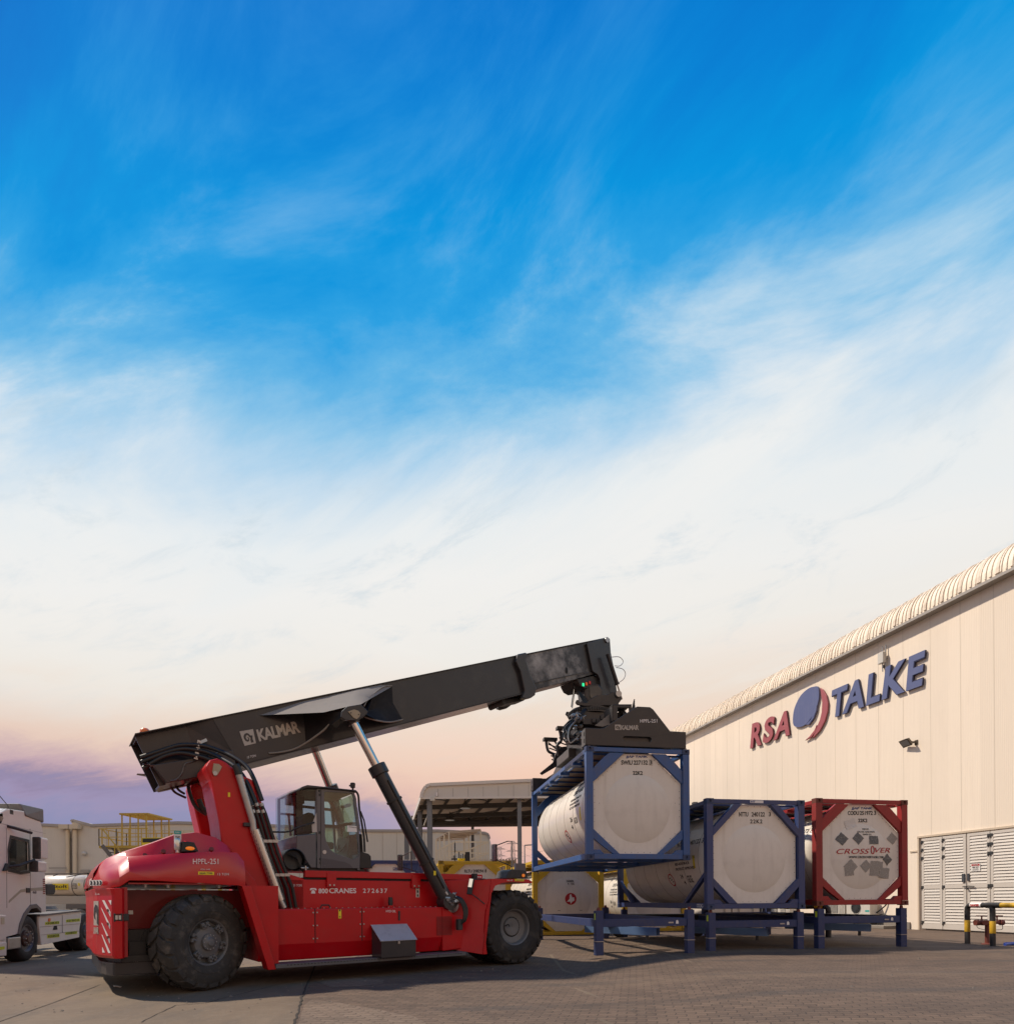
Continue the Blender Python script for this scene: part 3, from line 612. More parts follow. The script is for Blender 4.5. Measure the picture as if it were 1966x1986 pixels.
# ---- antenna box
(ax, az_) = WH.p(c4(1070, 740))
an = thing('antenna', 'small white wireless box on two short rods above the letter K', 'antenna', M=WH.mat() @ Matrix.Translation((ax, 0, az_-GR)))
MB().box(-.15, .12, -.24, -.10, -.22, .22).build('case', ACW, an, bev=.02)
bb = MB(); bb.tube([(-.06, -.08, -.52), (-.06, -.08, .50)], .02); bb.tube([(.10, -.08, -.52), (.10, -.08, .50)], .02); bb.box(-.08, .12, -.1, 0, -.05, .05); bb.build('bracket', STL, an)
MB().cyl((.02, -.1, -.40), (.02, -.1, -.30), .045).build('sensor', PBLK, an)
# ---- AC units by the plinth
def ac(name, lab, xa, xb, za, zb, fan, off, grp='outdoor air conditioners at the foot of the warehouse wall'):
    a = thing(name, lab, 'air conditioner', M=WH.mat() @ Matrix.Translation((xa, -off, 0)), group=grp)
    w = xb-xa
    MB().box(0, w, -.38, 0, za, zb).build('casing', ACW, a, bev=.012)
    if fan:
        cx, cz, r = w*.42, (za+zb)/2, min(w*.3, (zb-za)*.42)
        MB().lathe([(r*.97, -.385), (.02, -.385), (.02, -.41), (r, -.39)], (cx, 0, cz), 'y', 28).build('fan_recess', DARK, a)
        g = MB()
        for k in range(5): rr = r*(k+1)/5; g.lathe([(rr, -.41), (rr+.008, -.41), (rr+.008, -.40), (rr, -.40)], (cx, 0, cz), 'y', 28, True)
        for k in range(12): g.beam((cx, -.405, cz), (cx+r*math.cos(k*PI/6), -.405, cz+r*math.sin(k*PI/6)), .007)
        g.build('fan_guard', GREY, a)
        MB().box(w*.80, w*.97, -.386, -.38, za+(zb-za)*.2, za+(zb-za)*.32).build('badge', TEAL, a)
    else:
        MB().box(w*.24, w*.70, -.386, -.38, za+.05, zb-.05).build('grille', GREY, a)
        g = MB()
        for k in range(14): x = w*(.25+.45*k/14); g.box(x, x+.012, -.40, -.387, za+.05, zb-.05)
        for k in range(9):
            z = za+.06+(zb-za-.12)*k/9; g.box(w*.74, w*.95, -.40, -.38, z, z+.02)
        g.build('slats', ACW, a)
    MB().box(.02, .10, -.36, -.04, .12, za-.001).box(w-.1, w-.02, -.36, -.04, .12, za-.001).build('foot', PBLK, a)
    return a
def wx(px, py): return WH.p((px, py))[0]
xa1 = WH.p(c8(570, 985), 0)[0]; xm = WH.p(c8(735, 985), 0)[0]; xb1 = WH.p(c8(920, 985), 0)[0]
ac('air_conditioner', 'white air conditioner with dark slatted grille under the red framed tank container', xa1, xm-.05, .55, 1.12, False, .12)
ac('air_conditioner', 'white air conditioner with a round fan under the red framed tank container', xm+.05, xb1, .55, 1.12, True, .12)
xa2 = WH.p(d2(1640, 1330), 0)[0]; xm2 = WH.p(d2(1780, 1330), 0)[0]; xb2 = WH.p(d2(1900, 1330), 0)[0]
ac('air_conditioner', 'grey grilled air conditioner behind the striped rail, the farther left one', xa2, xm2-.06, .35, 1.05, False, .1)
ac('air_conditioner', 'grey grilled air conditioner behind the striped rail, nearest the navy frame post', xm2+.06, xb2, .35, 1.05, False, .1)
b = MB(); b.tube([(xb1+.4, -.02, 1.15), (xb1+.35, -.06, .95), (xb1+.02, -.2, .62)], .025, smooth=5); b.tube([(xb1+.45, -.02, .5), (xb1+.2, -.1, .56), (xb1+.02, -.2, .5)], .02, smooth=4)
tag(b.xf(WH.mat()).build('cable', HOSE), 'black cable drooping from the warehouse wall to the round fan unit', 'cable')
b = MB(); b.box(xa1-.4, xb1+.9, -.75, -.07, 0, .13)
tag(b.xf(WH.mat()).build('concrete_base', KERB, bev=.02), 'low concrete base under the air conditioners', 'concrete base')
# ================================================================== PIPE BARRIERS, HYDRANT
def pipe_barrier(name, lab, frame, xs_, top, r=.062, white=None, yellow_first=True, back=1.0, ends=(True, True)):
    t = thing(name, lab, 'barrier', frame, 'striped pipe barriers by the warehouse')
    for x in xs_:
        p = MB().cyl((x, 0, 0), (x, 0, top-.14), r, n=20).build('post', PBLK, t, smooth=True)
        MB().lathe([(r+.002, .32), (r+.004, .325), (r+.004, .62), (r+.002, .625)], (x, 0, 0), 'z', 20).build('yellow_band', PYEL, p, smooth=True)
        MB().cyl((x, 0, 0), (x, 0, .012), r+.07).build('base_plate', PBLK, p)
    x0, x1 = xs_[0], xs_[-1]
    rl = MB().tube([(x0, 0, top-.16), (x0+.01, 0, top-.07), (x0+.07, 0, top-.01), (x0+.16, 0, top), (x1-.16, 0, top), (x1-.07, 0, top-.01), (x1-.01, 0, top-.07), (x1, 0, top-.16)] if ends[1] else [(x0, 0, top-.16), (x0+.01, 0, top-.07), (x0+.07, 0, top-.01), (x0+.16, 0, top), (x1+.3, 0, top)], r, 16).build('rail', PBLK, t, smooth=True)
    x = x0+.2; k = 0; L_ = []
    while x < x1-.15:
        w = .28
        if k % 2 == 0: L_.append((x, min(x+w, x1-.1)))
        x += w; k += 1
    for a, c in L_: MB().lathe([(r+.003, a), (r+.003, c)], (0, 0, top), 'x', 20).build('yellow_band', PYEL, rl, smooth=True)
    return t
BP = gnd(*c8(1568, 1190), GR); BQ = gnd(*c8(1756, 1208), GR)
ba = math.atan2(BQ[1]-BP[1], BQ[0]-BP[0]); bl = math.hypot(BQ[0]-BP[0], BQ[1]-BP[1])
fb = Frame(BP[0], BP[1], ba, GR)
t = pipe_barrier('pipe_barrier', 'yellow and black pipe barrier around the red hydrant, nearest the louvred doors', fb, [0, bl], 1.02, ends=(True, True))
bk = MB().tube([(bl, 0, 1.02), (bl+.6, .15, 1.02), (bl+1.6, .45, 1.02)], .064, 16).build('return_rail', PYEL, t, smooth=True)
MB().tube([(bl-.20, -.004, 1.02), (bl, 0, 1.02), (bl+.20, .055, 1.02)], .072, 16).build('collar', PBLK, t, smooth=True)
MB().cyl((bl+1.6, .45, 0), (bl+1.6, .45, 1.02), .062).build('post', PBLK, t, smooth=True)
MB().lathe([(.068, .16), (.068, .54)], (0, 0, 1.02), 'x', 20).build('white_band', WHT, t, smooth=True)
txt(MB(), 'DANGER', rq(.20, .50, .99, 1.05), -.0685, .004, .03).build('lettering', REDT, t)
hp = gnd(*c8(1718, 1195), GR)
hpx = at(1914, 1820, BQ[1]+.55)
hy = thing('fire_hydrant', 'old red fire hydrant with two wheel valves behind the striped pipe barrier', 'hydrant', M=Matrix.Translation((hpx.x, hpx.y, GR)) @ Matrix.Scale(.86, 4))
MB().lathe([(.0, 0), (.15, 0), (.15, .03), (.06, .05), (.055, .60), (.10, .62), (.10, .66), (.06, .68), (.06, .72), (.0, .74)], (0, 0, 0), 'z', 20).build('column', HYD, hy, smooth=True)
bb = MB(); bb.cyl((-.30, 0, .66), (.42, 0, .66), .05); bb.cyl((-.36, 0, .66), (-.26, 0, .66), .085); bb.cyl((.38, 0, .66), (.48, 0, .66), .085); bb.cyl((-.16, -.14, .66), (-.16, .05, .66), .08); bb.build('outlet', HYD, hy, smooth=True)
for x in (-.16, .30):
    bb = MB(); bb.cyl((x, 0, .68), (x, 0, .86), .02); bb.lathe([(.12, .85), (.14, .85), (.14, .875), (.12, .875)], (x, 0, 0), 'z', 20, True); bb.beam((x-.12, 0, .862), (x+.12, 0, .862), .02); bb.beam((x, -.12, .862), (x, .12, .862), .02); bb.build('hand_wheel', HYD, hy)
bb = MB().tube([(-.33, -.02, .6), (-.30, -.04, .50), (-.1, -.06, .44)], .008, smooth=4).tube([(.44, -.02, .6), (.42, -.04, .46), (.2, -.06, .44)], .008, smooth=4); bb.build('chain', PBLK, hy)
hq = gnd(*c8(1875, 1205), GR)
b = MB().tube([(-.1, 0, .03), (.25, .1, .04), (.7, .0, .04), (1.0, .2, .03), (.6, .35, .03), (.15, .28, .035), (.1, .12, .05), (.6, .15, .06), (1.0, .05, .04)], .035, 8, smooth=5)
tag(b.xf(Matrix.Translation((hq[0], hq[1], GR))).build('hose', mat('bright_blue_hose', (.02, .06, .35), .4), smooth=True), 'bright blue hose lying on the ground beside the striped post', 'hose')
# far barrier behind the stands
e0 = d2(1650, 1250); e1 = c8(540, 1100)
fa = at(1483, 1795, 21.0); fc = at(1606, 1800, 19.0)
fb2 = Frame(fa.x, fa.y, math.atan2(fc.y-fa.y, fc.x-fa.x), GR); ln = math.hypot(fc.x-fa.x, fc.y-fa.y)
pipe_barrier('pipe_barrier', 'yellow and black pipe barrier behind the navy stands, guarding the grilled air conditioners', fb2, [0, ln*.52, ln], .97, r=.085)
# ================================================================== CANOPY behind
def canopy():
    Y0, Y1 = 32.0, 44.5; z0 = at(900, 1547.5, Y0).z; t = thing('loading_canopy', 'open steel loading canopy with pale curved fascia behind the yellow tank containers', 'canopy', Frame(0, 0, 0))
    xl = at(817, 1547, Y0).x; xr = 9.2
    P = [at(*d4(430, 305), Y0), at(*d4(432, 262), Y0), at(*d4(450, 215), Y0), at(*d4(485, 165), Y0), at(*d4(530, 143), Y0), at(*d4(1740, 92), Y0)]
    poly = [(p.x, p.z) for p in P]+[(xr, P[-1].z+.15), (xr, z0), ]
    sh = lambda y: -(y-Y0)*.2
    def solid(pl, y0, y1): return MB().prism(pl, y0, y1, lambda a, b_, c: (a+sh(c), c, b_))
    solid(poly, Y0, Y0+.12).build('fascia', FASC, t)
    j = MB()
    for k in range(0, 12):
        x = at(*d4(632+187*k, 250), Y0).x; zt = P[4].z+(x-P[4].x)/(P[5].x-P[4].x)*(P[5].z-P[4].z)
        if x < xr: j.box(x-.012, x+.012, Y0-.006, Y0-.001, z0, zt-.22)
    j.build('fascia_joint', TRIM, t)
    tr = [(P[i].x, P[i].z) for i in range(6)]+[(xr, P[-1].z+.15)]
    tb = MB()
    for i in range(len(tr)-1): tb.beam((tr[i][0], Y0-.02, tr[i][1]), (tr[i+1][0], Y0-.02, tr[i+1][1]), .16, .14, up=(0, 1, 0))
    tb.box(xl, xr, Y0-.05, Y0-.005, z0-.06, z0+.05); tb.build('edge_trim', mat('pale_trim', (.66, .60, .55), .45), t)
    # roof sheet
    rf = MB(); top = [(p.x, p.z-.03) for p in P[1:]]+[(xr, P[-1].z+.12)]
    sec = top+[(x, z-.10) for x, z in reversed(top)]
    rs = MB().prism(sec, Y0+.12, Y1, lambda a, b_, c: (a+sh(c), c, b_)).build('roof', SKYL, t)
    solid([(xl, z0), (xr, z0), (xr, z0+.85), (xl, z0+.85)], Y1, Y1+.1).build('rear_fascia', mat('rear_fascia_sheet', (.17, .14, .12), .6), t)
    MB().prism([(xl-.03, z0), (xl+.05, z0), (xl+.05, z0+.30), (xl-.03, z0+.30)], Y0+.1, Y1, lambda a, b_, c: (a+sh(c), c, b_)).build('side_fascia', FASC, t)
    # rafters and purlins
    rb = MB()
    for y in [Y0+.5, Y0+4.4, Y0+8.2, Y1-.3]:
        rb.prism([(xl, z0+.05), (xr, z0+.32), (xr, z0+.62), (xl, z0+.30)], y-.09, y+.09, lambda a, b_, c: (a+sh(y), c, b_))
    rb.build('rafter', DSTL, t)
    pb = MB()
    for k in range(14):
        x = xl+.5+k*1.25
        if x < xr-.3: pb.beam((x, Y0+.2, z0+.50+k*.012), (x+sh(Y1), Y1, z0+.50+k*.012), .12, .12)
    for k in range(7): x = xl+.6+k*2.2; pb.beam((x, Y0+.6, z0+.05), (x+1.1+sh(Y0+3), Y0+3.0, z0+.35), .06); pb.beam((x+1.2, Y0+5.2, z0+.1), (x+.2, Y0+7.6, z0+.3), .06)
    pb.build('purlin', DSTL, t)
    def colm(px, Y, w, m=GSTL):
        x = at(px, 1700, Y).x; g = GR; cb = MB()
        cb.box(x-w/2, x+w/2, Y-.12, Y-.10, g, z0); cb.box(x-w/2, x+w/2, Y+.10, Y+.12, g, z0); cb.box(x-.012, x+.012, Y-.0999, Y+.0999, g, z0); cb.build('column', m, t)
    for px, Y, w in ((834, 32.3, .26), (1008, 32.3, .22), (815, 36.8, .26), (802, 40.5, .26), (789, 44.3, .3), (917, 44.3, .2), (1348, 34.0, .26), (1230, 44.3, .26)): colm(px, Y, w)
    bx = at(*d4(568, 322), Y0-.05); MB().box(bx.x-.12, bx.x+.12, Y0-.25, Y0+.0-.06, bx.z-.1, bx.z+.1).build('junction_box', ACW, t, bev=.01)
    lp = at(*d4(620, 262), Y0-.05); MB().box(lp.x-.04, lp.x+.04, Y0-.12, Y0-.02, lp.z-.1, lp.z+.1).build('wall_lamp', WHT, t)
    q = [at(*d4(500, 415), 34), at(*d4(405, 500), 36.5)]; 
    ob = MB().beam((xl+.2, Y0+1.8, z0-.35), (xl-.5, Y0+4.6, z0-.9), .06).build('brace', ACW, t)
    for (px, py, Y) in (((970), (430), 35), ((778), (578), 40)):
        c = at(*d4(px, py), Y); l = MB().lathe([(.06, .40), (.10, .30), (.34, .02), (.36, 0), (.0, .0)], (c.x, c.y, c.z), 'z', 20).build('hanging_lamp', DSTL, t, smooth=True)
        MB().cyl((c.x, c.y, c.z+.38), (c.x, c.y, z0+.45), .03).build('lamp_rod', DSTL, l)
        MB().cyl((c.x, c.y, c.z-.03), (c.x, c.y, c.z-.002), .30).build('lamp_lens', LENS, l)
canopy()
# ================================================================== BACKGROUND WAREHOUSES
def far_wall(name, lab, top, bot_extra, Y, depth=8, joints=1.1, rnd=False, m=WALLG, extra=None):
    t = thing(name, lab, 'warehouse', Frame(0, 0, 0))
    P = [at(px, py, yy) for px, py, yy in top]
    poly = [(p.x, p.z) for p in P]; Yr = top[0][2]; Yl = top[-1][2]
    # wall follows the depths given
    b_ = MB(); n = len(P); vs = []; fs = []
    for p in P: vs += [(p.x, p.y, GR), (p.x, p.y, p.z), (p.x, p.y+depth, p.z), (p.x, p.y+depth, GR)]
    for i in range(n-1): a = 4*i; c = 4*(i+1); fs += [(a, c, c+1, a+1), (a+1, c+1, c+2, a+2), (a+2, c+2, c+3, a+3)]
    fs += [(0, 1, 2, 3), (4*(n-1), 4*(n-1)+3, 4*(n-1)+2, 4*(n-1)+1)]
    b_.add(vs, fs); w = b_.build('wall', m, t)
    tb = MB()
    for i in range(n-1): tb.beam((P[i].x, P[i].y-.06, P[i].z-.02), (P[i+1].x, P[i+1].y-.06, P[i+1].z-.02), .14, .22, up=(0, 0, 1))
    tb.build('roof_trim', mat('grey_roof_trim', (.36, .33, .31), .5), t)
    tb = MB()
    for i in range(n-1):
        if P[i+1].x-P[i].x < 3: continue
        k = max(1, int((P[i+1]-P[i]).length/joints))
        for q in range(1, k):
            s_ = P[i].lerp(P[i+1], q/k); tb.box(s_.x-.018, s_.x+.018, s_.y-.012, s_.y-.002, GR, s_.z-.2)
    tb.build('panel_joint', mat('far_panel_joint', (.36, .31, .26), .6), t)
    return t
t1 = far_wall('warehouse', 'pale grey warehouse behind the white truck cab, left of the twin downpipes', [(-60, 1600, 50), (83, 1599.5, 50.5), (134, 1602, 51)], 0, 50)
x = at(132, 1650, 50.8)
dp = MB(); zt = at(132, 1606, 50.8).z; dp.cyl((x.x, 50.75, GR), (x.x, 50.75, zt-.15), .15); dp.build('downpipe', PIPEB, t1, smooth=True)
MB().box(x.x-.5, x.x+.35, 50.4, 50.9, zt-.12, zt+.25).build('gutter_head', PIPEB, t1)
t2 = far_wall('warehouse', 'long pale warehouse with a small peak beyond the yellow access platform and the canopy', [(139, 1593, 51), (143, 1591.5, 51), (179, 1601, 51), (347, 1595.5, 51.5), (525, 1601, 52), (714, 1611, 54), (850, 1611, 55), (925, 1614.5, 56), (941, 1615.5, 56), (947, 1619, 56), (949, 1627, 56)], 0, 52)
x = at(146, 1650, 50.8); zt = at(146, 1606, 50.8).z
dp = MB(); dp.cyl((x.x, 50.75, GR), (x.x, 50.75, zt-.15), .15); dp.build('downpipe', PIPEB, t2, smooth=True)
MB().box(x.x-.3, x.x+.5, 50.4, 50.9, zt-.12, zt+.25).build('gutter_head', PIPEB, t2)
p = at(165, 1656, 50.9); MB().ball((p.x, p.y-.15, p.z), .18).build('wall_lamp', ACW, t2, smooth=True)
p = at(113, 1684, 50.4); MB().box(p.x-.7, p.x+.7, p.y-.1, p.y-.02, p.z-.06, p.z+.06).build('vent', TRIM, t1)
p = at(166, 1690, 50.9); MB().box(p.x-.35, p.x+.35, p.y-.12, p.y-.02, p.z-.12, p.z+.12).build('vent', TRIM, t2)
# low white ribbed fence / parapet
b = MB(); a = at(738, 1668, 40); c = at(1000, 1668, 40); x = a.x
while x < c.x: b.box(x, x+.12, 40, 40.05, GR, a.z); x += .2
b.box(a.x, c.x, 40.06, 40.12, GR, a.z-.08); tag(b.build('corrugated_fence', FASC), 'low white ribbed sheet fence beyond the tank containers', 'fence')
# ================================================================== PYLONS, LAMP
def pylon(px, ytop, w, Y, lab):
    p = at(px, ytop, Y); h = p.z; s = Y/F*w/2; t = thing('power_pylon', lab, 'pylon', Frame(p.x, Y, 0), 'far power pylons')
    b = MB(); th = Y/F*.9
    n = 9
    for k in range(n):
        z0, z1 = h*k/n, h*(k+1)/n; a0 = s*(1.5-.7*k/n); a1 = s*(1.5-.7*(k+1)/n)
        for sx in (-1, 1):
            for sy in (-1, 1): b.beam((sx*a0, sy*a0, z0), (sx*a1, sy*a1, z1), th)
            b.beam((sx*a0, -a0, z0), (-sx*a1, -a1, z1), th*.7)
        b.beam((-a1, -a1, z1), (a1, -a1, z1), th*.7)
    b.build('lattice_tower', PYL, t)
    for f_ in (.72, .84, .96):
        MB().beam((-s*3, 0, h*f_), (s*3, 0, h*f_), th).beam((-s*3, 0, h*f_), (0, 0, h*(f_+.03)), th*.7).beam((s*3, 0, h*f_), (0, 0, h*(f_+.03)), th*.7).build('cross_arm', PYL, t)
    for k, f_ in enumerate((.72, .84, .96)): MB().tube([(-s*16, 0, h*f_-.5), (-s*9, 0, h*f_-3.5), (-s*3, 0, h*f_), (s*3, 0, h*f_), (s*12, 0, h*f_-4), (s*24, 0, h*f_-1)], th*.22, 4, smooth=6).build('power_line', PYL, t)
pylon(969, 1643, 7, 320, 'shorter distant lattice pylon seen through the red machine mirror arm')
pylon(994, 1632, 8, 300, 'taller distant lattice pylon right of the mirror arm')
p = at(1017, 1640, 60)
t = thing('street_lamp', 'thin distant lamp post under the canopy left of the lifted tank', 'street lamp', Frame(p.x, 60, 0))
MB().cyl((0, 0, 0), (0, 0, p.z), .10, .06, 8).build('pole', PYL, t); MB().beam((0, 0, p.z), (.8, 0, p.z+.05), .12).build('lamp_head', PYL, t)
# ================================================================== ACCESS PLATFORMS
def rail(b, pts, z0, z1, step, r=.03, mid=True):
    for i in range(len(pts)-1):
        p = Vector(pts[i]); q = Vector(pts[i+1]); n = max(1, round((q-p).length/step))
        for k in range(n+1): s_ = p.lerp(q, k/n); b.beam(s_+Vector((0, 0, z0)), s_+Vector((0, 0, z1)), r*1.2)
        b.beam(p+Vector((0, 0, z1)), q+Vector((0, 0, z1)), r*1.5)
        if mid: b.beam(p+Vector((0, 0, (z0+z1)/2)), q+Vector((0, 0, (z0+z1)/2)), r*1.5)
YPL = mat('yellow_rail_paint', (.50, .34, .05), .5, 0, 0, .3, (.3, .2, .06), 3)
CPL = mat('cream_rail_paint', (.62, .53, .40), .5)
def platform_left():
    Y = 40.0; f = Frame(0, 0, 0); t = thing('access_platform', 'yellow tank access platform with roof cage and stairs before the long warehouse', 'access platform', f)
    A = at(*d6(1050, 550), Y-1.3); B = at(*d6(1500, 565), Y-1.3); z = A.z; x0, x1 = A.x, B.x; dz = at(*d6(1050, 370), Y-1.3).z
    MB().box(x0, x1+5.5, Y-1.3, Y+1.5, z-.16, z).build('deck', YPL, t)
    b = MB(); rail(b, [(x0, Y+1.5, 0), (x0, Y-1.3, 0), (x0+1.1, Y-1.3, 0)], z, dz, 1.0, .032); rail(b, [(x0+1.1, Y-1.3, 0), (x1, Y-1.3, 0)], z, dz, 1.0, .032); rail(b, [(x0, Y+1.5, 0), (x1+5.5, Y+1.5, 0)], z, dz, 1.0, .032); b.build('railing', YPL, t)
    b = MB(); rail(b, [(x1, Y-1.3, 0), (x1+5.5, Y+.2, 0)], z-.1, dz-.1, .42, .022); b.build('railing', mat('faded_yellow_rail', (.50, .40, .20), .5), t)
    R1 = at(*d6(1262, 207), Y-1.4); R2 = at(*d6(1588, 235), Y-1.4); zr = R1.z
    MB().box(R1.x, R2.x-.1, Y-1.4, Y+1.4, zr-.08, zr+.02).build('roof', YPL, t)
    b = MB()
    for k in range(4):
        xx = R1.x+.12+(R2.x-R1.x-.4)*k/3
        for yy in (Y-1.3, Y+1.3): b.beam((xx, yy, z), (xx, yy, zr-.08), .065)
    b.box(R1.x+.1, R2.x-.2, Y-1.33, Y-1.27, dz-.03, dz+.03); b.build('cage_post', YPL, t)
    b = MB()
    for xx in (x0+3.3, x0+6.5):
        for yy in (Y-1.0, Y+1.2): b.beam((xx, yy, GR), (xx, yy, z-.16), .2)
    b.beam((x0+3.3, Y-1, z-.2), (x0+5.3, Y-1, z-1.9), .12); b.beam((x0+6.5, Y-1, z-.2), (x0+4.5, Y-1, z-1.9), .12); b.build('leg', YPL, t)
    b = MB(); n = 16; S0 = Vector((x0+.7, Y-2.0, z)); S1 = Vector((x0+4.6, Y-2.0, GR))
    for k in range(n): q = S0.lerp(S1, (k+.5)/n); b.box(q.x-.15, q.x+.15, q.y-.05, q.y+.85, q.z-.03, q.z)
    b.beam(S0+Vector((0, -.06, -.05)), S1+Vector((0, -.06, 0)), .06, .22); b.beam(S0+Vector((0, .9, -.05)), S1+Vector((0, .9, 0)), .06, .22); b.build('stair', TRKG, t)
    b = MB(); b.beam(S0+Vector((0, -.06, 1)), S1+Vector((0, -.06, 1)), .06)
    for k in range(6): q = S0.lerp(S1, k/5); b.beam(q+Vector((0, -.06, 0)), q+Vector((0, -.06, 1)), .05)
    b.build('handrail', YPL, t)
    q = at(*d6(1650, 505), Y-1.5); nb = MB().box(q.x-.9, q.x+.9, Y-1.45, Y-1.40, q.z-.25, q.z+.25).build('notice_board', YELS, t)
    MB().box(q.x-.85, q.x+.8, Y-1.47, Y-1.452, q.z-.05, q.z+.2).build('notice_panel', INK, nb)
platform_left()
def platform_mid():
    Y = 31.0; t = thing('access_platform', 'cream railed access platform with slanted shade roof beyond the yellow tank containers', 'access platform', Frame(0, 0, 0))
    P = lambda x, y, yy: at(*d4(x, y), yy)
    a = P(608, 825, Y); b_ = P(765, 728, Y); c = P(1160, 700, Y+1.5); d = P(955, 800, Y+1.5)
    b = MB(); up = Vector((0, 0, .05)); b.hexa([a, b_, c, d], [a+up, b_+up, c+up, d+up]); 
    for k in range(6): s_ = a.lerp(b_, k/5); e_ = d.lerp(c, k/5); b.beam(s_-up, e_-up, .05)
    b.build('roof', mat('shade_sheet', (.50, .40, .32), .6), t)
    b = MB(); zb = P(600, 1085, Y).z-1.2
    for (x, y, yy) in ((608, 825, Y), (655, 800, Y), (708, 765, Y), (768, 728, Y), (955, 800, Y+1.5), (1012, 770, Y+1.5), (1160, 700, Y+1.5)): q = P(x, y, yy); b.beam((q.x, q.y, zb), q, .07)
    b.build('roof_post', CPL, t)
    def slope(p0, p1, zlow, n, r=.045):
        bb = MB(); bb.beam(p0, p1, r*1.6)
        for k in range(n+1): s_ = p0.lerp(p1, k/n); bb.beam((s_.x, s_.y, zlow), s_, r)
        return bb
    slope(P(603, 968, Y), P(842, 850, Y), zb, 9).build('railing', CPL, t)
    slope(P(842, 850, Y), P(1256, 852, Y+1), zb, 3).build('railing', CPL, t)
    slope(P(978, 960, Y-1), P(1256, 852, Y-1), zb, 9).build('railing', CPL, t)
    bb = MB(); bb.beam(P(842, 985, Y), P(1256, 990, Y+1), .06); bb.beam(P(745, 965, Y+.5), P(980, 970, Y+.5), .06); bb.beam(P(730, 1050, Y-.5), P(850, 995, Y-.5), .05); bb.beam(P(978, 1080, Y-1), P(1250, 995, Y-1), .07); bb.build('mid_rail', CPL, t)
    x0, x1 = P(600, 1000, Y).x, P(1258, 1000, Y).x
    MB().box(x0, x1, Y-.9, Y+1.8, zb-.1, zb).build('deck', CPL, t)
    bb = MB()
    for xx in (x0+.2, x1-.2):
        for yy in (Y-.7, Y+1.6): bb.beam((xx, yy, GR), (xx, yy, zb-.1), .15)
    bb.build('leg', CPL, t)
platform_mid()
# ================================================================== TANK CONTAINERS
CW, CL, CH = 2.54, 6.058, 2.62
CYAW = math.radians(9.7)
def arc(cx, cz, r, a0, a1, n=10): return [(cx+r*math.cos(math.radians(a0+(a1-a0)*i/n)), cz+r*math.sin(math.radians(a0+(a1-a0)*i/n))) for i in range(n+1)]
RUST = mat('rusty_corner_casting', (.13, .028, .018), .6, 0, 0, .7, (.16, .07, .04), 10)
YCAST = mat('grimy_yellow_casting', (.30, .19, .02), .6, 0, 0, .7, (.07, .05, .03), 10)
BCAST = mat('grimy_blue_casting', (.022, .045, .12), .55, 0, 0, .7, (.12, .085, .06), 12)
def dish_y(r, R0=.81): return .10 if r >= R0 else .102-.088*(1-(r/R0)**2)**.8
def onto(b):
    """lets lettering follow the bulged end cover"""
    return b.warp(lambda x, y, z: (x, y-.10+min(.10, dish_y(math.hypot(x-CW/2, z-1.21)))-.001, z))
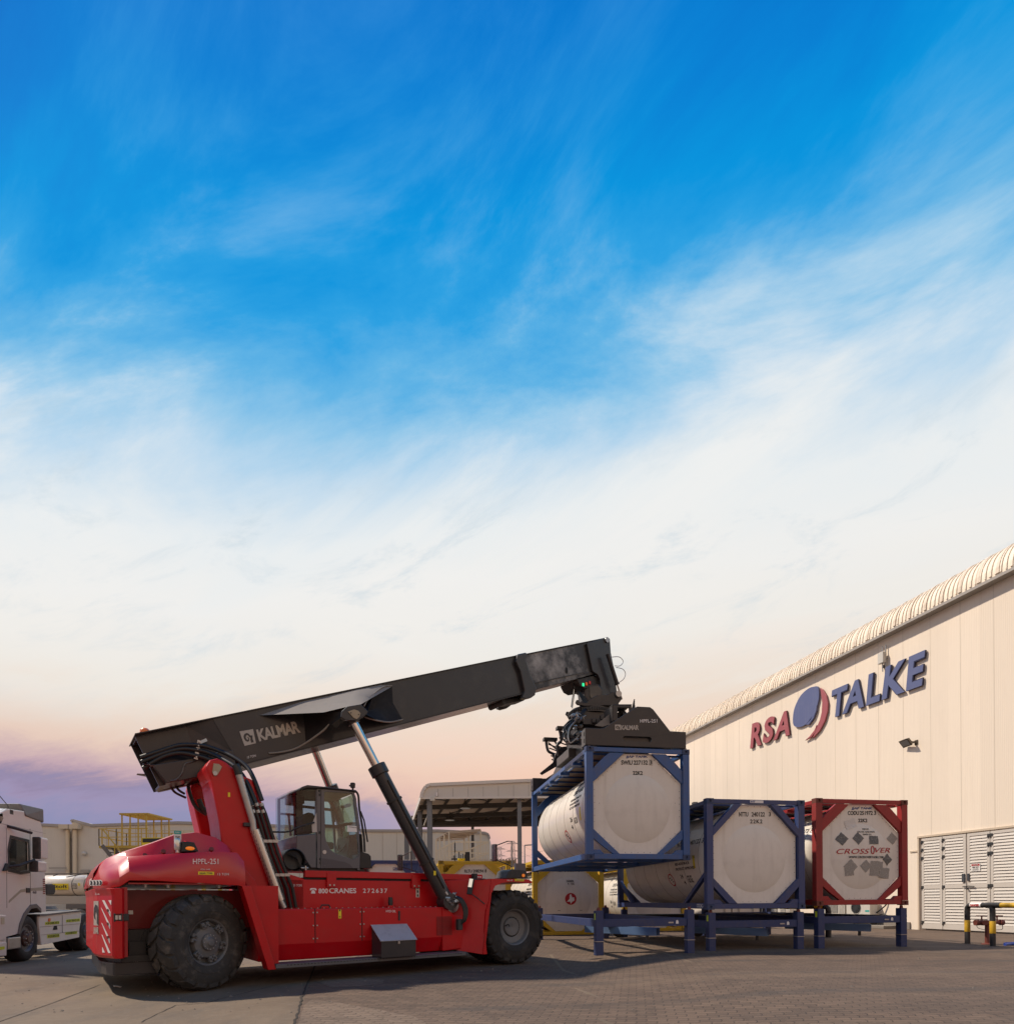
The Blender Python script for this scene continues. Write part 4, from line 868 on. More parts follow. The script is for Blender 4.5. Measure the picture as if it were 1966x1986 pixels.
def tank_container(label, frame, fm, curved=True, side_low=True, walk=True, braces=False, front=None, side=None, group='tank containers', name='tank_container', stickers=None, bev=.006, deep_dish=True):
    t = thing(name, label, 'tank container', frame, group)
    W, L, H = CW, CL, CH; hw = W/2
    # --- steel frame
    for y0, y1 in ((0, .16), (L-.16, L)):
        b = MB()
        for x0, x1 in ((.0, .165), (W-.165, W)): b.box(x0, x1, y0+.002, y1, .121, H-.121)
        b.box(.18, W-.18, *((y0+.01, y0+.06) if y0 == 0 else (y1-.06, y1-.01)), H-.115, H-.012); b.box(.18, W-.18, y0+.015, y1-.02, .018, .14)
        # raised foot pieces at the lower corners
        for s in (0, 1):
            X = lambda x: x if s == 0 else W-x
            b.xz([(X(.165), .141), (X(.42), .141), (X(.32), .235), (X(.165), .235)], y0+.02, y1-.03)
            if curved:
                # top gusset between the octagon edge and a curved outer edge
                b.xz([(X(.165), 1.80), (X(hw-.335), 2.496), (X(.58), 2.496), (X(.43), 2.38), (X(.28), 2.23), (X(.165), 2.10)], y0+.03, y1-.05)
                b.xz([(X(.165), .72), (X(hw-.47), .141), (X(hw-.62), .141), (X(.42), .30), (X(.165), .50)], y0+.03, y1-.05)
            else:
                b.xz([(X(.165), 1.74), (X(hw-.37), 2.496), (X(hw-.57), 2.496), (X(.165), 1.93)], y0+.0, y1-.03)
                b.xz([(X(.165), .74), (X(hw-.50), .141), (X(hw-.72), .141), (X(.165), .54)], y0+.0, y1-.03)
        b.build('end_frame', fm, t, bev=bev)
    b = MB()
    for x0, x1 in ((0.02, .12), (W-.12, W-.02)):
        b.box(x0, x1, .16, L-.16, H-.13, H-.03)
        if side_low: b.box(x0, x1, .16, L-.16, .02, .16)
    if braces:
        for x in (.06, W-.06):
            b.beam((x, .16, .85), (x, 1.25, .14), .09, .10); b.beam((x, L-.16, .85), (x, L-1.25, .14), .09, .10)
    for y in (1.3, 3.0, 4.7): b.box(.121, W-.121, y-.06, y+.06, .03, .13)
    b.build('side_rail', fm, t, bev=bev)
    cb = MB()
    for x in (0, W-.178):
        for y in (0, L-.162):
            for z in (0, H-.118):
                # casting with an oval opening on the end and side faces
                cx = x+.089; ow, oh = .032, .046; hole = [(cx+ow*math.cos(k*PI/6), z+.059+oh*.8*math.sin(k*PI/6)) for k in range(12)]
                yf, yb = (y-.003, y+.16) if y == 0 else (y, y+.165)
                cb.xz([(x-.003, z), (x+.181, z), (x+.181, z+.118), (x-.003, z+.118)], yf, yf+.03, holes=[hole])
                cb.box(x-.003, x+.181, yf+.0301, yb, z, z+.118)
    cc = cb.build('corner_casting', {'red_container_paint': RUST, 'yellow_paint': YCAST}.get(fm.name, BCAST), t)
    # --- white octagonal end cover
    oc = [(hw-1.085, .72), (hw-.48, .145), (hw+.48, .145), (hw+1.085, .72), (hw+1.085, 1.80), (hw+.335, 2.492), (hw-.335, 2.492), (hw-1.085, 1.80)]
    R0 = .81; cz = 1.21
    ring = [(hw+R0*math.cos(2*PI*k/40), cz+R0*math.sin(2*PI*k/40)) for k in range(40)]
    p = MB().xz(oc, .10, .13, holes=[ring]).build('end_cover', PANEL, t)
    rows = [(R0*math.cos(a), -.0+.10-.13*(1-math.cos(a*1.0)) if False else .10+.0) for a in (0,)]
    dish = []
    nn = 16
    for k in range(nn+1):
        r = R0*(1-k/nn); dish.append((max(r, .001), dish_y(r)))
    d_ = MB().lathe(dish, (hw, 0, cz), 'y', 56).build('dished_end', PANELD, p, smooth=True, ang=60)
    rv = MB(); n8 = len(oc)
    for i in range(n8):
        a = Vector(oc[i]); c = Vector(oc[(i+1) % n8]); m_ = int((c-a).length/.14); cen = Vector((hw, 1.27))
        for k in range(1, m_): q = a.lerp(c, k/m_); q = q+(cen-q).normalized()*.035; rv.box(q.x-.006, q.x+.006, .094, .0999, q.y-.006, q.y+.006)
    rv.build('rivet', INKF, p)
    # --- barrel
    R = 1.18; zc = 1.29
    prof = [(.001, .19)]+[(R*math.sin(PI/2*k/8)**.55 if k else .001, .19+.42*(1-math.cos(PI/2*k/8))) for k in range(1, 9)]+[(R, L-.62)]+[(R*math.sin(PI/2*k/8)**.55 if k else .001, L-.19-.42*(1-math.cos(PI/2*k/8))) for k in range(8, -1, -1)]
    tb = MB().lathe(prof, (hw, 0, zc), 'y', 96).build('tank', TANK, t, smooth=True, ang=60)
    sm = MB()
    for y in (.62, 1.45, 2.3, 3.15, 4.0, 4.8, L-.62): sm.lathe([(R+.0005, y), (R+.005, y+.004), (R+.005, y+.012), (R+.0005, y+.016)], (hw, 0, zc), 'y', 96)
    sm.build('cladding_seam', SEAM, tb)
    # --- walkway
    if walk:
        w = MB(); w.box(.22, 1.05, .35, L-.25, H-.085, H-.05); w.box(1.25, 1.95, .35, L-.25, H-.085, H-.05); wk = w.build('walkway', GRAT, t)
        w = MB()
        for k in range(9): y = .3+k*(L-.6)/8; w.box(.10, W-.10, y-.025, y+.025, H-.13, H-.087)
        for x in (.22, 1.05, 1.25, 1.95): w.box(x-.015, x+.015, .3, L-.25, H-.12, H-.087)
        w.build('walkway_bearer', fm, wk)
        w = MB()
        for y in (1.2, 2.4, 3.6, 4.8): w.box(.0, .25, y-.08, y+.08, H-.20, H-.131)
        w.build('lashing_point', fm, wk)
    mh = MB(); mh.lathe([(.001, .24), (.27, .22), (.29, .16), (.26, .15), (.26, .0), (.30, 0)], (hw, L*.5, zc+R-.08), 'z', 24); mh.build('manhole', STL, tb, smooth=True)
    if front: front(t, p, d_, hw)
    if side: side(t, tb, hw, R, zc)
    return t
def wrap_side(b, s, y_far, y_near, z0, z1, hw, R, zc, bold=0, shear=0):
    """lettering on the left flank of the barrel, reading towards the viewer's end"""
    pts, fs = glyphs(s, bold, shear)
    def m(a, c, d):
        y = y_far+(y_near-y_far)*a; z = z0+(z1-z0)*c; an = math.asin(max(-.98, min(.98, (z-zc)/R))); r = R+.002+d; return (hw-r*math.cos(an), y, zc+r*math.sin(an))
    return solid2d(b, pts, fs, m, .003)
def side_marks(lines, deep=0):
    def f(t, tb, hw, R, zc):
        b = MB()
        for s, yf, yn, z0, z1 in lines: wrap_side(b, s, yf, yn, z0, z1, hw, R, zc, .01)
        b.build('side_lettering', INK, tb)
        def patch(y0, y1, z0, z1, m, nm):
            bb = MB(); rr = []
            for k in range(5):
                z = z0+(z1-z0)*k/4; an = math.asin((z-zc)/R); rr.append([(hw-(R+.003)*math.cos(an), y0, zc+(R+.003)*math.sin(an)), (hw-(R+.003)*math.cos(an), y1, zc+(R+.003)*math.sin(an))])
            bb.grid(rr).build(nm, m, tb, fix=False)
        patch(.90, .80, 1.02, 1.34, AMB if False else YELS, 'yellow_label')
        # round prohibition mark low on the flank
        bb = MB(); yc, z_, rr = 2.35, .78, .17
        vs = []
        for k in range(28):
            for q in (rr, rr*.8): a = 2*PI*k/28; z = z_+q*math.sin(a); an = math.asin((z-zc)/R); vs.append((hw-(R+.004)*math.cos(an), yc-q*math.cos(a), zc+(R+.004)*math.sin(an)))
        bb.add(vs, [(2*k, 2*k+1, (2*k+3) % 56, (2*k+2) % 56) for k in range(28)]); bb.build('prohibition_ring', REDT, tb, fix=False)
        b2 = MB()
        for dz, dy in ((.05, .05), (0, 0), (-.05, -.05)):
            z = z_+dz; an = math.asin((z-zc)/R); b2.box(hw-(R+.006)*math.cos(an), hw-(R+.003)*math.cos(an), yc-.05+dy, yc+.05+dy, zc+R*math.sin(an)-.012, zc+R*math.sin(an)+.012)
        b2.build('prohibition_figure', INK, tb)
    return f
def F_(x0, x1, z0, z1): return rq(x0, x1, z0, z1)
# -- hoisted one
HZ = 1.38+(1745-1665.5)/F*14.0
pL = at(1138, 1665.5, 14.0)
SW = Frame(pL.x, 14.0, CYAW, HZ)
def K(x, y): q = d1(x, y); return SW.p(q, .09)
def front_sw(t, p, d, hw):
    txt(MB(), 'JJAP TANK', (K(1020, 722), K(1225, 722), K(1225, 697), K(1020, 697)), .098, .003, .035, .1, 1.0).build('maker_lettering', NAVYL, p)
    b = MB(); txt(b, 'SWIU', (K(978, 782), K(1082, 782), K(1082, 740), K(978, 740)), .098, .003, .028); txt(b, '227132', (K(1093, 782), K(1224, 782), K(1224, 740), K(1093, 740)), .098, .003, .028)
    txt(b, '3', (K(1242, 780), K(1263, 780), K(1263, 740), K(1242, 740)), .098, .003, .028); txt(b, '22K2', (K(1086, 876), K(1177, 876), K(1177, 840), K(1086, 840)), .098, .003, .028)
    onto(b).build('number_lettering', INK, p)
    a = K(1238, 784); c = K(1268, 736); b = MB(); 
    for q in ((a[0]-.004, a[0], a[1], c[1]), (c[0], c[0]+.004, a[1], c[1]), (a[0], c[0], a[1]-.004, a[1]), (a[0], c[0], c[1], c[1]+.004)): b.box(q[0], q[1], .095, .098, q[2], q[3])
    b.build('digit_box', INK, p)
    b = MB()
    for x, z in ((K(775, 1138)), (K(1478, 1138))): b.box(x-.006, x+.006, .094, .099, z-.006, z+.006)
    b.build('rivet', INKF, p)
SIDE1 = [('SWIU 227132 3', 1.75, .45, 1.98, 2.08), ('22K2 6456I', 1.75, .95, 1.76, 1.88), ('PORTABLE TANK T11', 1.8, .9, 1.60, 1.66), ('IM 101 RID ADR', 1.8, 1.0, 1.50, 1.56), ('CSC UIC APPROVED', 1.8, .9, 1.40, 1.46), ('26', 1.75, 1.55, 1.08, 1.2), ('GE 3.0', 1.4, 1.15, 1.0, 1.15), ('4', 1.75, 1.62, .9, 1.0)]
swiu = tank_container('blue framed tank container lifted in the air by the red reach stacker', SW, BLUE, curved=True, front=front_sw, side=side_marks(SIDE1))
# -- NTTU
qL = at(1371.5, 1765, 14.25)
NT = Frame(qL.x, 14.25, CYAW, at(1371.5, 1765, 14.25).z)
def N_(x, y): return NT.p(d2(x, y), .09)
def front_nt(t, p, d, hw):
    b = MB(); txt(b, 'NTTU', (N_(1353, 402), N_(1440, 402), N_(1440, 360), N_(1353, 360)), .098, .003, .02); txt(b, '240122', (N_(1470, 402), N_(1593, 402), N_(1593, 360), N_(1470, 360)), .098, .003, .02)
    txt(b, '3', (N_(1630, 400), N_(1648, 400), N_(1648, 360), N_(1630, 360)), .098, .003, .02); txt(b, '22K2', (N_(1457, 465), N_(1570, 465), N_(1570, 428), N_(1457, 428)), .098, .003, .02, 0, 1.2)
    onto(b).build('number_lettering', INK, p)
    a = NT.p(d2(1457, 275)); c = NT.p(d2(1579, 253)); st = MB().box(a[0], c[0], .004, .008, a[1], c[1]).build('name_sticker', WHT, t)
    txt(MB(), 'NT', [NT.p(d2(*q_)) for q_ in ((1463, 273), (1505, 273), (1505, 255), (1463, 255))], .003, .003, .02).build('sticker_lettering', NAVYL, st)
nttu = tank_container('navy framed tank container marked NTTU resting on a navy stand', NT, NAVY, curved=False, braces=True, front=front_nt, side=side_marks([('NTTU 240122 3', 1.9, .45, 1.62, 1.74), ('22K2', 1.9, 1.4, 1.44, 1.54), ('PORTABLE TANK T11', 1.9, .8, 1.27, 1.34), ('RID-ADR 90-ICR', 1.9, 1.1, 1.14, 1.21), ('PRODUCT APPROVED', 1.9, .85, 1.01, 1.08), ('24', 1.75, 1.6, .8, .9), ('4', 1.7, 1.6, .64, .74), ('GE GE', 1.4, 1.15, .68, .86)]))
txt(MB(), 'ITOG', ((1.0, 0), (1.3, 0), (1.3, .09), (1.0, .09)), 0, .003).warp(lambda x, y, z: (.017+y, 1.55-x, z+.045)).build('rail_lettering', WHT, nttu)
# -- CODU
rL = at(1583.5, 1757.5, 14.75)
CO = Frame(rL.x, 14.75, CYAW, at(1583.5, 1757.5, 14.75).z)
def C_(x, y): return CO.p(c8(x, y), .09)
def qd(fn, x0, x1, y0, y1): return (fn(x0, y1), fn(x1, y1), fn(x1, y0), fn(x0, y0))
def front_co(t, p, d, hw):
    txt(MB(), 'JJAP TANK', qd(C_, 708, 864, 175, 196), .098, .003, .035, .1).build('maker_lettering', NAVYL, p)
    b = MB(); txt(b, 'CODU', qd(C_, 681, 764, 203, 234), .098, .003, .028); txt(b, '251972', qd(C_, 770, 866, 203, 234), .098, .003, .028); txt(b, '3', qd(C_, 877, 891, 203, 233), .098, .003, .028); txt(b, '22K2', qd(C_, 758, 826, 260, 287), .098, .003, .028)
    b.build('number_lettering', INK, p)
    b = MB(); txt(b, 'MPGM', qd(C_, 783, 830, 333, 346), .098, .003); txt(b, 'ON UIC RAILWAYS', qd(C_, 742, 875, 353, 366), .098, .003); txt(b, '36000 KG', qd(C_, 780, 846, 373, 385), .098, .003)
    txt(b, 'WWW.CROSSOVERTANK.COM', qd(C_, 672, 934, 539, 556), .092, .003, .01); onto(b).build('small_lettering', INK, p)
    y = .092; b = MB()
    txt(b, 'CROSS', qd(C_, 590, 822, 486, 523), y, .004, -.005, .28, 1.0); txt(b, 'VER', qd(C_, 866, 993, 478, 513), y, .004, -.005, .28, 1.0)
    cx, cz = C_(848, 495); o_ = [(cx+.055*math.cos(2*PI*k/28), cz+.105*math.sin(2*PI*k/28)) for k in range(28)]; i_ = [(cx+.033*math.cos(2*PI*k/28), cz+.085*math.sin(2*PI*k/28)) for k in range(28)]
    b.xz(o_, y-.006, y, holes=[i_]); onto(b).build('brand_lettering', REDT, p)
    def rag(cx, cy, w, h, rot, m, j=.10):
        c0 = C_(cx, cy); s_ = .0033; P = []; n = 24; rr = random.Random(cx*7+cy)
        for k in range(n):
            t_ = k/n*4; e = int(t_); f = t_-e; co = [(-1, -1), (1, -1), (1, 1), (-1, 1)]; a, b_ = co[e], co[(e+1) % 4]; x = a[0]+(b_[0]-a[0])*f; z = a[1]+(b_[1]-a[1])*f
            x *= w/2*s_*(1-j*rr.random()); z *= h/2*s_*(1-j*rr.random()); ca, sa = math.cos(rot), math.sin(rot); P.append((c0[0]+x*ca-z*sa, c0[1]+x*sa+z*ca))
        onto(MB().xz(P, .093, .096)).build('placard_residue', m, p)
    q4 = PI/4
    for a in ((630, 412, 76, 74, q4, STKD), (744, 408, 72, 70, q4, STKD), (862, 421, 86, 66, 0, STKD), (1010, 408, 70, 72, q4*1.1, STK), (970, 565, 68, 70, q4, STKD), (688, 618, 84, 84, q4, STK), (680, 655, 74, 66, .1, STK), (798, 614, 72, 74, q4, STK), (880, 632, 118, 118, -.08, STK), (946, 664, 98, 82, -.1, STK), (700, 300, 96, 70, .3, mat('pale_sticker_residue', (.66, .61, .56), .6, 0, 0, .7, (.54, .49, .44), 30))): rag(*a)
codu = tank_container('red framed tank container with torn placards and CROSSOVER lettering on a navy stand', CO, CRED, curved=True, braces=False, front=front_co, side=side_marks([('CODU 251972 3', 1.7, .5, 1.85, 1.95), ('22K2', 1.7, 1.3, 1.7, 1.79)]))
# rusty darker posts on the near left corner
MB().box(-.004, .169, -.001, .155, .12, CH-.12).build('post_plate', mat('dull_red_post', (.26, .022, .02), .55, 0, 0, .6, (.09, .03, .02), 6), codu)
# -- yellow ones
def yframe(pxl, pxr, yb):
    s = (pxr-pxl)/CW; Z = F/s*.975; q = gnd((pxl), yb, GR); p = at(pxl, yb, Z); return Frame(p.x, Z, CYAW, GR+.005)
Y1 = yframe(851, 990, 1818); Y2 = yframe(1034, 1174, 1818)
def front_y1(t, p, d, hw):
    fn = lambda x, y: Y1.p(d4(x, y), .09)
    b = MB(); txt(b, 'RLTU', qd(fn, 960, 1055, 1192, 1230), .098, .003, .028); txt(b, '208294', qd(fn, 1066, 1196, 1190, 1230), .098, .003, .028); txt(b, '8', qd(fn, 1212, 1234, 1188, 1228), .098, .003, .028); b.build('number_lettering', INK, p)
y1 = tank_container('yellow framed tank container numbered 208294 behind the red machine fender', Y1, YEL, front=front_y1, side=side_marks(SIDE1))
def front_y2(t, p, d, hw):
    fn = lambda x, y: Y2.p(c7(x, y), .09)
    b = MB(); txt(b, 'RLTU', qd(fn, 1265, 1332, 555, 580), .098, .003, .028); txt(b, '305817', qd(fn, 1340, 1412, 555, 580), .098, .003, .028); txt(b, '8', qd(fn, 1420, 1431, 555, 580), .098, .003, .028)
    txt(b, '26000L', qd(fn, 1328, 1388, 639, 656), .096, .004, .01); txt(b, '4', qd(fn, 1338, 1348, 661, 676), .096, .004, .01); txt(b, 'TARE', qd(fn, 1360, 1388, 661, 676), .096, .004)
    onto(b).build('number_lettering', INK, p)
    cx, cz = fn(1360, 780); r = .205
    l = MB().xz([(cx+r*math.cos(2*PI*k/32), cz+r*math.sin(2*PI*k/32)) for k in range(32)], .094, .098)
    l = onto(l).build('round_emblem', REDT, p)
    onto(MB().xz([(cx-.14, cz-.10), (cx-.05, cz-.0), (cx-.04, cz+.14), (cx+.01, cz+.17), (cx+.05, cz+.05), (cx+.12, cz+.06), (cx+.13, cz-.06), (cx+.05, cz-.10), (cx, cz-.17), (cx-.03, cz-.09)], .088, .0925)).build('emblem_figure', WHT, l)
    a = fn(1265, 868); c = fn(1447, 858); onto(MB().box(a[0], c[0], .092, .098, a[1], a[1]+.014)).build('scrape_mark', INKF, p)
    MB().beam((fn(1355, 905)[0], .08, fn(1355, 905)[1]), (fn(1415, 845)[0], .06, fn(1415, 845)[1]), .008, .008).build('scrape_mark', INKF, p)
y2 = tank_container('yellow framed tank container with a round red emblem under the lifted tank', Y2, YEL, front=front_y2, side=side_marks(SIDE1))
Y3 = yframe(1209, 1336, 1812)
y3 = tank_container('yellow framed tank container standing behind the navy stands, low part visible', Y3, YEL, side=side_marks(SIDE1))
# -- blue one behind the cab
pb = at(672, 1672, 20.3); B4 = Frame(pb.x, 20.3, CYAW, GR+.005)
def front_b4(t, p, d, hw):
    fn = lambda x, y: B4.p(d4(x, y), .09)
    txt(MB(), 'CIMC TANK', qd(fn, 76, 240, 1164, 1187), .098, .003, .02, .1).build('maker_lettering', NAVYL, p)
    a = fn(76, 1203); c = fn(238, 1191); MB().box(a[0], c[0], .095, .098, a[1], c[1]).build('maker_bar', NAVYL, p)
b4 = tank_container('navy framed tank container standing behind the machine cab and lift cylinder', B4, NAVY, curved=False, front=front_b4, walk=True)
# one more behind, right side (rear row)
# -- small round yellow device on the yellow tank
q = at(*d4(922, 1060), 21.5)
t = thing('tank_fitting', 'small round yellow dome with dark fittings on top of the tank numbered 208294', 'fitting', Frame(q.x, 21.5, 0, q.z-.12))
MB().lathe([(.001, 0), (.07, .01), (.12, .05), (.14, .10), (.14, .13), (.001, .14)], (0, 0, 0), 'z', 20).build('dome', YELS, t, smooth=True)
b = MB()
for x, h in ((-.09, .22), (-.03, .12), (.05, .16), (.12, .14), (-.28, .10)): b.cyl((x, 0, .10), (x+.01, 0, .14+h), .018, n=8)
b.box(-.35, -.1, -.03, .03, .09, .14); b.box(.14, .3, -.04, .04, 0, .36); b.build('valve', PBLK, t)
# ================================================================== STANDS
def stand(label, frame, w=2.30, h=.98, yl=True):
    t = thing('container_stand', label, 'container stand', frame, 'navy steel container stands')
    L = CL-.2
    for i, (x, y) in enumerate(((0, 0), (w-.17, 0), (0, L-.17), (w-.17, L-.17))):
        l = MB().box(x, x+.17, y, y+.17, 0, h).build('leg', NAVYS, t, bev=.006)
        MB().box(x-.01, x+.18, y-.01, y+.18, .30, .315).build('strap', STL, l)
        MB().cyl((x+.085, y+.085, h), (x+.085, y+.085, h+.07), .045, .03, 12).build('twist_lock', CREDD, l)
        if x == 0 and y == 0 and yl: MB().box(-.003, 0, .04, .11, h-.20, h-.06).build('yellow_label', LIME, l)
    b = MB(); b.box(.17, w-.17, .02, .14, h-.36, h-.19).box(.17, w-.17, L-.14, L-.02, h-.36, h-.19); b.build('cross_beam', NAVYS, t, bev=.006)
    b = MB(); b.box(.02, .14, .17, L-.17, h-.36, h-.19).box(w-.14, w-.02, .17, L-.17, h-.36, h-.19); b.build('side_beam', NAVYS, t, bev=.006)
    # loose open-ended tube slung underneath
    a = Vector((.35, 1.8, h-.47)); c = Vector((w-.72, .35, h-.50)); tb = MB(); d = (c-a).normalized(); s_ = d.cross(Vector((0, 0, 1))).normalized()*.085; u = Vector((0, 0, .085))
    for p0, n1, n2 in ((s_, u, .012), (-s_, u, .012)): tb.beam(a+p0, c+p0, .012, .182)
    tb.beam(a+u, c+u, .158, .012); tb.beam(a-u, c-u, .158, .012); lt = tb.build('fork_tube', LBLUE, t)
    MB().box(.35+.1, w-.6, 1.05, 1.25, h-.385, h-.365).build('tube_hanger', NAVYS, t)
    MB().cyl(c+Vector((-.2, .15, -.2)), c+Vector((-.2, .15, -.09)), .035, n=10).build('pin', PBLK, lt)
    pl = MB().lathe([(.001, 0), (.03, 0), (.03, .001)], (0, 0, 0), 'y', 4)
    MB().box(w-.62, w-.50, .012, .0199, h-.295, h-.265).build('slot', STL, t)
    x = w-.44; MB().xz([(x, h-.31), (x+.06, h-.31), (x+.06, h-.26), (x+.05, h-.235), (x+.03, h-.225), (x+.01, h-.235), (x, h-.26)], .014, .0199).build('plate_label', WHT, t)
    return t
def stand_at(px, py, yaw=CYAW, **k):
    g = gnd(px, py, GR); return Frame(g[0], g[1], yaw, GR-.002)
sA = gnd(1156, 1854, GR); sB = gnd(1347, 1849.5, GR)
fA = Frame(sA[0], sA[1], math.atan2(sB[1]-sA[1], sB[0]-sA[0]), GR-.002)
stand('empty navy container stand below the lifted tank', fA, w=math.hypot(sB[0]-sA[0], sB[1]-sA[1]), h=.985)
stand('navy stand carrying the tank marked NTTU', Frame(NT.o[0]+.04, NT.o[1]+.01, CYAW, GR-.002), w=CW-.08, h=NT.oz-GR-.07)
stand('navy stand carrying the red framed tank', Frame(CO.o[0]+.04, CO.o[1]+.01, CYAW, GR-.002), w=CW-.08, h=CO.oz-GR-.07)
# ================================================================== CLUTTER BEHIND THE STANDS
def skel():
    a = at(1196, 1781, 19.6); c = at(1575, 1781, 19.6)
    t = thing('chassis_trailer', 'low black chassis with small wheels behind the navy stands', 'trailer', Frame(a.x, 19.6, .02, GR))
    L = (c.x-a.x); z = a.z-GR
    MB().box(0, L, 0, .14, z-.12, z+.10).box(0, L, 1.0, 1.14, z-.12, z+.10).build('frame', PBLK, t, bev=.01)
    b = MB()
    for k in range(6): b.box(.3+k*L/6, .4+k*L/6, .1401, .9999, z-.05, z+.05)
    b.build('cross_member', PBLK, t)
    for x in (-.35, .12, 2.72):
        w = MB().lathe([(.05, -.05), (.17, -.06), (.20, -.04), (.20, .04), (.17, .06), (.05, .05)], (x, .3, .20), 'y', 24, True).build('wheel', RUB, t, smooth=True)
        MB().cyl((x, .23, .20), (x, .37, .20), .09).build('hub', HYD, w)
        MB().box(x-.06, x+.06, .38, .44, .2, z).build('wheel_fork', PBLK, w)
    for x in (-.45,): MB().box(x, x+.2, .2, .5, z-.1, z+.12).build('coupling', PBLK, t)
    bk = MB().box(-.5, .0, .38, .5, z-.08, z+.0).build('drawbar', PBLK, t)
skel()
def cabinet():
    a = at(1362, 1798, 25.0); c = at(1478, 1798, 25.0); z1 = at(1400, 1752, 25.0).z
    t = thing('storage_cabinet', 'white container doors with lock bars behind the tank marked NTTU', 'container', Frame(a.x, 25, .05, GR))
    L = c.x-a.x; h = z1-GR
    MB().box(0, L, 0, 2.2, .05, h).build('body', LOUV, t, bev=.02)
    b = MB()
    for k in range(4):
        x = L*(.14+.24*k); b.cyl((x, -.05, .1), (x, -.05, h-.05), .025, n=10)
        for z in (.3, h*.55, h-.15): b.box(x-.07, x+.07, -.07, -.001, z-.03, z+.03)
    b.build('lock_bar', STL, t)
    b = MB()
    for k in range(4): x = L*(.14+.24*k); b.box(x-.02, x+.28, -.10, -.06, h*.48, h*.48+.05)
    b.build('lock_handle', HYD, t)
    MB().box(L*.5-.02, L*.5+.02, -.01, -.001, .08, h).box(-.02, .05, -.02, 0, .05, h).box(L-.05, L+.02, -.02, 0, .05, h).build('door_gap', DARK, t)
cabinet()
# ================================================================== REACH STACKER
RS = Frame(-4.74, 9.42, math.atan2(.598, .801), 0)
rs = thing('reach_stacker', 'red reach stacker with charcoal telescopic boom holding a tank container', 'reach stacker', RS)
def M(q, v=0.0): return RS.p(q, v)
def Ms(v, cr, *pts): return [RS.p(cr(*p), v) for p in pts]
def quad(fr, cr, v, x0, x1, y0, y1): return (fr.p(cr(x0, y1), v), fr.p(cr(x1, y1), v), fr.p(cr(x1, y0), v), fr.p(cr(x0, y0), v))
FW = 4.14; mir = lambda y: FW-y
# ---- chassis
b = MB()
sec = [(.30, 1.27), (.30, .66), (.42, .37), (FW-.42, .37), (FW-.30, .66), (FW-.30, 1.27)]
b.yz(sec, .95, 4.50)
b.xz([(4.501, .37), (5.0, .40), (5.0, 1.08), (4.78, 1.10), (4.62, 1.27), (4.501, 1.27)], .30, FW-.30)
chs = b.build('chassis', RED, rs, bev=.02)
b = MB(); b.xz([(1.0, 1.271), (4.6, 1.271), (5.15, 1.271), (5.15, 1.80), (1.45, 1.80), (1.25, 1.9)], .70, FW-.70); b.build('upper_frame', RED, rs, bev=.015)
b = MB()
for x in (1.89, 2.77):
    b.box(x-.006, x+.006, .293, .2995, .67, 1.265)
    b.hexa([(x-.006, .293, .66), (x+.006, .293, .66), (x+.006, .2995, .66), (x-.006, .2995, .66)], [(x-.006, .293, .669), (x+.006, .293, .669), (x+.006, .2995, .669), (x-.006, .2995, .669)])
b.build('panel_gap', DARK, chs)
b = MB()
for x in (1.89, 2.77):
    for z in (1.2, .97, .74):
        for s in (-.035, .035): b.cyl((x+s, .30, z), (x+s, .285, z), .013, n=8)
for k in range(26): b.cyl((1.5+k*.115, .36, 1.27), (1.5+k*.115, .36, 1.285), .012, n=6)
b.build('bolt', STL, chs)
b = MB()
for k in range(16): z = .70+k*.024; b.box(4.36, 4.72, .285, .2995, z, z+.012)
b.build('vent_grille', mat('dark_red_grille', (.20, .012, .012), .6), chs)
b = MB(); b.tube([(2.02, .40, 1.27), (2.05, .40, 1.33), (2.18, .40, 1.33), (2.21, .40, 1.27)], .014); b.build('lift_handle', PBLK, chs)
b = MB(); b.cyl((3.45, .5, 1.27), (3.45, .5, 1.31), .09); f_ = b.build('filler_flange', RED, chs)
MB().cyl((3.45, .5, 1.311), (3.45, .5, 1.36), .045).cyl((3.45, .5, 1.361), (3.45, .5, 1.47), .052, .04).build('breather_cap', BLK, f_, smooth=True)
b = MB(); b.box(3.515, 3.545, .280, .2995, 1.02, 1.20); b.build('level_gauge', PBLK, chs)
def lab(nm, m, v, x0, x1, z0, z1, par): return MB().box(x0, x1, v-.005, v-.0005, z0, z1).build(nm, m, par)
a0 = M(c6(980, 925), .3); a1 = M(c6(1001, 860), .3); l = lab('warning_label', YELS, .30, a0[0], a1[0], a0[1], a1[1], chs)
MB().xz([(a0[0]+.01, a0[1]+.13), (a1[0]-.01, a0[1]+.13), ((a0[0]+a1[0])/2, a0[1]+.17)], .2935, .2945).xz([(a0[0]+.01, a0[1]+.02), (a1[0]-.01, a0[1]+.02), ((a0[0]+a1[0])/2, a0[1]+.05)], .2935, .2945).build('warning_symbol', INK, l)
# running board
b = MB(); b.box(1.12, 4.86, -.02, .42, .285, .352); st_ = b.build('running_board', STEP, rs, bev=.006)
b = MB()
for k in range(60): b.box(1.3+k*.058, 1.325+k*.058, -.0235, -.0205, .325, .34)
b.build('perforation', DARK, st_)
b = MB()
for x in (2.96, 4.2): b.box(x, x+.01, -.0235, -.0205, .285, .352)
b.build('board_joint', DARK, st_)
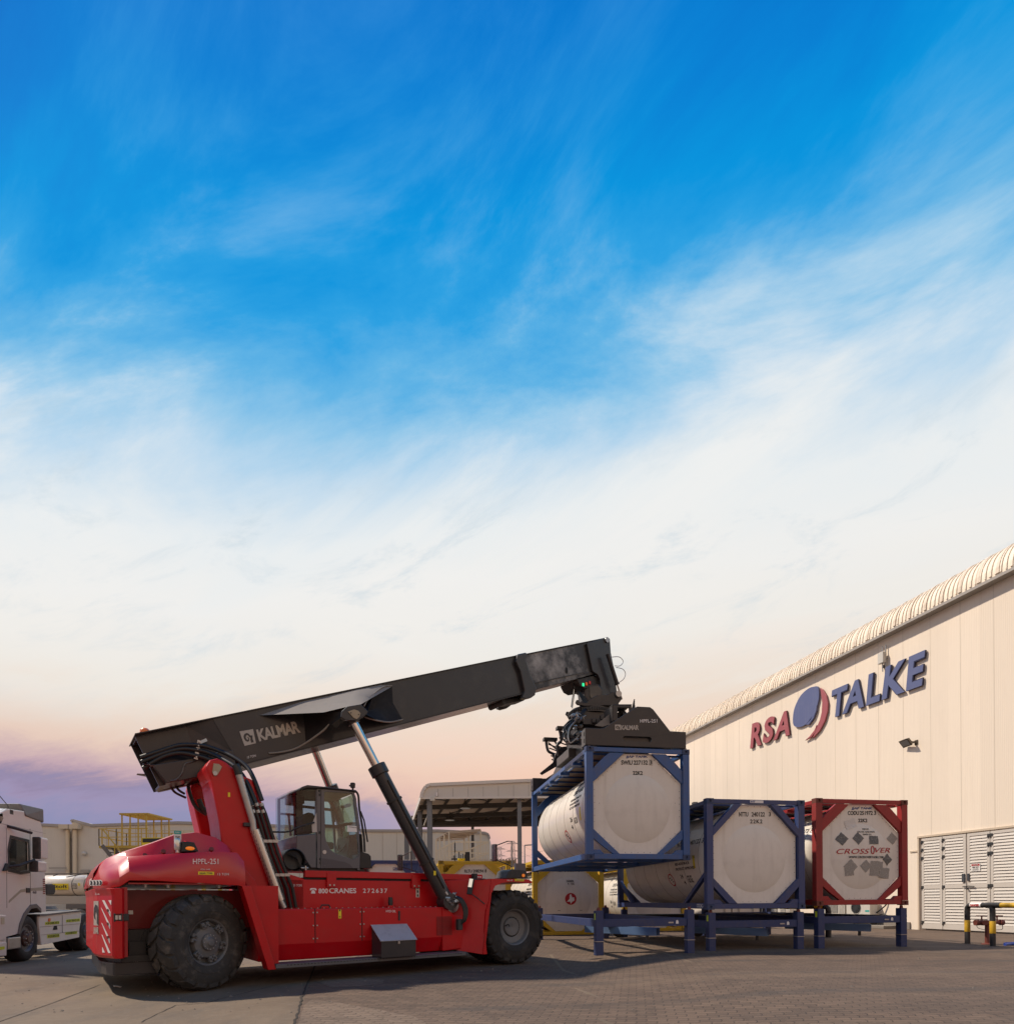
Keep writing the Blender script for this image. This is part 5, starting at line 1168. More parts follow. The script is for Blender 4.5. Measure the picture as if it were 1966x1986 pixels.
# tool box
b = MB(); b.yz([(-.12, .353), (.299, .353), (.299, .94), (-.12, .66)], 2.96, 3.67); tb = b.build('tool_box', CHAR, rs, bev=.008)
dy, dz = .4195, .28; ln = math.hypot(dy, dz); ny, nz = -dz/ln*.012, dy/ln*.012
b = MB(); b.hexa([(2.94, -.135, .655), (3.69, -.135, .655), (3.69, .295, .942), (2.94, .295, .942)], [(2.94, -.135+ny, .655+nz), (3.69, -.135+ny, .655+nz), (3.69, .295+ny, .942+nz), (2.94, .295+ny, .942+nz)]); b.build('lid', TREAD, tb)
MB().box(3.29, 3.33, -.135, -.1201, .60, .65).build('latch', STL, tb)
# top rail that carries the cab
b = MB(); b.box(1.84, 5.74, .66, .78, 1.84, 1.965); tr = b.build('cab_rail', RED, rs, bev=.006)
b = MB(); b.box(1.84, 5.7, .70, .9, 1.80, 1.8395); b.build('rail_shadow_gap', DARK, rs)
b = MB()
for x0, x1 in ((2.24, 2.42), (4.0, 4.2)): b.box(x0, x1, .645, .6995, 1.66, 1.93)
br = b.build('rail_bracket', RED, tr, bev=.008)
b = MB()
for x0, x1 in ((2.24, 2.42), (4.0, 4.2)):
    for x in (x0+.05, x1-.05): b.cyl((x, .645, 1.70), (x, .63, 1.70), .018, n=8)
b.build('bolt', STL, tr)
# lettering
def T(par, s, cr, v, x0, x1, y0, y1, m=WHT, bold=.0, sh=0, sp=1.0, nm='lettering', th=.004): return txt(MB(), s, quad(RS, cr, v, x0, x1, y0, y1), v-.001, th, bold, sh, sp).build(nm, m, par)
uf = bpy.data.objects['upper_frame']
b = MB(); txt(b, '800', quad(RS, c6, .7, 832, 902, 703, 739), .699, .004, .02); txt(b, 'CRANES', quad(RS, c6, .7, 911, 1112, 700, 738), .699, .004, .02); txt(b, '272637', quad(RS, c6, .7, 1162, 1342, 703, 736), .699, .004, .01, 0, 1.35); b.build('lettering', WHT, uf)
p0 = M(c6(768, 740), .7); p1 = M(c6(818, 700), .7); x0, z0, x1, z1 = p0[0], p0[1], p1[0], p1[1]; w = x1-x0; h = z1-z0
b = MB(); b.xz([(x0+.18*w, z0), (x1-.18*w, z0), (x1-.25*w, z0+.42*h), (x1-.36*w, z0+.62*h), (x0+.36*w, z0+.62*h), (x0+.25*w, z0+.42*h)], .695, .699)
b.xz([(x0, z0+.62*h), (x0+.22*w, z0+.58*h), (x0+.26*w, z0+.74*h), (x1-.26*w, z0+.74*h), (x1-.22*w, z0+.58*h), (x1, z0+.62*h), (x1-.04*w, z0+.88*h), (x1-.2*w, z1), (x0+.2*w, z1), (x0+.04*w, z0+.88*h)], .695, .699); b.build('telephone_symbol', WHT, uf)
T(uf, '31 TON', c6, .7, 645, 708, 671, 688); T(chs, 'HYD OIL', c6, .3, 1333, 1406, 862, 880)
a0 = M(c6(1555, 768), .7); a1 = M(c6(1580, 680), .7); l = lab('warning_label', mat('white_label', (.6, .56, .52), .5), .70, a0[0], a1[0], a0[1], a1[1], uf)
b = MB(); xm = (a0[0]+a1[0])/2; z0 = a0[1]; hh = a1[1]-a0[1]
for f, g_ in ((.06, .28), (.38, .62), (.72, .94)): b.xz([(xm-.02, z0+hh*f), (xm+.02, z0+hh*f), (xm+.005, z0+hh*g_), (xm-.012, z0+hh*g_)], .690, .6945)
b.build('warning_symbol', INK, l)
# ---- mast: front leg plates and the two towers
b = MB(); b.xz([(.60, 1.66), (.74, 1.66), (1.13, .27), (1.0, .27)], 0.0, .30); lg = b.build('mast_leg', RED, rs, bev=.008)
b = MB(); b.xz([(.76, 1.66), (1.2, 1.66), (1.2, .36), (1.1, .36)], .10, .69); b.build('mast_base', RED, rs)
b = MB(); b.xz(Ms(.3, c5, (1795, 560), (1830, 690))+Ms(.3, c6, (372, 858), (470, 858), (360, 640), (290, 560)), .301, .68); b.build('mast_foot', RED, rs, bev=.01)
tow = Ms(.70, c1, (950, 1100), (985, 1048), (1040, 1036), (1100, 1062), (1160, 1112), (1225, 1165), (1300, 1195))+Ms(.70, c6, (430, 100), (555, 430), (600, 590), (735, 632), (735, 855), (360, 855))+Ms(.70, c5, (1830, 640), (1700, 470), (1645, 360))+Ms(.70, c1, (1050, 1500), (1012, 1310), (990, 1200))
tow2 = [(.30, 3.62), (.34, 3.80), (.44, 3.92), (.57, 3.93), (.68, 3.86), (.79, 3.64), (1.20, 2.66), (1.62, 1.66), (.64, 1.66), (.60, 2.05), (.52, 2.46), (.44, 2.86), (.36, 3.25)]
b = MB(); b.xz(tow, .70, 1.50); tw = b.build('mast_tower', RED, rs, bev=.03)
b = MB(); b.xz(tow2, FW-1.50, FW-.95); b.build('mast_tower', RED, rs, bev=.03)
b = MB(); b.hexa([(1.20, 1.2, 2.62), (1.24, 1.2, 2.62), (1.24, 3.0, 2.62), (1.20, 3.0, 2.62)], [(.95, 1.2, 3.2), (.99, 1.2, 3.2), (.99, 3.0, 3.2), (.95, 3.0, 3.2)])
b.box(.65, 1.2, 1.5001, 2.6399, 2.0, 2.35); b.build('mast_cross_plate', RED, rs)
pp = M(c1(1020, 1150), .69)
cov = Ms(.69, c1, (1010, 1075), (1050, 1080), (1072, 1100), (1058, 1130), (1035, 1165), (1015, 1170), (1000, 1140)); MB().xz(cov, .675, .6995).build('pin_cover', BRASS, tw, bev=.004)
MB().cyl((pp[0], .675, pp[1]), (pp[0], .655, pp[1]), .035).build('pin_bolt', STL, tw)
a0 = M(c1(1118, 1322), .69); MB().box(a0[0], a0[0]+.035, .694, .6995, a0[1], a0[1]+.075).build('yellow_label', YELS, tw)
t2_ = bpy.data.objects['mast_tower.001']
a0 = M(c1(935, 1352), FW-1.5); txt(MB(), 'TOW', rq(a0[0], a0[0]+.13, a0[1], a0[1]+.05), FW-1.505, .003).build('yellow_lettering', YELS, t2_)
b = MB(); b.tube([M(c1(820, 1220), 2.5)[:1]+(2.5,)+M(c1(820, 1220), 2.5)[1:], (lambda q: (q[0], 2.5, q[1]))(M(c1(850, 1330), 2.5)), (lambda q: (q[0], 2.48, q[1]))(M(c1(905, 1390), 2.48)), (lambda q: (q[0], 2.46, q[1]))(M(c1(965, 1450), 2.46))], .05, 10, smooth=5)
def P3(cr, x, y, v): q = M(cr(x, y), v); return (q[0], v, q[1])
b = MB(); b.tube([P3(c1, 820, 1215, 2.5), P3(c1, 835, 1300, 2.5), P3(c1, 880, 1400, 2.48), P3(c1, 960, 1455, 2.46)], .035, 10, smooth=5)
b.tube([P3(c1, 900, 1340, 2.45), P3(c1, 925, 1400, 2.45), P3(c1, 965, 1450, 2.45)], .05, 10, smooth=5); b.build('hose_bundle', HOSE, rs, smooth=True)
# ---- exhaust and hoses down the mast front edge
b = MB(); b.tube([P3(c1, 1195, 1150, .62), P3(c1, 1300, 1500, .62), P3(c6, 350, 260, .62), P3(c6, 548, 790, .61), P3(c6, 575, 848, .61)], .058, 16); ex = b.build('exhaust_pipe', STL, rs, smooth=True)
MB().tube([P3(c1, 1175, 1090, .64), P3(c1, 1190, 1120, .62), P3(c1, 1199, 1160, .62)], .066, 16).build('exhaust_elbow', HOSE, ex, smooth=True)
b = MB(); b.tube([P3(c6, 360, 268, .61), P3(c6, 548, 790, .61)], .078, 20)
PERF = bpy.data.materials.new('perforated_heat_shield'); PERF.use_nodes = True
nt = PERF.node_tree; pb_ = nt.nodes['Principled BSDF']; pb_.inputs['Metallic'].default_value = .8; pb_.inputs['Roughness'].default_value = .35
vo = nt.nodes.new('ShaderNodeTexVoronoi'); vo.inputs['Scale'].default_value = 42; vo.inputs['Randomness'].default_value = .05; tcc = nt.nodes.new('ShaderNodeTexCoord'); nt.links.new(tcc.outputs['Object'], vo.inputs[0])
rr_ = nt.nodes.new('ShaderNodeValToRGB'); rr_.color_ramp.elements[0].position = .30; rr_.color_ramp.elements[0].color = (.02, .02, .02, 1); rr_.color_ramp.elements[1].position = .36; rr_.color_ramp.elements[1].color = (.62, .56, .50, 1); nt.links.new(vo.outputs['Distance'], rr_.inputs[0]); nt.links.new(rr_.outputs[0], pb_.inputs['Base Color'])
b.build('heat_shield', PERF, ex, smooth=True)
b = MB()
for x, y in ((300, 228), (490, 815)): q = P3(c6, x, y, .64); b.box(q[0]-.05, q[0]+.10, .60, .6995, q[2]-.03, q[2]+.03)
b.build('clamp', PBLK, ex)
for k in range(3):
    v = .62-.01*k; o = 36*k
    p_ = MB().tube([P3(c1, 1295+o, 1395-6*k, v), P3(c6, 375+o*.9, 150, v), P3(c6, 462+o*.95, 440, v), P3(c6, 560+o*1.1, 700, v), P3(c6, 590+o*1.05, 845, v)], .030, 10).build('hydraulic_pipe', HOSE, rs, smooth=True)
    f = MB()
    for x, y in ((1290+o, 1370), (1300+o, 1420)): q = P3(c1, x, y, v); f.cyl(q, (q[0]+.02, q[1], q[2]-.05), .038, n=12)
    for x, y in ((442+o, 350), (528+o, 600)): q = P3(c6, x, y, v-.01); f.box(q[0]-.05, q[0]+.04, q[1]-.03, q[1]+.03, q[2]-.03, q[2]+.02)
    f.build('pipe_fitting', STL, p_)
    off = [(0, 0), (0, 0), (0, 0)]
    hs = [[(470, 1030), (640, 975), (760, 940), (890, 940), (1000, 962), (1130, 1015), (1250, 1095), (1310, 1190), (1370, 1350)],
          [(475, 1065), (640, 1000), (770, 968), (880, 975), (985, 1000), (1080, 1045), (1180, 1110), (1255, 1210), (1330, 1380)],
          [(490, 1110), (640, 1025), (760, 998), (870, 1015), (980, 1045), (1070, 1085), (1150, 1120), (1225, 1220), (1298, 1390)]][k]
    vs_ = [1.62, 1.56, 1.50, 1.46, 1.40, 1.15, .9, .72, .62-.01*k]
    MB().tube([P3(c1, x, y, vv) for (x, y), vv in zip(hs, vs_)], .038, 12, smooth=6).build('boom_hose', HOSE, rs, smooth=True)
b = MB(); q0 = P3(c1, 905, 905, 1.47); q1 = P3(c1, 878, 1045, 1.47); b.beam(q0, q1, .06, .04, up=(0, 1, 0)); 
for k in range(5): s = Vector(q0).lerp(Vector(q1), (k+.5)/5); b.cyl(s, s+Vector((0, -.05, 0)), .014, n=8)
b.beam(P3(c1, 895, 925, 1.5), P3(c1, 955, 900, 1.55), .05, .05); b.build('hose_clamp', STL, rs)
b = MB(); b.tube([P3(c1, 690, 1240, 2.35), P3(c1, 725, 1290, 2.4), P3(c1, 805, 1330, 2.45)], .022, 8, smooth=5); b.tube([P3(c1, 725, 1235, 2.4), P3(c1, 755, 1275, 2.4), P3(c1, 795, 1300, 2.45)], .022, 8, smooth=5); b.build('boom_hose', HOSE, rs, smooth=True)
# ---- boom
B0, B1 = 1.60, 2.54
sl = .398; zt = lambda x: 4.27+.62*sl+x*sl                        # top line
zbm = lambda x: 3.45+.26*sl+x*sl                                  # bottom line
ends = [( .49, zt(.49)), (7.74, zt(7.74)), (8.02, zt(7.74)-.88), (1.05, zbm(1.05)), (.88, 3.95), (.81, 4.17)]
b = MB(); b.xz([(.49, zt(.49)), (7.60, zt(7.60)), (7.92, zbm(7.92)), (.95, zbm(.95)), (.81, 4.17)], B0, B1); boom = b.build('boom', CHAR, rs, bev=.012)
b = MB(); b.xz([(-.71, zt(-.71)), (7.60, zt(7.60)), (7.60, zt(7.60)+.018), (-.71, zt(-.71)+.018)], B0-.03, B1+.03); b.xz([(1.0, zbm(1.0)), (7.92, zbm(7.92)), (7.92, zbm(7.92)-.018), (1.0, zbm(1.0)-.018)], B0-.03, B1+.03); b.build('boom_flange', CHAR, boom)
# rear narrower hollow head
N0, N1 = 1.71, 2.43
rear = [(-.70, zt(-.70)), (.08, zt(.08)), (.49, zt(.49)), (.81, 4.17), (.95, zbm(.95)), (-.34, zbm(-.34))]
b = MB()
for y0, y1 in ((N0, N0+.03), (N1-.03, N1)): b.xz(rear, y0, y1)
def slab(b, p, q, th, y0, y1):
    d = (Vector(q)-Vector(p)).normalized(); n_ = Vector((-d.y, d.x))*th; b.xz([p, q, (q[0]+n_.x, q[1]+n_.y), (p[0]+n_.x, p[1]+n_.y)], y0, y1)
slab(b, (.9, zt(.9)-.001), (-.68, zt(-.68)-.001), .035, N0+.031, N1-.031); slab(b, (-.32, zbm(-.32)+.002), (.95, zbm(.95)+.002), .035, N0+.031, N1-.031)
mid0 = (-.47, 3.93); slab(b, (-.52, 3.87), (.6, 4.3), .03, N0+.031, N1-.031)
b.xz([(.15, 3.6), (.19, 3.6), (.0, 4.5), (-.04, 4.5)], N0+.032, N1-.032)
b.build('boom_end', CHAR, boom)
b = MB()     # facets where the boom widens
for s in (0, 1):
    yo, yi = (B0, N0) if s == 0 else (B1, N1)
    b.hexa([(.08, yi, zt(.08)-.002), (.49, yo, zt(.49)-.002), (.49, (B0+.1 if s == 0 else B1-.1), zt(.49)-.003), (.1, (N0+.005 if s == 0 else N1-.005), zt(.1)-.003)], [(.30, yi, 3.86), (.81, yo, 4.17), (.81, (B0+.1 if s == 0 else B1-.1), 4.17), (.32, (N0+.005 if s == 0 else N1-.005), 3.87)])
b.build('boom_facet', CHAR, boom)
b = MB()     # lower cheek around the pivot, hanging lower than the boom
ck = Ms(1.66, c1, (480, 1090), (560, 1095), (780, 1060), (1140, 985), (1165, 1105), (940, 1172), (655, 1232), (600, 1160), (560, 1105))
b.xz(ck, 1.52, 1.70); b.xz(ck, FW-1.70, FW-1.52); b.build('pivot_cheek', CHAR, boom, bev=.015)
b = MB(); b.tube([P3(c1, 1060, 990, 1.515), P3(c1, 860, 1060, 1.515), P3(c1, 800, 1080, 1.515), P3(c1, 775, 1150, 1.515), P3(c1, 735, 1195, 1.515), P3(c1, 690, 1205, 1.515)], .016, 8, smooth=5); b.build('weld_edge', CHARW, boom)
MB().cyl((.48, .935, 3.72), (.48, FW-.935, 3.72), .06, n=24).build('pivot_pin', STL, rs, smooth=True)
q = P3(c1, 492, 838, 1.8); MB().lathe([(.08, 0), (.078, .045), (.05, .075), (.001, .08)], (q[0]+.02, 1.80, zt(-.5)+.02), 'z', 20).build('orange_beacon', ORG, boom, smooth=True)
# boom logo
emb = mat('beige_decal', (.46, .41, .36), .5, 0, 0, .35, (.15, .13, .12), 14)
def ram_logo(par, q, y, back, ink, s_=1.0):
    bl, br, tr_, tl = [Vector(p) for p in q]
    def U(a, c): p = bl*(1-a)*(1-c)+br*a*(1-c)+tl*(1-a)*c+tr_*a*c; return (p.x, p.y)
    pl = MB().xz([tuple(bl), tuple(br), tuple(tr_), tuple(tl)], y-.004, y-.0005).build('emblem', back, par)
    out = [(.14, .50), (.18, .66), (.30, .78), (.46, .82), (.60, .74), (.68, .60), (.86, .58), (.80, .36), (.84, .10), (.62, .10), (.60, .30), (.66, .44), (.58, .52), (.50, .66), (.38, .66), (.30, .54), (.32, .40), (.42, .34), (.48, .42), (.42, .50), (.50, .52), (.56, .40), (.48, .24), (.34, .22), (.20, .32)]
    MB().xz([U(*p) for p in out], y-.007, y-.0041).build('ram_curl', ink, pl)
ram_logo(boom, Ms(B0, c1, (1240, 945), (1325, 925), (1303, 820), (1203, 838)), B0, emb, CHAR)
q = Ms(B0, c1, (1350, 912), (1658, 845), (1632, 757), (1325, 825)); txt(MB(), 'KALMAR', q, B0-.001, .005, .035, 0, .9).build('lettering', BEIGE, boom)
q = Ms(B0, c1, (1260, 1040), (1325, 1024), (1325, 1008), (1260, 1022)); txt(MB(), '15 TON', q, B0-.001, .004, .0).build('lettering', WHT, boom)
# saddle: lens-shaped pod that carries the lift-cylinder pins
base = Ms(B0, c1, (1350, 718), (1450, 686))+Ms(B0, c2, (0, 600), (200, 560), (400, 515), (560, 488), (615, 503), (560, 510), (500, 545), (450, 595), (415, 645))+Ms(B0, c2, (415, 735), (470, 760), (550, 768), (640, 762), (690, 750))
def pod(s):
    Y = (lambda y: y) if s == 0 else mir
    P_ = lambda cr, x, y, v: (lambda q: (q[0], Y(v), q[1]))(M(cr(x, y), v))
    lt = P_(c1, 1350, 718, B0-.005); tp = [P_(c2, x, y, B0-.005) for x, y in ((-60, 616), (150, 572), (350, 524), (500, 495), (570, 485), (612, 500))]
    ap = [P_(c2, x, y, .80) for x, y in ((236, 690), (275, 655), (380, 637), (432, 690))]; apb = [P_(c2, x, y, .80) for x, y in ((420, 712), (395, 735), (355, 760), (260, 755), (230, 735))]
    low = [P_(c2, 690, 750, B0-.005), P_(c2, 620, 768, B0-.005), P_(c2, 540, 768, B0-.005), P_(c2, 450, 748, B0-.03)]
    lowl = [P_(c1, 1860, 800, B0-.03), P_(c1, 1760, 880, B0-.03), P_(c1, 1600, 970, B0-.005), P_(c1, 1430, 1002, B0-.005)]
    up = MB(); vs = [lt]+tp+[ap[3], ap[2], ap[1], ap[0]]; 
    v_ = lambda p, q, t: tuple(Vector(p).lerp(Vector(q), t))
    r0 = [lt, P_(c2, -60, 616, B0-.005), P_(c2, 150, 572, B0-.005), P_(c2, 350, 524, B0-.005), P_(c2, 440, 508, B0-.005), P_(c2, 530, 490, B0-.005), P_(c2, 612, 500, B0-.005)]
    r1 = [v_(lt, ap[0], .02), v_(lt, ap[0], .40), v_(lt, ap[0], .78), ap[1], ap[2], P_(c2, 462, 590, 1.22), P_(c2, 612, 504, B0-.006)]
    up.grid([r0, [v_(a, c, .5) for a, c in zip(r0, r1)], r1]); up.build('saddle_top_plate', SADL, boom, smooth=True)
    # right concave web: from the right tips to the apex
    rw = MB(); vs = [tp[-1], P_(c2, 540, 530, 1.50), P_(c2, 460, 600, 1.25), ap[3]]; vs2 = [low[0], P_(c2, 600, 766, 1.50), P_(c2, 500, 752, 1.25), apb[0]]
    rw.grid([vs, [(Vector(a)*.5+Vector(c)*.5+Vector((-.10, (.12 if s == 0 else -.12)*k_, -.02))) for a, c, k_ in zip(vs, vs2, (0, .6, 1, .3))], vs2]).build('saddle_web', CHARM, boom, smooth=True)
    lw = MB(); a_ = [P_(c1, 1672, 702, B0+.01), P_(c1, 1740, 703, 1.42), P_(c1, 1830, 705, 1.2), ap[0]]; c2_ = [P_(c1, 1692, 925, B0+.01), P_(c1, 1755, 885, 1.42), P_(c1, 1830, 830, 1.2), apb[4]]
    lw.grid([a_, [(Vector(a)*.5+Vector(c)*.5+Vector((0, (.14 if s == 0 else -.14)*k_, 0))) for a, c, k_ in zip(a_, c2_, (0, .6, 1, .2))], c2_]).build('saddle_web', CHARM, boom, smooth=True)
    ry = MB(); ry.tube([P_(c1, 1420, 1000, B0-.01), P_(c1, 1520, 990, 1.55), P_(c1, 1640, 955, 1.48), P_(c1, 1800, 850, 1.23), P_(c1, 1870, 785, 1.10)], .018, 8, smooth=4); ry.tube([P_(c2, 410, 730, 1.1), P_(c2, 500, 756, 1.25), P_(c2, 600, 768, 1.5), P_(c2, 692, 750, B0-.01)], .018, 8, smooth=4)
    ry.tube([P_(c2, 405, 650, .98), P_(c2, 430, 605, 1.15), P_(c2, 480, 555, 1.35), P_(c2, 550, 505, 1.52), P_(c2, 612, 500, B0-.01)], .014, 8, smooth=4)
    ry.build('saddle_edge', SADL, boom, smooth=True)
    lug = [(p[0], p[2]) for p in ap+apb]; lg_ = MB().xz(lug, *( (.77, .85) if s == 0 else (FW-.85, FW-.77))).build('cylinder_lug', CHAR, boom, bev=.015)
    if s == 0:
        cv = Ms(.77, c2, (283, 690), (330, 675), (362, 685), (378, 705), (370, 730), (350, 748), (325, 738)); MB().xz(cv, .755, .7695).build('pin_cover', BRASS, lg_, bev=.004)
        b_ = MB()
        for x, y in ((308, 700), (365, 712)): q = M(c2(x, y), .755); b_.cyl((q[0], .755, q[1]), (q[0], .748, q[1]), .012, n=8)
        b_.build('bolt', PBLK, lg_)
SADL = mat('lit_grey_plate', (.25, .225, .20), .62, 0, 0, .5, (.16, .15, .14), 3, spec=.2)  # paler than the boom: sunlight on the saddle plate is put into its colour
pod(0); pod(1)
# collar at the end of the outer boom
b = MB()
cl_ = Ms(1.54, c2, (1540, 268), (1600, 254), (1612, 275), (1600, 310), (1635, 430), (1678, 520), (1668, 570), (1640, 590), (1600, 600), (1570, 590), (1590, 540), (1560, 400), (1525, 320))
b.xz(cl_, 1.50, 1.62); b.xz(cl_, FW-1.62, FW-1.50)
b.xz([(7.50, zt(7.5)+.0), (7.76, zt(7.76)+.0), (7.76, zt(7.76)+.05), (7.50, zt(7.5)+.05)], 1.621, FW-1.621); b.xz([(7.66, zbm(7.66)-.02), (8.06, zbm(8.06)-.02), (8.04, zbm(8.04)-.13), (7.68, zbm(7.68)-.12)], 1.621, FW-1.621)
b.build('boom_collar', CHAR, boom, bev=.02)
b = MB(); b.xz([(7.40, zt(7.4)-.06), (7.44, zt(7.44)-.06), (7.70, zbm(7.7)+.06), (7.66, zbm(7.66)+.06)], B0-.035, B0-.001); b.build('stiffener', CHAR, boom, bev=.008)
b = MB(); q0 = M(c2(1425, 628), 1.9); q1 = M(c2(1540, 600), 1.9); b.cyl((q0[0]-.03, 1.75, q0[1]), (q0[0]-.03, 2.35, q0[1]), .075); b.beam((q0[0]-.02, 2.0, q0[1]), (q1[0]+.15, 2.0, q1[1]+.03), .4, .10); b.build('cable_roller', PBLK, boom, bev=.01)
# inner boom
I0, I1 = 1.69, 2.45
ib = Ms(I0, c3, (262, 272), (700, 172), (820, 150), (780, 400), (650, 455), (330, 515)); ibp = [(7.5, ib[0][1]-.12)]+ib[:1]+ib[1:2]+[(10.72, 8.77)]
b = MB(); zi = lambda x: 8.77-(10.69-x)*.395; b.xz([(7.62, zi(7.62)), (10.62, zi(10.62)), (10.35, 7.72), (9.5, 7.36), (7.9, 7.36-1.6*.40)], I0, I1); inner = b.build('inner_boom', CHARW, rs, bev=.012)
b = MB(); b.xz([(7.62, zi(7.62)), (10.62, zi(10.62)), (10.62, zi(10.62)+.02), (7.62, zi(7.62)+.02)], I0-.03, I1+.03)
b.xz([(8.0, zi(8.0)-.76), (9.9, zi(9.9)-.80), (9.9, zi(9.9)-.82), (8.0, zi(8.0)-.78)], I0-.025, I1+.025); b.build('boom_flange', CHAR, inner)
q = M(c3(567, 385), I0); MB().xz([(q[0]+.055*math.cos(2*PI*k/16)*(.45+.55*(1 if math.sin(2*PI*k/16) < 0 else .6)), q[1]+.085*math.sin(2*PI*k/16)) for k in range(16)], I0-.006, I0-.001).build('access_hole', DARK, inner)
# head
hd = Ms(1.64, c3, (690, 180), (820, 152), (865, 137), (885, 150), (890, 250), (915, 380), (936, 540), (920, 585), (900, 600), (860, 605), (830, 645), (812, 640), (822, 560), (815, 450), (800, 412), (770, 400), (660, 430), (640, 455), (755, 395))
hp_ = Ms(1.64, c3, (715, 185), (820, 152), (865, 137), (885, 150), (892, 250), (918, 380), (937, 540), (920, 585), (885, 600), (850, 615), (830, 645), (822, 560), (812, 450), (795, 415), (765, 398), (757, 385))
b = MB(); b.xz(hp_, 1.62, 1.68); b.xz(hp_, FW-1.68, FW-1.62)
rim_ = Ms(1.68, c3, (885, 150), (892, 250), (918, 380), (937, 540)); 
for i in range(3): slab(b, rim_[i+1], rim_[i], -.03, 1.681, FW-1.681)
i_ = Ms(1.64, c3, (822, 560), (812, 450), (795, 415), (765, 398), (660, 425))
for i in range(4): slab(b, i_[i+1], i_[i], .03, 1.681, FW-1.681)
head = b.build('boom_head', CHAR, rs, bev=.01)
q = P3(c3, 868, 158, 1.6); MB().cyl((q[0], 1.58, q[2]), (q[0], FW-1.58, q[2]), .075, n=18).build('head_pin', STL, head, smooth=True)
# signal panel and lamps under the inner boom
q0 = P3(c3, 650, 470, 1.85); q1 = P3(c3, 770, 450, 1.85)
pn = MB().xz(Ms(1.75, c3, (640, 452), (760, 425), (802, 450), (818, 560), (760, 512), (700, 522), (664, 500)), 1.72, 2.42).build('signal_panel', PBLK, head, bev=.02)
for (x, y), m_ in (((690, 491), LGRN), ((714, 485), LORG), ((738, 476), LRD2)):
    q = P3(c3, x, y, 1.715); MB().box(q[0]-.035, q[0]+.035, 1.69, 1.7195, q[2]-.045, q[2]+.045).build('signal_lamp', m_, pn, bev=.015)
# damper cylinders beside the head
def cyl2(p, q, r, f, par, nm='damper', m1=CHAR, m2=CHR):
    p, q = Vector(p), Vector(q); mdl = p.lerp(q, f); o = MB().cyl(p, mdl, r).build(nm, m1, par, smooth=True); MB().cyl(mdl, q, r*.45).build('rod', m2, o, smooth=True); MB().cyl(mdl-(q-p).normalized()*.03, mdl+(q-p).normalized()*.02, r*1.2).build('gland', m1, o, smooth=True); return o
cyl2(P3(c3, 872, 262, 1.45), P3(c3, 980, 600, 1.45), .055, .66, rs)
cyl2(P3(c3, 628, 455, 1.9), P3(c3, 610, 665, 1.9), .03, .3, rs)
b = MB(); b.tube([P3(c3, 905, 285, 1.6), P3(c3, 960, 285, 1.5), P3(c3, 988, 318, 1.5), P3(c3, 965, 350, 1.5), P3(c3, 925, 350, 1.55)], .010, 6, smooth=6); b.tube([P3(c3, 935, 362, 1.6), P3(c3, 985, 375, 1.5), P3(c3, 1005, 410, 1.5), P3(c3, 990, 450, 1.5), P3(c3, 955, 475, 1.55)], .010, 6, smooth=6); b.build('loose_hose', STL, head)
# ---- lift cylinders
for yy in (1.0, FW-1.0):
    bq = P3(c7, 448, 800, .34); top = Vector((2.86, .95, 4.98)); botm = Vector(bq); knee = Vector(P3(c2, 500, 1108, .82))
    knee = top.lerp(botm, ((knee-top).dot(botm-top))/(botm-top).length_squared)
    if yy > 2: top, botm, knee = [Vector((p.x, FW-p.y, p.z)) for p in (top, botm, knee)]
    c_ = MB().cyl(knee, botm, .145, n=28).build('lift_cylinder', CHAR, rs, smooth=True)
    MB().cyl(top, knee, .088, n=24).build('rod', CHR, c_, smooth=True)
    d = (botm-top).normalized(); MB().cyl(knee-d*.04, knee+d*.16, .182, n=28).build('gland', CHAR, c_, smooth=True, bev=.01)
    MB().cyl(top-d*.08, top+d*.12, .12, n=20).build('rod_eye', CHAR, c_, smooth=True)
    MB().tube([knee+d*.3+Vector((.0, -.165, 0)), botm-d*.3+Vector((0, -.165, 0))], .018, 8).build('side_pipe', HOSE, c_)
    for f in (.32, .93):
        MB().cyl(knee.lerp(botm, f*.75)-d*.02, knee.lerp(botm, f*.75)+d*.02, .165, n=28).build('band', PBLK, c_, smooth=True)
    MB().cyl(botm+Vector((0, -.14, 0)), botm+Vector((0, .14, 0)), .17, n=24).build('foot_eye', CHAR, c_, smooth=True)
    if yy < 2: q = M(c7(348, 587), .30); MB().box(q[0]-.02, q[0]+.03, .262, .272, q[1]-.05, q[1]+.04).build('yellow_label', YELS, c_)
b = MB()
rr = random.Random(3)
c0 = Vector(P3(c7, 475, 795, .30))
for k in range(26): p = c0+Vector((rr.uniform(-.18, .14), rr.uniform(-.1, .1), rr.uniform(-.15, .16))); b.cyl(p, p+Vector((rr.uniform(-.08, .08), rr.uniform(-.08, .03), rr.uniform(-.08, .08))), rr.uniform(.015, .04), n=8)
b.lathe([(.14, -.1), (.14, .1), (.05, .12), (.05, -.12)], (c0.x+.05, c0.y+.1, c0.z-.1), 'y', 18, True); b.build('hydraulic_valve', STL, rs)
b = MB()
for k in range(4): o = k*9; b.tube([P3(c7, 490+o, 762, .25), P3(c7, 535+o, 785, .12), P3(c7, 570+o, 860, .08), P3(c7, 567+o*.6, 940, .08), P3(c7, 540, 985-o, .14)], .020, 8, smooth=6)
for k in range(2): b.tube([P3(c7, 350+14*k, 590, .33), P3(c7, 395+14*k, 660, .28), P3(c7, 425+10*k, 740, .25)], .018, 8, smooth=5)
b.build('valve_hose', HOSE, rs, smooth=True)
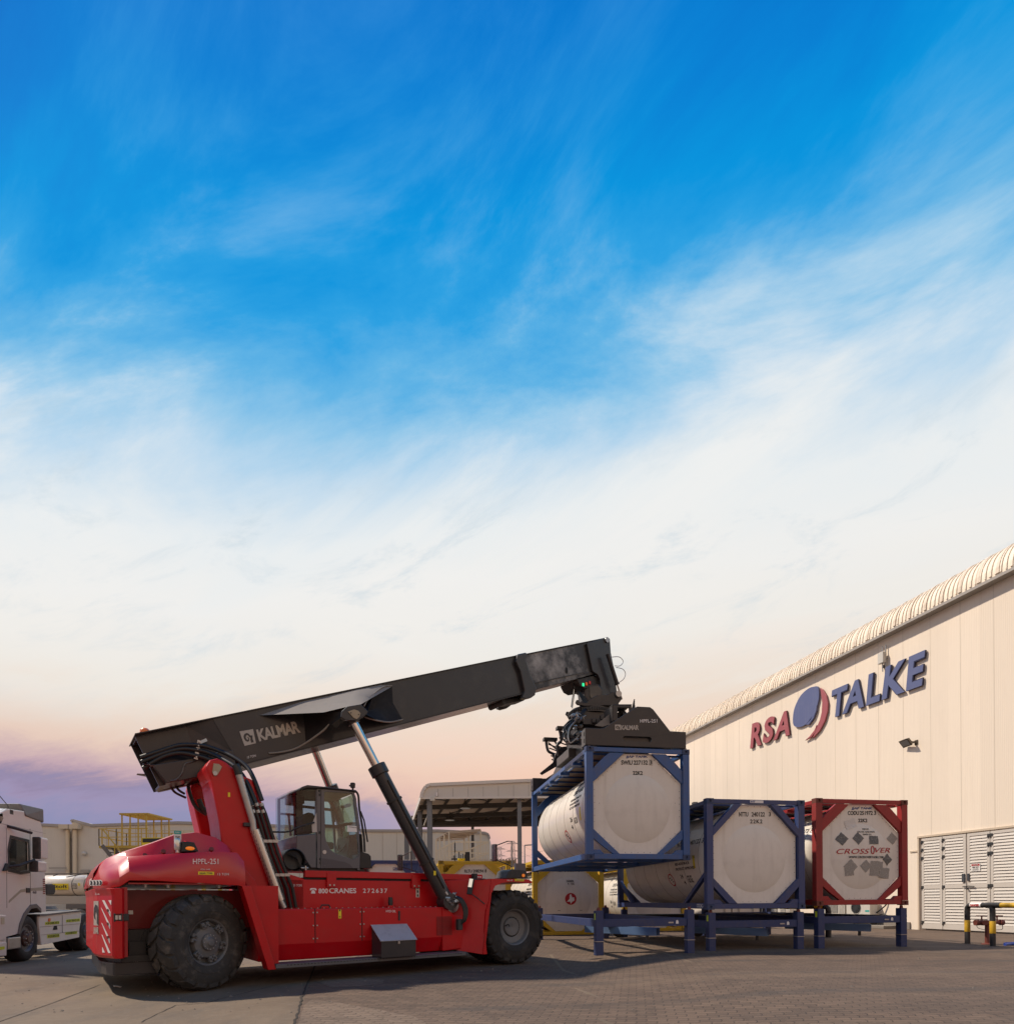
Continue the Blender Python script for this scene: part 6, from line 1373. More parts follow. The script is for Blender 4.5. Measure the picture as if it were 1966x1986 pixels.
MB().box(*(lambda a, c: (a[0], c[0], .10, .20, c[1], a[1]))(M(c7(520, 930), .15), M(c7(555, 1010), .15))).build('hose_terminal', PBLK, rs, bev=.01)
# ---- front fender (near and far)
def fender(s):
    Y = (lambda y: y) if s == 0 else mir
    b = MB(); A = (4.62, .55); C = (5.27, .0)
    t4 = [(4.62, Y(.60), .42), (5.27, Y(.0), .28), (5.33, Y(.0), .28), (4.68, Y(.60), .42)]; u4 = [(4.70, Y(.60), 1.82), (5.50, Y(.0), 1.84), (5.56, Y(.0), 1.84), (4.76, Y(.60), 1.82)]
    b.hexa(t4, u4); fn = b.build('fender', RED, rs, bev=.004)
    out = [(5.27, .28), (5.38, .28), (5.32, .75), (5.36, 1.15), (5.46, 1.48), (5.60, 1.70), (5.78, 1.765), (6.05, 1.79), (6.56, 1.765), (6.62, 1.79), (6.50, 1.85), (5.50, 1.85)]
    b = MB(); b.xz(out, Y(-.02), Y(.03)); b.build('fender_edge', RED, fn, bev=.004)
    b = MB(); b.xz([(5.50, 1.85), (6.47, 1.85), (6.62, 1.79), (6.56, 1.765), (6.05, 1.79), (5.60, 1.79)], Y(.031), Y(1.25)); b.build('fender_top', RED, fn)
    return fn
fnr = fender(0); fender(1)
b = MB(); b.box(4.95, 6.9, 1.25, FW-1.25, .55, 1.55); b.build('front_axle', REDL, rs, bev=.02)
b = MB(); b.box(4.9, 5.74, .72, FW-.72, 1.3, 1.83); b.build('front_frame', RED, rs, bev=.01)
a0 = M(c7(888, 648), 0); a1 = M(c7(928, 638), 0); txt(MB(), 'PSI-145', rq(a0[0], a1[0], a0[1], a1[1]), -.021, .003).build('lettering', WHT, fnr)
a0 = M(c7(945, 648), 0); a1 = M(c7(1012, 634), 0); yl = MB().box(a0[0], a1[0], -.024, -.0205, a0[1], a1[1]).build('yellow_label', YELS, fnr); txt(MB(), 'CAUTION', rq(a0[0]+.03, a1[0]-.03, a0[1]+.01, a1[1]-.01), -.0245, .002).build('lettering', INKF, yl)
b = MB(); lm = Ms(.15, c7, (880, 628), (900, 572), (925, 560), (1010, 568), (1032, 575), (1043, 627)); b.xz(lm, .12, .55); lb = b.build('lamp_housing', PBLK, rs, bev=.02)
q = M(c7(1010, 606), .12); MB().cyl((q[0], .095, q[1]), (q[0], .119, q[1]), .035).build('amber_lamp', AMB, lb, smooth=True)
q = M(c7(935, 520), .9); MB().box(*(lambda a, c: (a[0], c[0], .8, .86, c[1], a[1]))(M(c7(955, 515), .8), M(c7(1030, 575), .8))).build('side_plate', CABG, rs)
# mirrors
def mirror(nm, arm, c, w, h, v, tilt, par=rs):
    a_ = MB().tube(arm, .016, 8).build('mirror_arm', PBLK, par, smooth=True)
    T_ = Matrix.Translation(c) @ Matrix.Rotation(tilt, 4, 'Z'); hs = MB().box(-w/2, w/2, -.02, .06, -h/2, h/2).xf(T_).build('mirror', PBLK, a_, bev=.02); MB().box(-w/2+.018, w/2-.018, -.026, -.0201, -h/2+.018, h/2-.018).xf(T_).build('mirror_glass', MIRR, hs)
q = P3(c7, 797, 437, 3.9)
mirror('mirror', [P3(c7, 930, 575, 3.3), P3(c7, 930, 352, 3.6), P3(c7, 895, 352, 3.7), P3(c7, 815, 382, 3.9)], q, .16, .50, 3.9, math.radians(-60))
MB().tube([P3(c7, 930, 575, 3.35), P3(c7, 930, 540, 3.5), P3(c7, 815, 490, 3.9)], .014, 8).build('mirror_arm', PBLK, rs)
q = P3(c7, 98, 510, 3.4)
mirror('mirror', [P3(c7, 185, 572, 3.0), P3(c7, 180, 430, 3.0), P3(c7, 115, 460, 3.3)], q, .13, .40, 3.4, math.radians(-42))
MB().tube([P3(c7, 118, 545, 3.38), P3(c7, 215, 575, 3.1)], .012, 8).build('mirror_arm', PBLK, rs)
q = P3(c7, 622, 688, .05); hh_ = MB().box(-.055, .055, -.03, .03, -.17, .17).xf(Matrix.Translation(q) @ Matrix.Rotation(.22, 4, 'Y') @ Matrix.Rotation(-1.0, 4, 'Z')).build('mirror', PBLK, rs, bev=.015)
MB().box(-.04, .04, -.036, -.0301, -.02, .155).xf(Matrix.Translation(q) @ Matrix.Rotation(.22, 4, 'Y') @ Matrix.Rotation(-1.0, 4, 'Z')).build('mirror_glass', MIRR, hh_)
MB().tube([P3(c7, 645, 635, .05), P3(c7, 720, 632, .1), P3(c7, 765, 642, .03)], .012).build('mirror_arm', PBLK, rs)
MB().tube([P3(c7, 632, 745, .02), P3(c7, 680, 780, 0), P3(c7, 725, 818, -.03)], .012).build('mirror_arm', PBLK, rs)
q = P3(c7, 652, 612, .6); MB().box(q[0]-.05, q[0]+.05, .56, .66, q[2]-.05, q[2]+.06).build('camera_box', PBLK, rs, bev=.01)
b = MB()
for x in (5.55, 5.62, 5.68): b.box(x-.02, x+.02, .650, .6595, 1.90, 1.925)
b.build('rail_slot', WHT, tr)
# ---- cab
def Cb(*pts, v=.75): return [M(d3(x, y), v) for x, y in pts]
y0c, y1c = .75, 1.98
lowp = Cb((392, 1045), (730, 1015), (730, 1600), (640, 1600), (560, 1480), (500, 1360), (450, 1310), (392, 1290))
b = MB(); b.xz(lowp, y0c, y1c); cab = b.build('cab', CABG, rs, bev=.015)
dr = Cb((735, 265), (1350, 300), (1395, 420), (1440, 900), (1460, 1400), (1455, 1605), (800, 1605), (735, 1600)); hole = Cb((850, 330), (880, 312), (1310, 335), (1345, 370), (1395, 800), (1440, 1400), (1330, 1452), (1180, 1400), (1050, 1360), (960, 1290), (900, 1180), (870, 1060), (868, 800))
b = MB(); b.xz(dr, y0c-.012, y0c+.03, holes=[hole]); door = b.build('cab_door', CABG, cab, bev=.004)
b = MB(); b.xz(hole, y0c+.005, y0c+.012); b.build('door_glass', GLS, door)
b = MB(); b.xz(dr, y1c-.03, y1c+.01, holes=[hole]); b.build('cab_side', CABG, cab); b = MB(); b.xz(hole, y1c-.015, y1c-.008); b.build('side_glass', GLS, cab)
g1 = Cb((735, 265), (800, 268), (800, 1605), (735, 1600)); MB().xz([ (g1[0][0]+.070, g1[0][1]), (g1[0][0]+.078, g1[0][1]), (g1[2][0]-.0, g1[2][1]), (g1[2][0]-.008, g1[2][1])], y0c-.016, y0c-.012).build('door_seam', DARK, door)
b = MB()
for x, y in ((780, 365), (780, 1000), (790, 1450), (790, 1510), (775, 300)): q = M(d3(x, y), .74); b.cyl((q[0], .738, q[1]-.02), (q[0], .738, q[1]+.02), .016, n=10)
b.build('door_hinge', PBLK, door)
q = M(d3(862, 1330), .74); MB().cyl((q[0], .737, q[1]), (q[0], .731, q[1]), .037, n=24).build('door_lock', mat('pale_round_cover', (.55, .48, .43), .4), door, smooth=True)
a0 = M(d3(1245, 985), .75); a1 = M(d3(1408, 893), .75); nt_ = MB().box(a0[0], a1[0], .743, .749, a0[1], a1[1]).build('notice', WHT, door); txt(MB(), 'SAFE WORKING LOAD', rq(a0[0]+.03, a1[0]-.01, a1[1]-.035, a1[1]-.018), .7425, .002).build('lettering', INKF, nt_)
ram_logo(door, [M(d3(*p), .738) for p in ((848, 1580), (880, 1580), (880, 1538), (848, 1538))], .738, emb, CABG); txt(MB(), 'KALMAR', [M(d3(*p), .738) for p in ((893, 1578), (1035, 1578), (1035, 1540), (893, 1540))], .7375, .003, .03).build('lettering', mat('tan_lettering', (.35, .28, .17), .5), door)
dk = Cb((820, 1435), (1000, 1460), (1200, 1500), (1290, 1540), (1330, 1600), (820, 1598)); MB().xz(dk, y0c-.017, y0c-.0125).build('lower_trim', mat('navy_slate_trim', (.030, .035, .052), .3, 0, .4), door)
# pillars, roof
b = MB(); pil = Cb((718, 262), (735, 262), (735, 1020), (718, 1020)); b.xz(pil, y0c, y0c+.06)
b.box(1.74, 1.78, y1c-.05, y1c, 2.55, 3.44); b.box(2.05, 2.10, y1c-.05, y1c, 2.5, 3.5)
b.build('cab_pillar', CABG, cab)
rfp = Cb((440, 262), (470, 235), (560, 205), (850, 235), (1350, 288), (1400, 330), (1330, 312), (850, 262), (560, 258), (450, 285))
b = MB(); b.xz(rfp, y0c-.06, y1c+.06); b.build('cab_roof', CHAR, cab, bev=.015)
b = MB(); b.xz(Cb((560, 256), (850, 263), (1340, 313), (1350, 330), (860, 285), (560, 270)), y0c-.01, y1c+.01); b.build('roof_lining', BLK, cab)
# rear quarter glass (side and back)
sgp = Cb((392, 285), (718, 262), (718, 1020), (392, 1045)); MB().xz(sgp, y0c+.005, y0c+.012).build('side_glass', GLSR, cab); MB().xz(sgp, y1c-.012, y1c-.005).build('side_glass', GLS, cab)
xg = sgp[0][0]; cg = MB(); rows = []
for k in range(9):
    a = PI/2*k/8; x = xg-.20+.20*math.sin(a) if k else xg-.20; y = y0c+.20-.20*math.cos(a)*0-.20*math.sin(a)+.0; rows.append([(xg-.20*math.cos(a), y0c+.20*(1-math.sin(a))+.004, 2.52), (xg-.20*math.cos(a), y0c+.20*(1-math.sin(a))+.004, 3.28)])
rows = [[(x_, y_, 2.58), (x_, y_, 3.43)] for x_, y_ in ((xg-.03, y1c-.02), (xg-.05, y1c-.2), (xg-.06, 1.3), (xg-.05, y0c+.12), (xg-.02, y0c+.03), (xg, y0c+.006))]; cg.grid(rows).build('rear_glass', GLSR, cab, smooth=True)
lp_ = Cb((655, 1000), (645, 880), (725, 665), (735, 990)); MB().xz(lp_, y0c-.01, y0c+.0).build('rear_reflector_panel', mat('pale_plastic_panel', (.45, .40, .37), .4), cab)
b = MB(); b.tube([P3(d3, -10, 990, .8), P3(d3, 190, 993, .75), P3(d3, 300, 978, .7), P3(d3, 370, 930, .7), P3(d3, 520, 880, .7), P3(d3, 690, 830, .72)], .016, 8); b.build('wiper', PBLK, cab)
# front glass and nose
fx0 = M(d3(1400, 330), .8)[0]
b = MB(); rows = []
for z, x in ((3.47, 2.84), (3.2, 2.96), (2.8, 3.02), (2.45, 3.04), (2.25, 3.04)): rows.append([(x-.06, y0c+.02, z), (x, y0c+.18, z), (x+.04, 1.5, z), (x, y1c-.18, z), (x-.06, y1c-.02, z)])
b.grid(rows).build('front_glass', GLS, cab, smooth=True)
b = MB(); b.tube([P3(d3, 1370, 290, .8), P3(d3, 1430, 370, .8), P3(d3, 1450, 600, .8), P3(d3, 1500, 900, .8), P3(d3, 1530, 1100, .8), P3(d3, 1540, 1330, .8)], .022, 8, smooth=5); b.tube([P3(d3, 1470, 640, 1.0), P3(d3, 1530, 800, 1.0), P3(d3, 1590, 1160, 1.0)], .016, 8); b.build('grab_rail', PBLK, cab, smooth=True)
b = MB(); b.xz(Cb((1460, 1605), (1460, 1330), (1500, 1330), (1600, 1360), (1640, 1400), (1645, 1560), (1670, 1605)), y0c-.02, y1c-.1); b.build('cab_nose', BLK, cab, bev=.04)
b = MB(); b.box(2.88, 2.93, y0c, y1c, 2.0, 2.3); b.build('front_sill', CABG, cab)
b = MB(); b.box(1.85, 3.05, y0c+.05, y1c-.05, 1.97, 2.03); b.build('cab_floor', BLK, cab)
q = P3(d3, 1340, 210, .95); b = MB(); b.cyl((q[0], .95, q[2]-.09), (q[0], .95, q[2]-.04), .02); b.lathe([(.045, -.04), (.05, .04), (.04, .055), (.001, .06)], q, 'z', 18); b.box(q[0]-.07, q[0]-.04, .93, .97, q[2]-.02, q[2]+.01); b.build('work_lamp', CHAR, cab, smooth=True)
# interior
b = MB(); sp_ = [M(d3(x, y), 1.45) for x, y in ((430, 1020), (425, 800), (450, 720), (520, 680), (600, 700), (650, 760), (650, 1020))]; b.xz(sp_, 1.2, 1.7); s1_ = b.build('seat_back', SEAT, cab, bev=.05)
MB().box(sp_[0][0]+.1, sp_[0][0]+.62, 1.2, 1.7, 2.42, 2.56).build('seat', SEAT, cab, bev=.04)
b = MB(); b.xz([M(d3(x, y), 1.4) for x, y in ((1140, 1500), (1200, 1060), (1400, 1040), (1430, 1500))], 1.1, 1.8); b.build('dashboard', BLK, cab, bev=.03)
q = P3(d3, 1350, 1100, 1.2); b = MB(); b.lathe([(.17, -.012), (.195, -.012), (.195, .012), (.17, .012)], (0, 0, 0), 'x', 28, True); b.xf(Matrix.Translation((q[0]-.12, 1.45, q[2]-.1)) @ Matrix.Rotation(.5, 4, 'Y')); b.build('steering_wheel', BLK, cab, smooth=True)
b = MB(); b.xz([M(d3(x, y), 1.5) for x, y in ((900, 880), (905, 820), (1150, 835), (1400, 870), (1400, 900), (1150, 880))], 1.9, 2.1); b.xz([M(d3(x, y), 2.1) for x, y in ((960, 550), (985, 600), (1020, 830), (985, 830))], 2.0, 2.1); b.xz([M(d3(x, y), 1.9) for x, y in ((1000, 450), (1130, 470), (1360, 850), (1170, 850))], 1.95, 2.15); b.build('interior_frame', BLK, cab)
b = MB(); b.beam((1.75, 1.8, 3.12), (2.05, 1.8, 3.12), .04); b.beam((1.9, 1.8, 3.12), (1.94, 1.8, 2.7), .035); b.beam((2.15, 1.8, 3.30), (2.8, 1.8, 3.28), .05); b.box(1.80, 2.05, 1.3, 1.7, 3.28, 3.42); b.build('interior_rail', BLK, cab)
q = P3(d3, 1225, 1040, 1.3); MB().box(q[0]-.06, q[0]+.06, 1.28, 1.3, q[2]-.07, q[2]+.06).build('display', mat('pale_green_screen', (.25, .38, .30), .3), cab)
# round air filter/hose drum at the rear foot of the cab
q = P3(d3, 340, 1460, .8); b = MB(); b.lathe([(.19, -.06), (.205, -.05), (.205, .3), (.001, .3), (.001, .06), (.17, .04)], (q[0], .80, q[2]), 'y', 32); dm_ = b.build('hose_recess', BLK, rs, smooth=True)
b = MB()
for k in range(7): o = k*.02; b.tube([(q[0]-.10+o, .78-.005*k, q[2]+.10-.5*o), (q[0]+.02+o*.4, .76, q[2]+.12-o), (q[0]+.11, .75, q[2]+.02-o), (q[0]+.10+o*.5, .76, q[2]-.12), (q[0]+.18, .78, q[2]-.24+o*.3)], .011, 6, smooth=5)
b.build('coiled_hose', HOSE, dm_, smooth=True)
qq = P3(d3, 540, 1600, .72); b = MB(); b.cyl((qq[0]-.08, .72, qq[2]), (qq[0]+.05, .72, qq[2]), .02, n=10); b.cyl((qq[0], .70, qq[2]-.04), (qq[0], .70, qq[2]+.04), .018, n=10); b.build('coupling', STL, dm_)
arc_ = Cb((520, 1600), (430, 1680), (330, 1740), (380, 1690), (480, 1640)); 
# ---- rear hood (moulded)
REDH = mat('red_gloss_hood', (.50, .002, .006), .32, 0, .45, .10, (.10, .01, .01), 2.2, bump=.012, bscale=4, var=.1)
ST = [(-1.345, [(.75, 1.615), (.80, 1.62), (.85, 1.625), (.95, 1.63), (1.05, 1.635)]),
      (-1.34, [(.70, 1.61), (.70, 1.70), (.76, 1.76), (.88, 1.79), (1.0, 1.82)]),
      (-1.26, [(.36, 1.61), (.37, 1.71), (.52, 1.83), (.66, 1.89), (.80, 1.97)]),
      (-1.17, [(.12, 1.61), (.13, 1.73), (.36, 1.89), (.60, 1.96), (.70, 2.06)]),
      (-1.06, [(.02, 1.63), (.03, 1.76), (.26, 1.95), (.55, 2.02), (.65, 2.12)]),
      (-.94, [(.0, 1.72), (.01, 1.85), (.24, 2.08), (.52, 2.10), (.61, 2.18)]),
      (-.60, [(.0, 1.72), (.01, 1.88), (.22, 2.12), (.50, 2.13), (.60, 2.32)]),
      (-.26, [(.0, 1.70), (.01, 1.93), (.14, 2.15), (.50, 2.17), (.60, 2.48)]),
      (.05, [(.0, 1.69), (.01, 2.0), (.09, 2.18), (.50, 2.19), (.60, 2.535)]),
      (.34, [(.0, 1.67), (.01, 2.0), (.08, 2.195), (.50, 2.20), (.60, 2.47)]),
      (.55, [(.0, 1.66), (.01, 1.98), (.08, 2.19), (.50, 2.20), (.60, 2.32)]),
      (.66, [(.02, 1.63), (.04, 1.90), (.12, 2.06), (.50, 2.08), (.60, 2.12)])]
rows = []
for x, pr in ST:
    L_ = []
    lx = 0
    for y, z in pr: L_.append((x, y, z))
    L_.append((x, .80, pr[-1][1]+.02)); L_.append((x+lx, FW/2, pr[-1][1]+.03)); L_.append((x, FW-.80, pr[-1][1]+.02))
    for y, z in reversed(pr): L_.append((x, FW-y, z))
    rows.append(L_)
def dup_row(r, d): return [(p[0]+d, p[1], p[2]) for p in r]
# hold the creases by doubling rows/columns slightly
R2 = []
for i, r in enumerate(rows):
    n = []
    for j, p in enumerate(r):
        n.append(p)
    R2.append(n)
last = dup_row(R2[-1], .004); R2 = R2+[last]
b = MB().grid(R2); hood = b.build('rear_hood', REDH, rs, bev=.028, smooth=True, ang=50, fix=True)
me = hood.data
sd = hood.modifiers.new('thickness', 'SOLIDIFY'); sd.thickness = .03; sd.offset = -1
hood.modifiers.move(1, 0)
# recess behind: inner shell below hood
b = MB(); b.box(-.98, .95, .98, FW-.98, .95, 1.60); b.box(-.95, .62, .05, FW-.05, 1.668, 1.688); b.build('wheel_arch', REDL, rs)
b = MB()
for x in (-.72, -.42, .30): b.cyl((x, .18, 1.665), (x, .18, 1.62), .025, n=10); b.cyl((x, .18, 1.667), (x, .18, 1.655), .05, n=12)
b.build('buffer', STL, rs)
b = MB(); b.box(-.95, -.35, .45, FW-.45, .56, .98); b.box(-.5, .6, 1.0, FW-1.0, .45, .94); b.cyl((-.55, .42, .82), (-.55, .50, .82), .20, n=24); b.cyl((-.85, .40, .75), (-.3, .42, .60), .03); b.box(-.92, -.70, .36, .45, .56, .80); b.build('rear_machinery', BLK, rs)
b = MB(); b.lathe([(.15, -.0), (.20, .0), (.20, .06), (.15, .06)], (-.50, .36, .83), 'y', 28, True); b.build('duct_ring', HOSE, rs, smooth=True)
b = MB(); q = P3(c5, 880, 918, .0); b.box(q[0]-.06, q[0]+.05, .0, .05, q[2]-.06, q[2]+.06); b.box(q[0]+.051, q[0]+.13, .02, .12, q[2]-.05, q[2]+.05); cn = b.build('rear_camera', PBLK, rs, bev=.006)
b = MB(); b.box(q[0]-.04, q[0]-.01, -.006, -.0005, q[2]-.03, q[2]+.03); b.box(q[0]+.0, q[0]+.03, -.006, -.0005, q[2]-.03, q[2]+.03); b.build('lens', LENS, cn)
q = P3(c5, 970, 880, .55); MB().box(q[0]-.03, q[0]+.03, .545, .5595, q[2]-.03, q[2]+.03).build('small_plate', mat('white_plate', (.7, .67, .64), .5), rs)
# rear bumper door
pl_ = [(-1.03, .0), (-1.12, .0), (-1.155, .04), (-1.31, .46), (-1.345, .9), (-1.335, FW/2), (-1.345, FW-.9), (-1.31, FW-.46), (-1.155, FW-.04), (-1.12, FW), (-1.03, FW), (-1.0, FW-.05), (-1.0, .05)]
b = MB(); n = len(pl_)
def tier(k, z): return [(x if i > 9 or i < 1 else x+k, y, z) for i, (x, y) in enumerate(pl_)]
b = MB(); tiers = [tier(.03, .585), tier(.0, .63), tier(-.0, 1.50), tier(-.02, 1.605)]
vs = [p for t_ in tiers for p in t_]; fs = [(k*n+i, k*n+(i+1) % n, (k+1)*n+(i+1) % n, (k+1)*n+i) for k in range(3) for i in range(n)]+[tuple(range(n)), tuple(3*n+i for i in range(n))]
b.add(vs, fs); bump = b.build('rear_bumper', RED, rs, bev=.012)
b = MB(); b.box(-1.029, -.96, .06, .5, .60, 1.62); b.build('bumper_edge', REDL, bump)
# white slanted stripes on the near chamfer of the bumper
fa_, fb_ = Vector((-1.155, .04)), Vector((-1.31, .46)); fd = (fb_-fa_)
nrm = Vector((-fd.y, fd.x)).normalized(); nrm = nrm if nrm.x < 0 else -nrm
BF = Frame(0, 0, 0)
wa = RS.mat() @ Vector((fa_.x, fa_.y, 0)); wb = RS.mat() @ Vector((fb_.x, fb_.y, 0)); FB = Frame(wb.x, wb.y, math.atan2(wa.y-wb.y, wa.x-wb.x)); Lf = (wa-wb).length
def onface(cr, x, y): k, z = FB.p(cr(x, y), 0); k = max(-.35, min(Lf+.12, k)); return k, z
def facepoly(par, nm, m, cr, pts, o=.004, th=.003):
    P = [FB.p(cr(x, y), 0) for x, y in pts]; u = (fa_-fb_).normalized()
    def mp(a, c, d):
        if a > Lf: a = Lf
        p = fb_+u*a+nrm*(o-.002+d); return (p.x, p.y, c)
    return MB().prism(P, 0, th, mp).build(nm, m, par)
for pts in (((760, 790), (776, 790), (822, 878), (822, 915)), ((751, 845), (762, 860), (820, 975), (818, 1005)), ((755, 958), (762, 965), (818, 1082), (816, 1112)), ((756, 1045), (764, 1052), (821, 1180), (806, 1182)), ((760, 1140), (763, 1140), (780, 1178), (762, 1178)), ((806, 790), (828, 790), (826, 826))): facepoly(bump, 'white_stripe', WHT, c5, pts)
for y in (865, 965, 1065): 
    k, z = FB.p(c5(805, y), 0); p = fb_+(fa_-fb_).normalized()*k+nrm*.006; MB().cyl((p.x, p.y, z), (p.x+nrm.x*.01, p.y+nrm.y*.01, z), .022, n=14).build('bumper_hole', CREDD, bump)
facepoly(bump, 'emblem', emb, c5, ((697, 796), (733, 796), (733, 978), (697, 976)))
facepoly(bump, 'emblem_curl', CHAR, c5, ((700, 900), (702, 850), (712, 822), (726, 830), (732, 860), (732, 975), (722, 960), (724, 900), (716, 870), (708, 900), (712, 930), (706, 930)), .008)
P = [FB.p(c5(x, y), 0) for x, y in ((697, 1038), (734, 1038), (734, 988), (697, 988))]
u_ = (fa_-fb_).normalized(); pts_, fs_ = glyphs('LMAR', .03, 0, .9)
def mm(a, c, d):
    k = P[0][0]+(P[1][0]-P[0][0])*a; z = P[0][1]+(P[3][1]-P[0][1])*c; p = fb_+u_*k+nrm*(.003+d); return (p.x, p.y, z)
solid2d(MB(), pts_, fs_, mm, .003).build('lettering', BEIGE, bump)
P2_ = [FB.p(c5(x, y), 0) for x, y in ((708, 750), (740, 750), (740, 735), (708, 735))]; pts_, fs_ = glyphs('23 TON', .0)
def mm2(a, c, d):
    k = P2_[0][0]+(P2_[1][0]-P2_[0][0])*a; z = P2_[0][1]+(P2_[3][1]-P2_[0][1])*c; p = fb_+u_*k+nrm*(.003+d); return (p.x, p.y, z)
solid2d(MB(), pts_, fs_, mm2, .003).build('lettering', WHT, bump)
# chevron strip on the rear edge of the hood
fc = facepoly(hood, 'chevron_strip', mat('white_plate', (.7, .67, .64), .5), c5, ((682, 652), (690, 641), (765, 639), (778, 648), (778, 668), (768, 681), (690, 684), (682, 674)), .035)
for x in (692, 716, 740, 762): facepoly(fc, 'chevron', INK, c5, ((x, 645), (x+9, 645), (x+14, 661), (x+9, 678), (x, 678), (x+4, 661)), .042)
# counterweight slab
cwp = [(-.35, .30), (-1.10, .30), (-1.13, .33), (-1.20, .5), (-1.25, .75), (-1.27, 1.1), (-1.26, FW/2), (-1.27, FW-1.1), (-1.25, FW-.75), (-1.13, FW-.33), (-1.10, FW-.30), (-.35, FW-.30)]
b = MB(); b.xy(cwp, .315, .505); cw = b.build('counterweight', CHAR, rs, bev=.01)
b = MB(); b.xy([(x+.10 if x < -1 else x, y) for x, y in cwp], .506, .585); b.box(-1.0, -.5, .28, .3, .506, .60); b.build('counterweight_upper', BLK, cw)
T(cw, '3 TON', c5, .3, 948, 1022, 1230, 1248)
# hood marks
hb = hood
T(hb, 'HPFL-251', c5, -.004, 1432, 1620, 482, 522, bold=.0, sp=1.05); T(hb, 'PSI-145', c5, 0, 1490, 1560, 556, 566); T(hb, '13 TON', c5, 0, 1615, 1698, 588, 605, sp=1.1)
yl = MB().box(*(lambda a, c: (a[0], c[0], -.005, -.001, a[1], c[1]))(M(c5(1470, 600)), M(c5(1588, 579)))).build('yellow_label', YELS, hb); T(yl, 'REAR TYRE', c5, -.0055, 1482, 1576, 583, 596, INKF)
# lamps and plate on the hood
q = M(c5(1320, 390), .25); b = MB(); b.cyl((q[0], .27, 2.17), (q[0], .27, 2.24), .03); b.lathe([(.045, .07), (.052, .10), (.05, .22), (.035, .25), (.001, .255)], (q[0], .27, 2.14), 'z', 20); b.build('beacon_stem', LENS, hb, smooth=True)
b = MB(); b.lathe([(.038, 0), (.045, .06), (.04, .13), (.02, .16), (.001, .165)], (q[0]+.095, .24, 2.19), 'z', 18); b.build('red_lamp', LRED, hb, smooth=True)
pb2 = Ms(.20, c5, (1345, 432), (1352, 352), (1440, 360), (1472, 428)); b = MB(); b.xz(pb2, .18, .52); lh = b.build('lamp_housing', BLK, hb, bev=.012)
q2 = M(c5(1410, 405), .18); b = MB(); b.lathe([(.001, -.012), (.04, -.008), (.05, .0)], (0, 0, 0), 'y', 20); b.xf(Matrix.Translation((q2[0], .178, q2[1])) @ Matrix.Scale(1.3, 4, (1, 0, 0)) @ Matrix.Scale(.6, 4, (0, 0, 1))); b.build('amber_lamp', AMB, lh, smooth=True)
b = MB(); b.box(q[0]-.02, q[0]+.02, .30, .34, 2.17, 2.42); b.build('plate_stem', PBLK, hb)
p0 = M(c5(1292, 358), .29); p1 = M(c5(1345, 275), .29); pt = MB().box(p0[0], p1[0], .288, .296, p0[1], p1[1]).build('number_plate', mat('white_plate', (.7, .67, .64), .5), hb)
zz_ = p0[1]+(p1[1]-p0[1])*.70; MB().box(p0[0], p1[0], .284, .2875, zz_, p1[1]).build('plate_band', TEAL, pt); txt(MB(), '7302', rq(p0[0]+.015, p1[0]-.015, p0[1]+.04, zz_-.03), .2875, .003, .01).build('lettering', INK, pt); txt(MB(), 'RAK', rq(p0[0]+.02, p1[0]-.02, zz_+.015, p1[1]-.015), .2835, .002).build('lettering', WHT, pt)
b = MB()
for x, y in ((1075, 452), (1212, 425), (1568, 408)):
    q = M(c5(x, y), .42); b.cyl((q[0], .40, q[1]), (q[0]+.0, .44, q[1]-.02), .035 if x > 1100 else .03, n=16)
b.build('hood_recess', CREDD, hb)
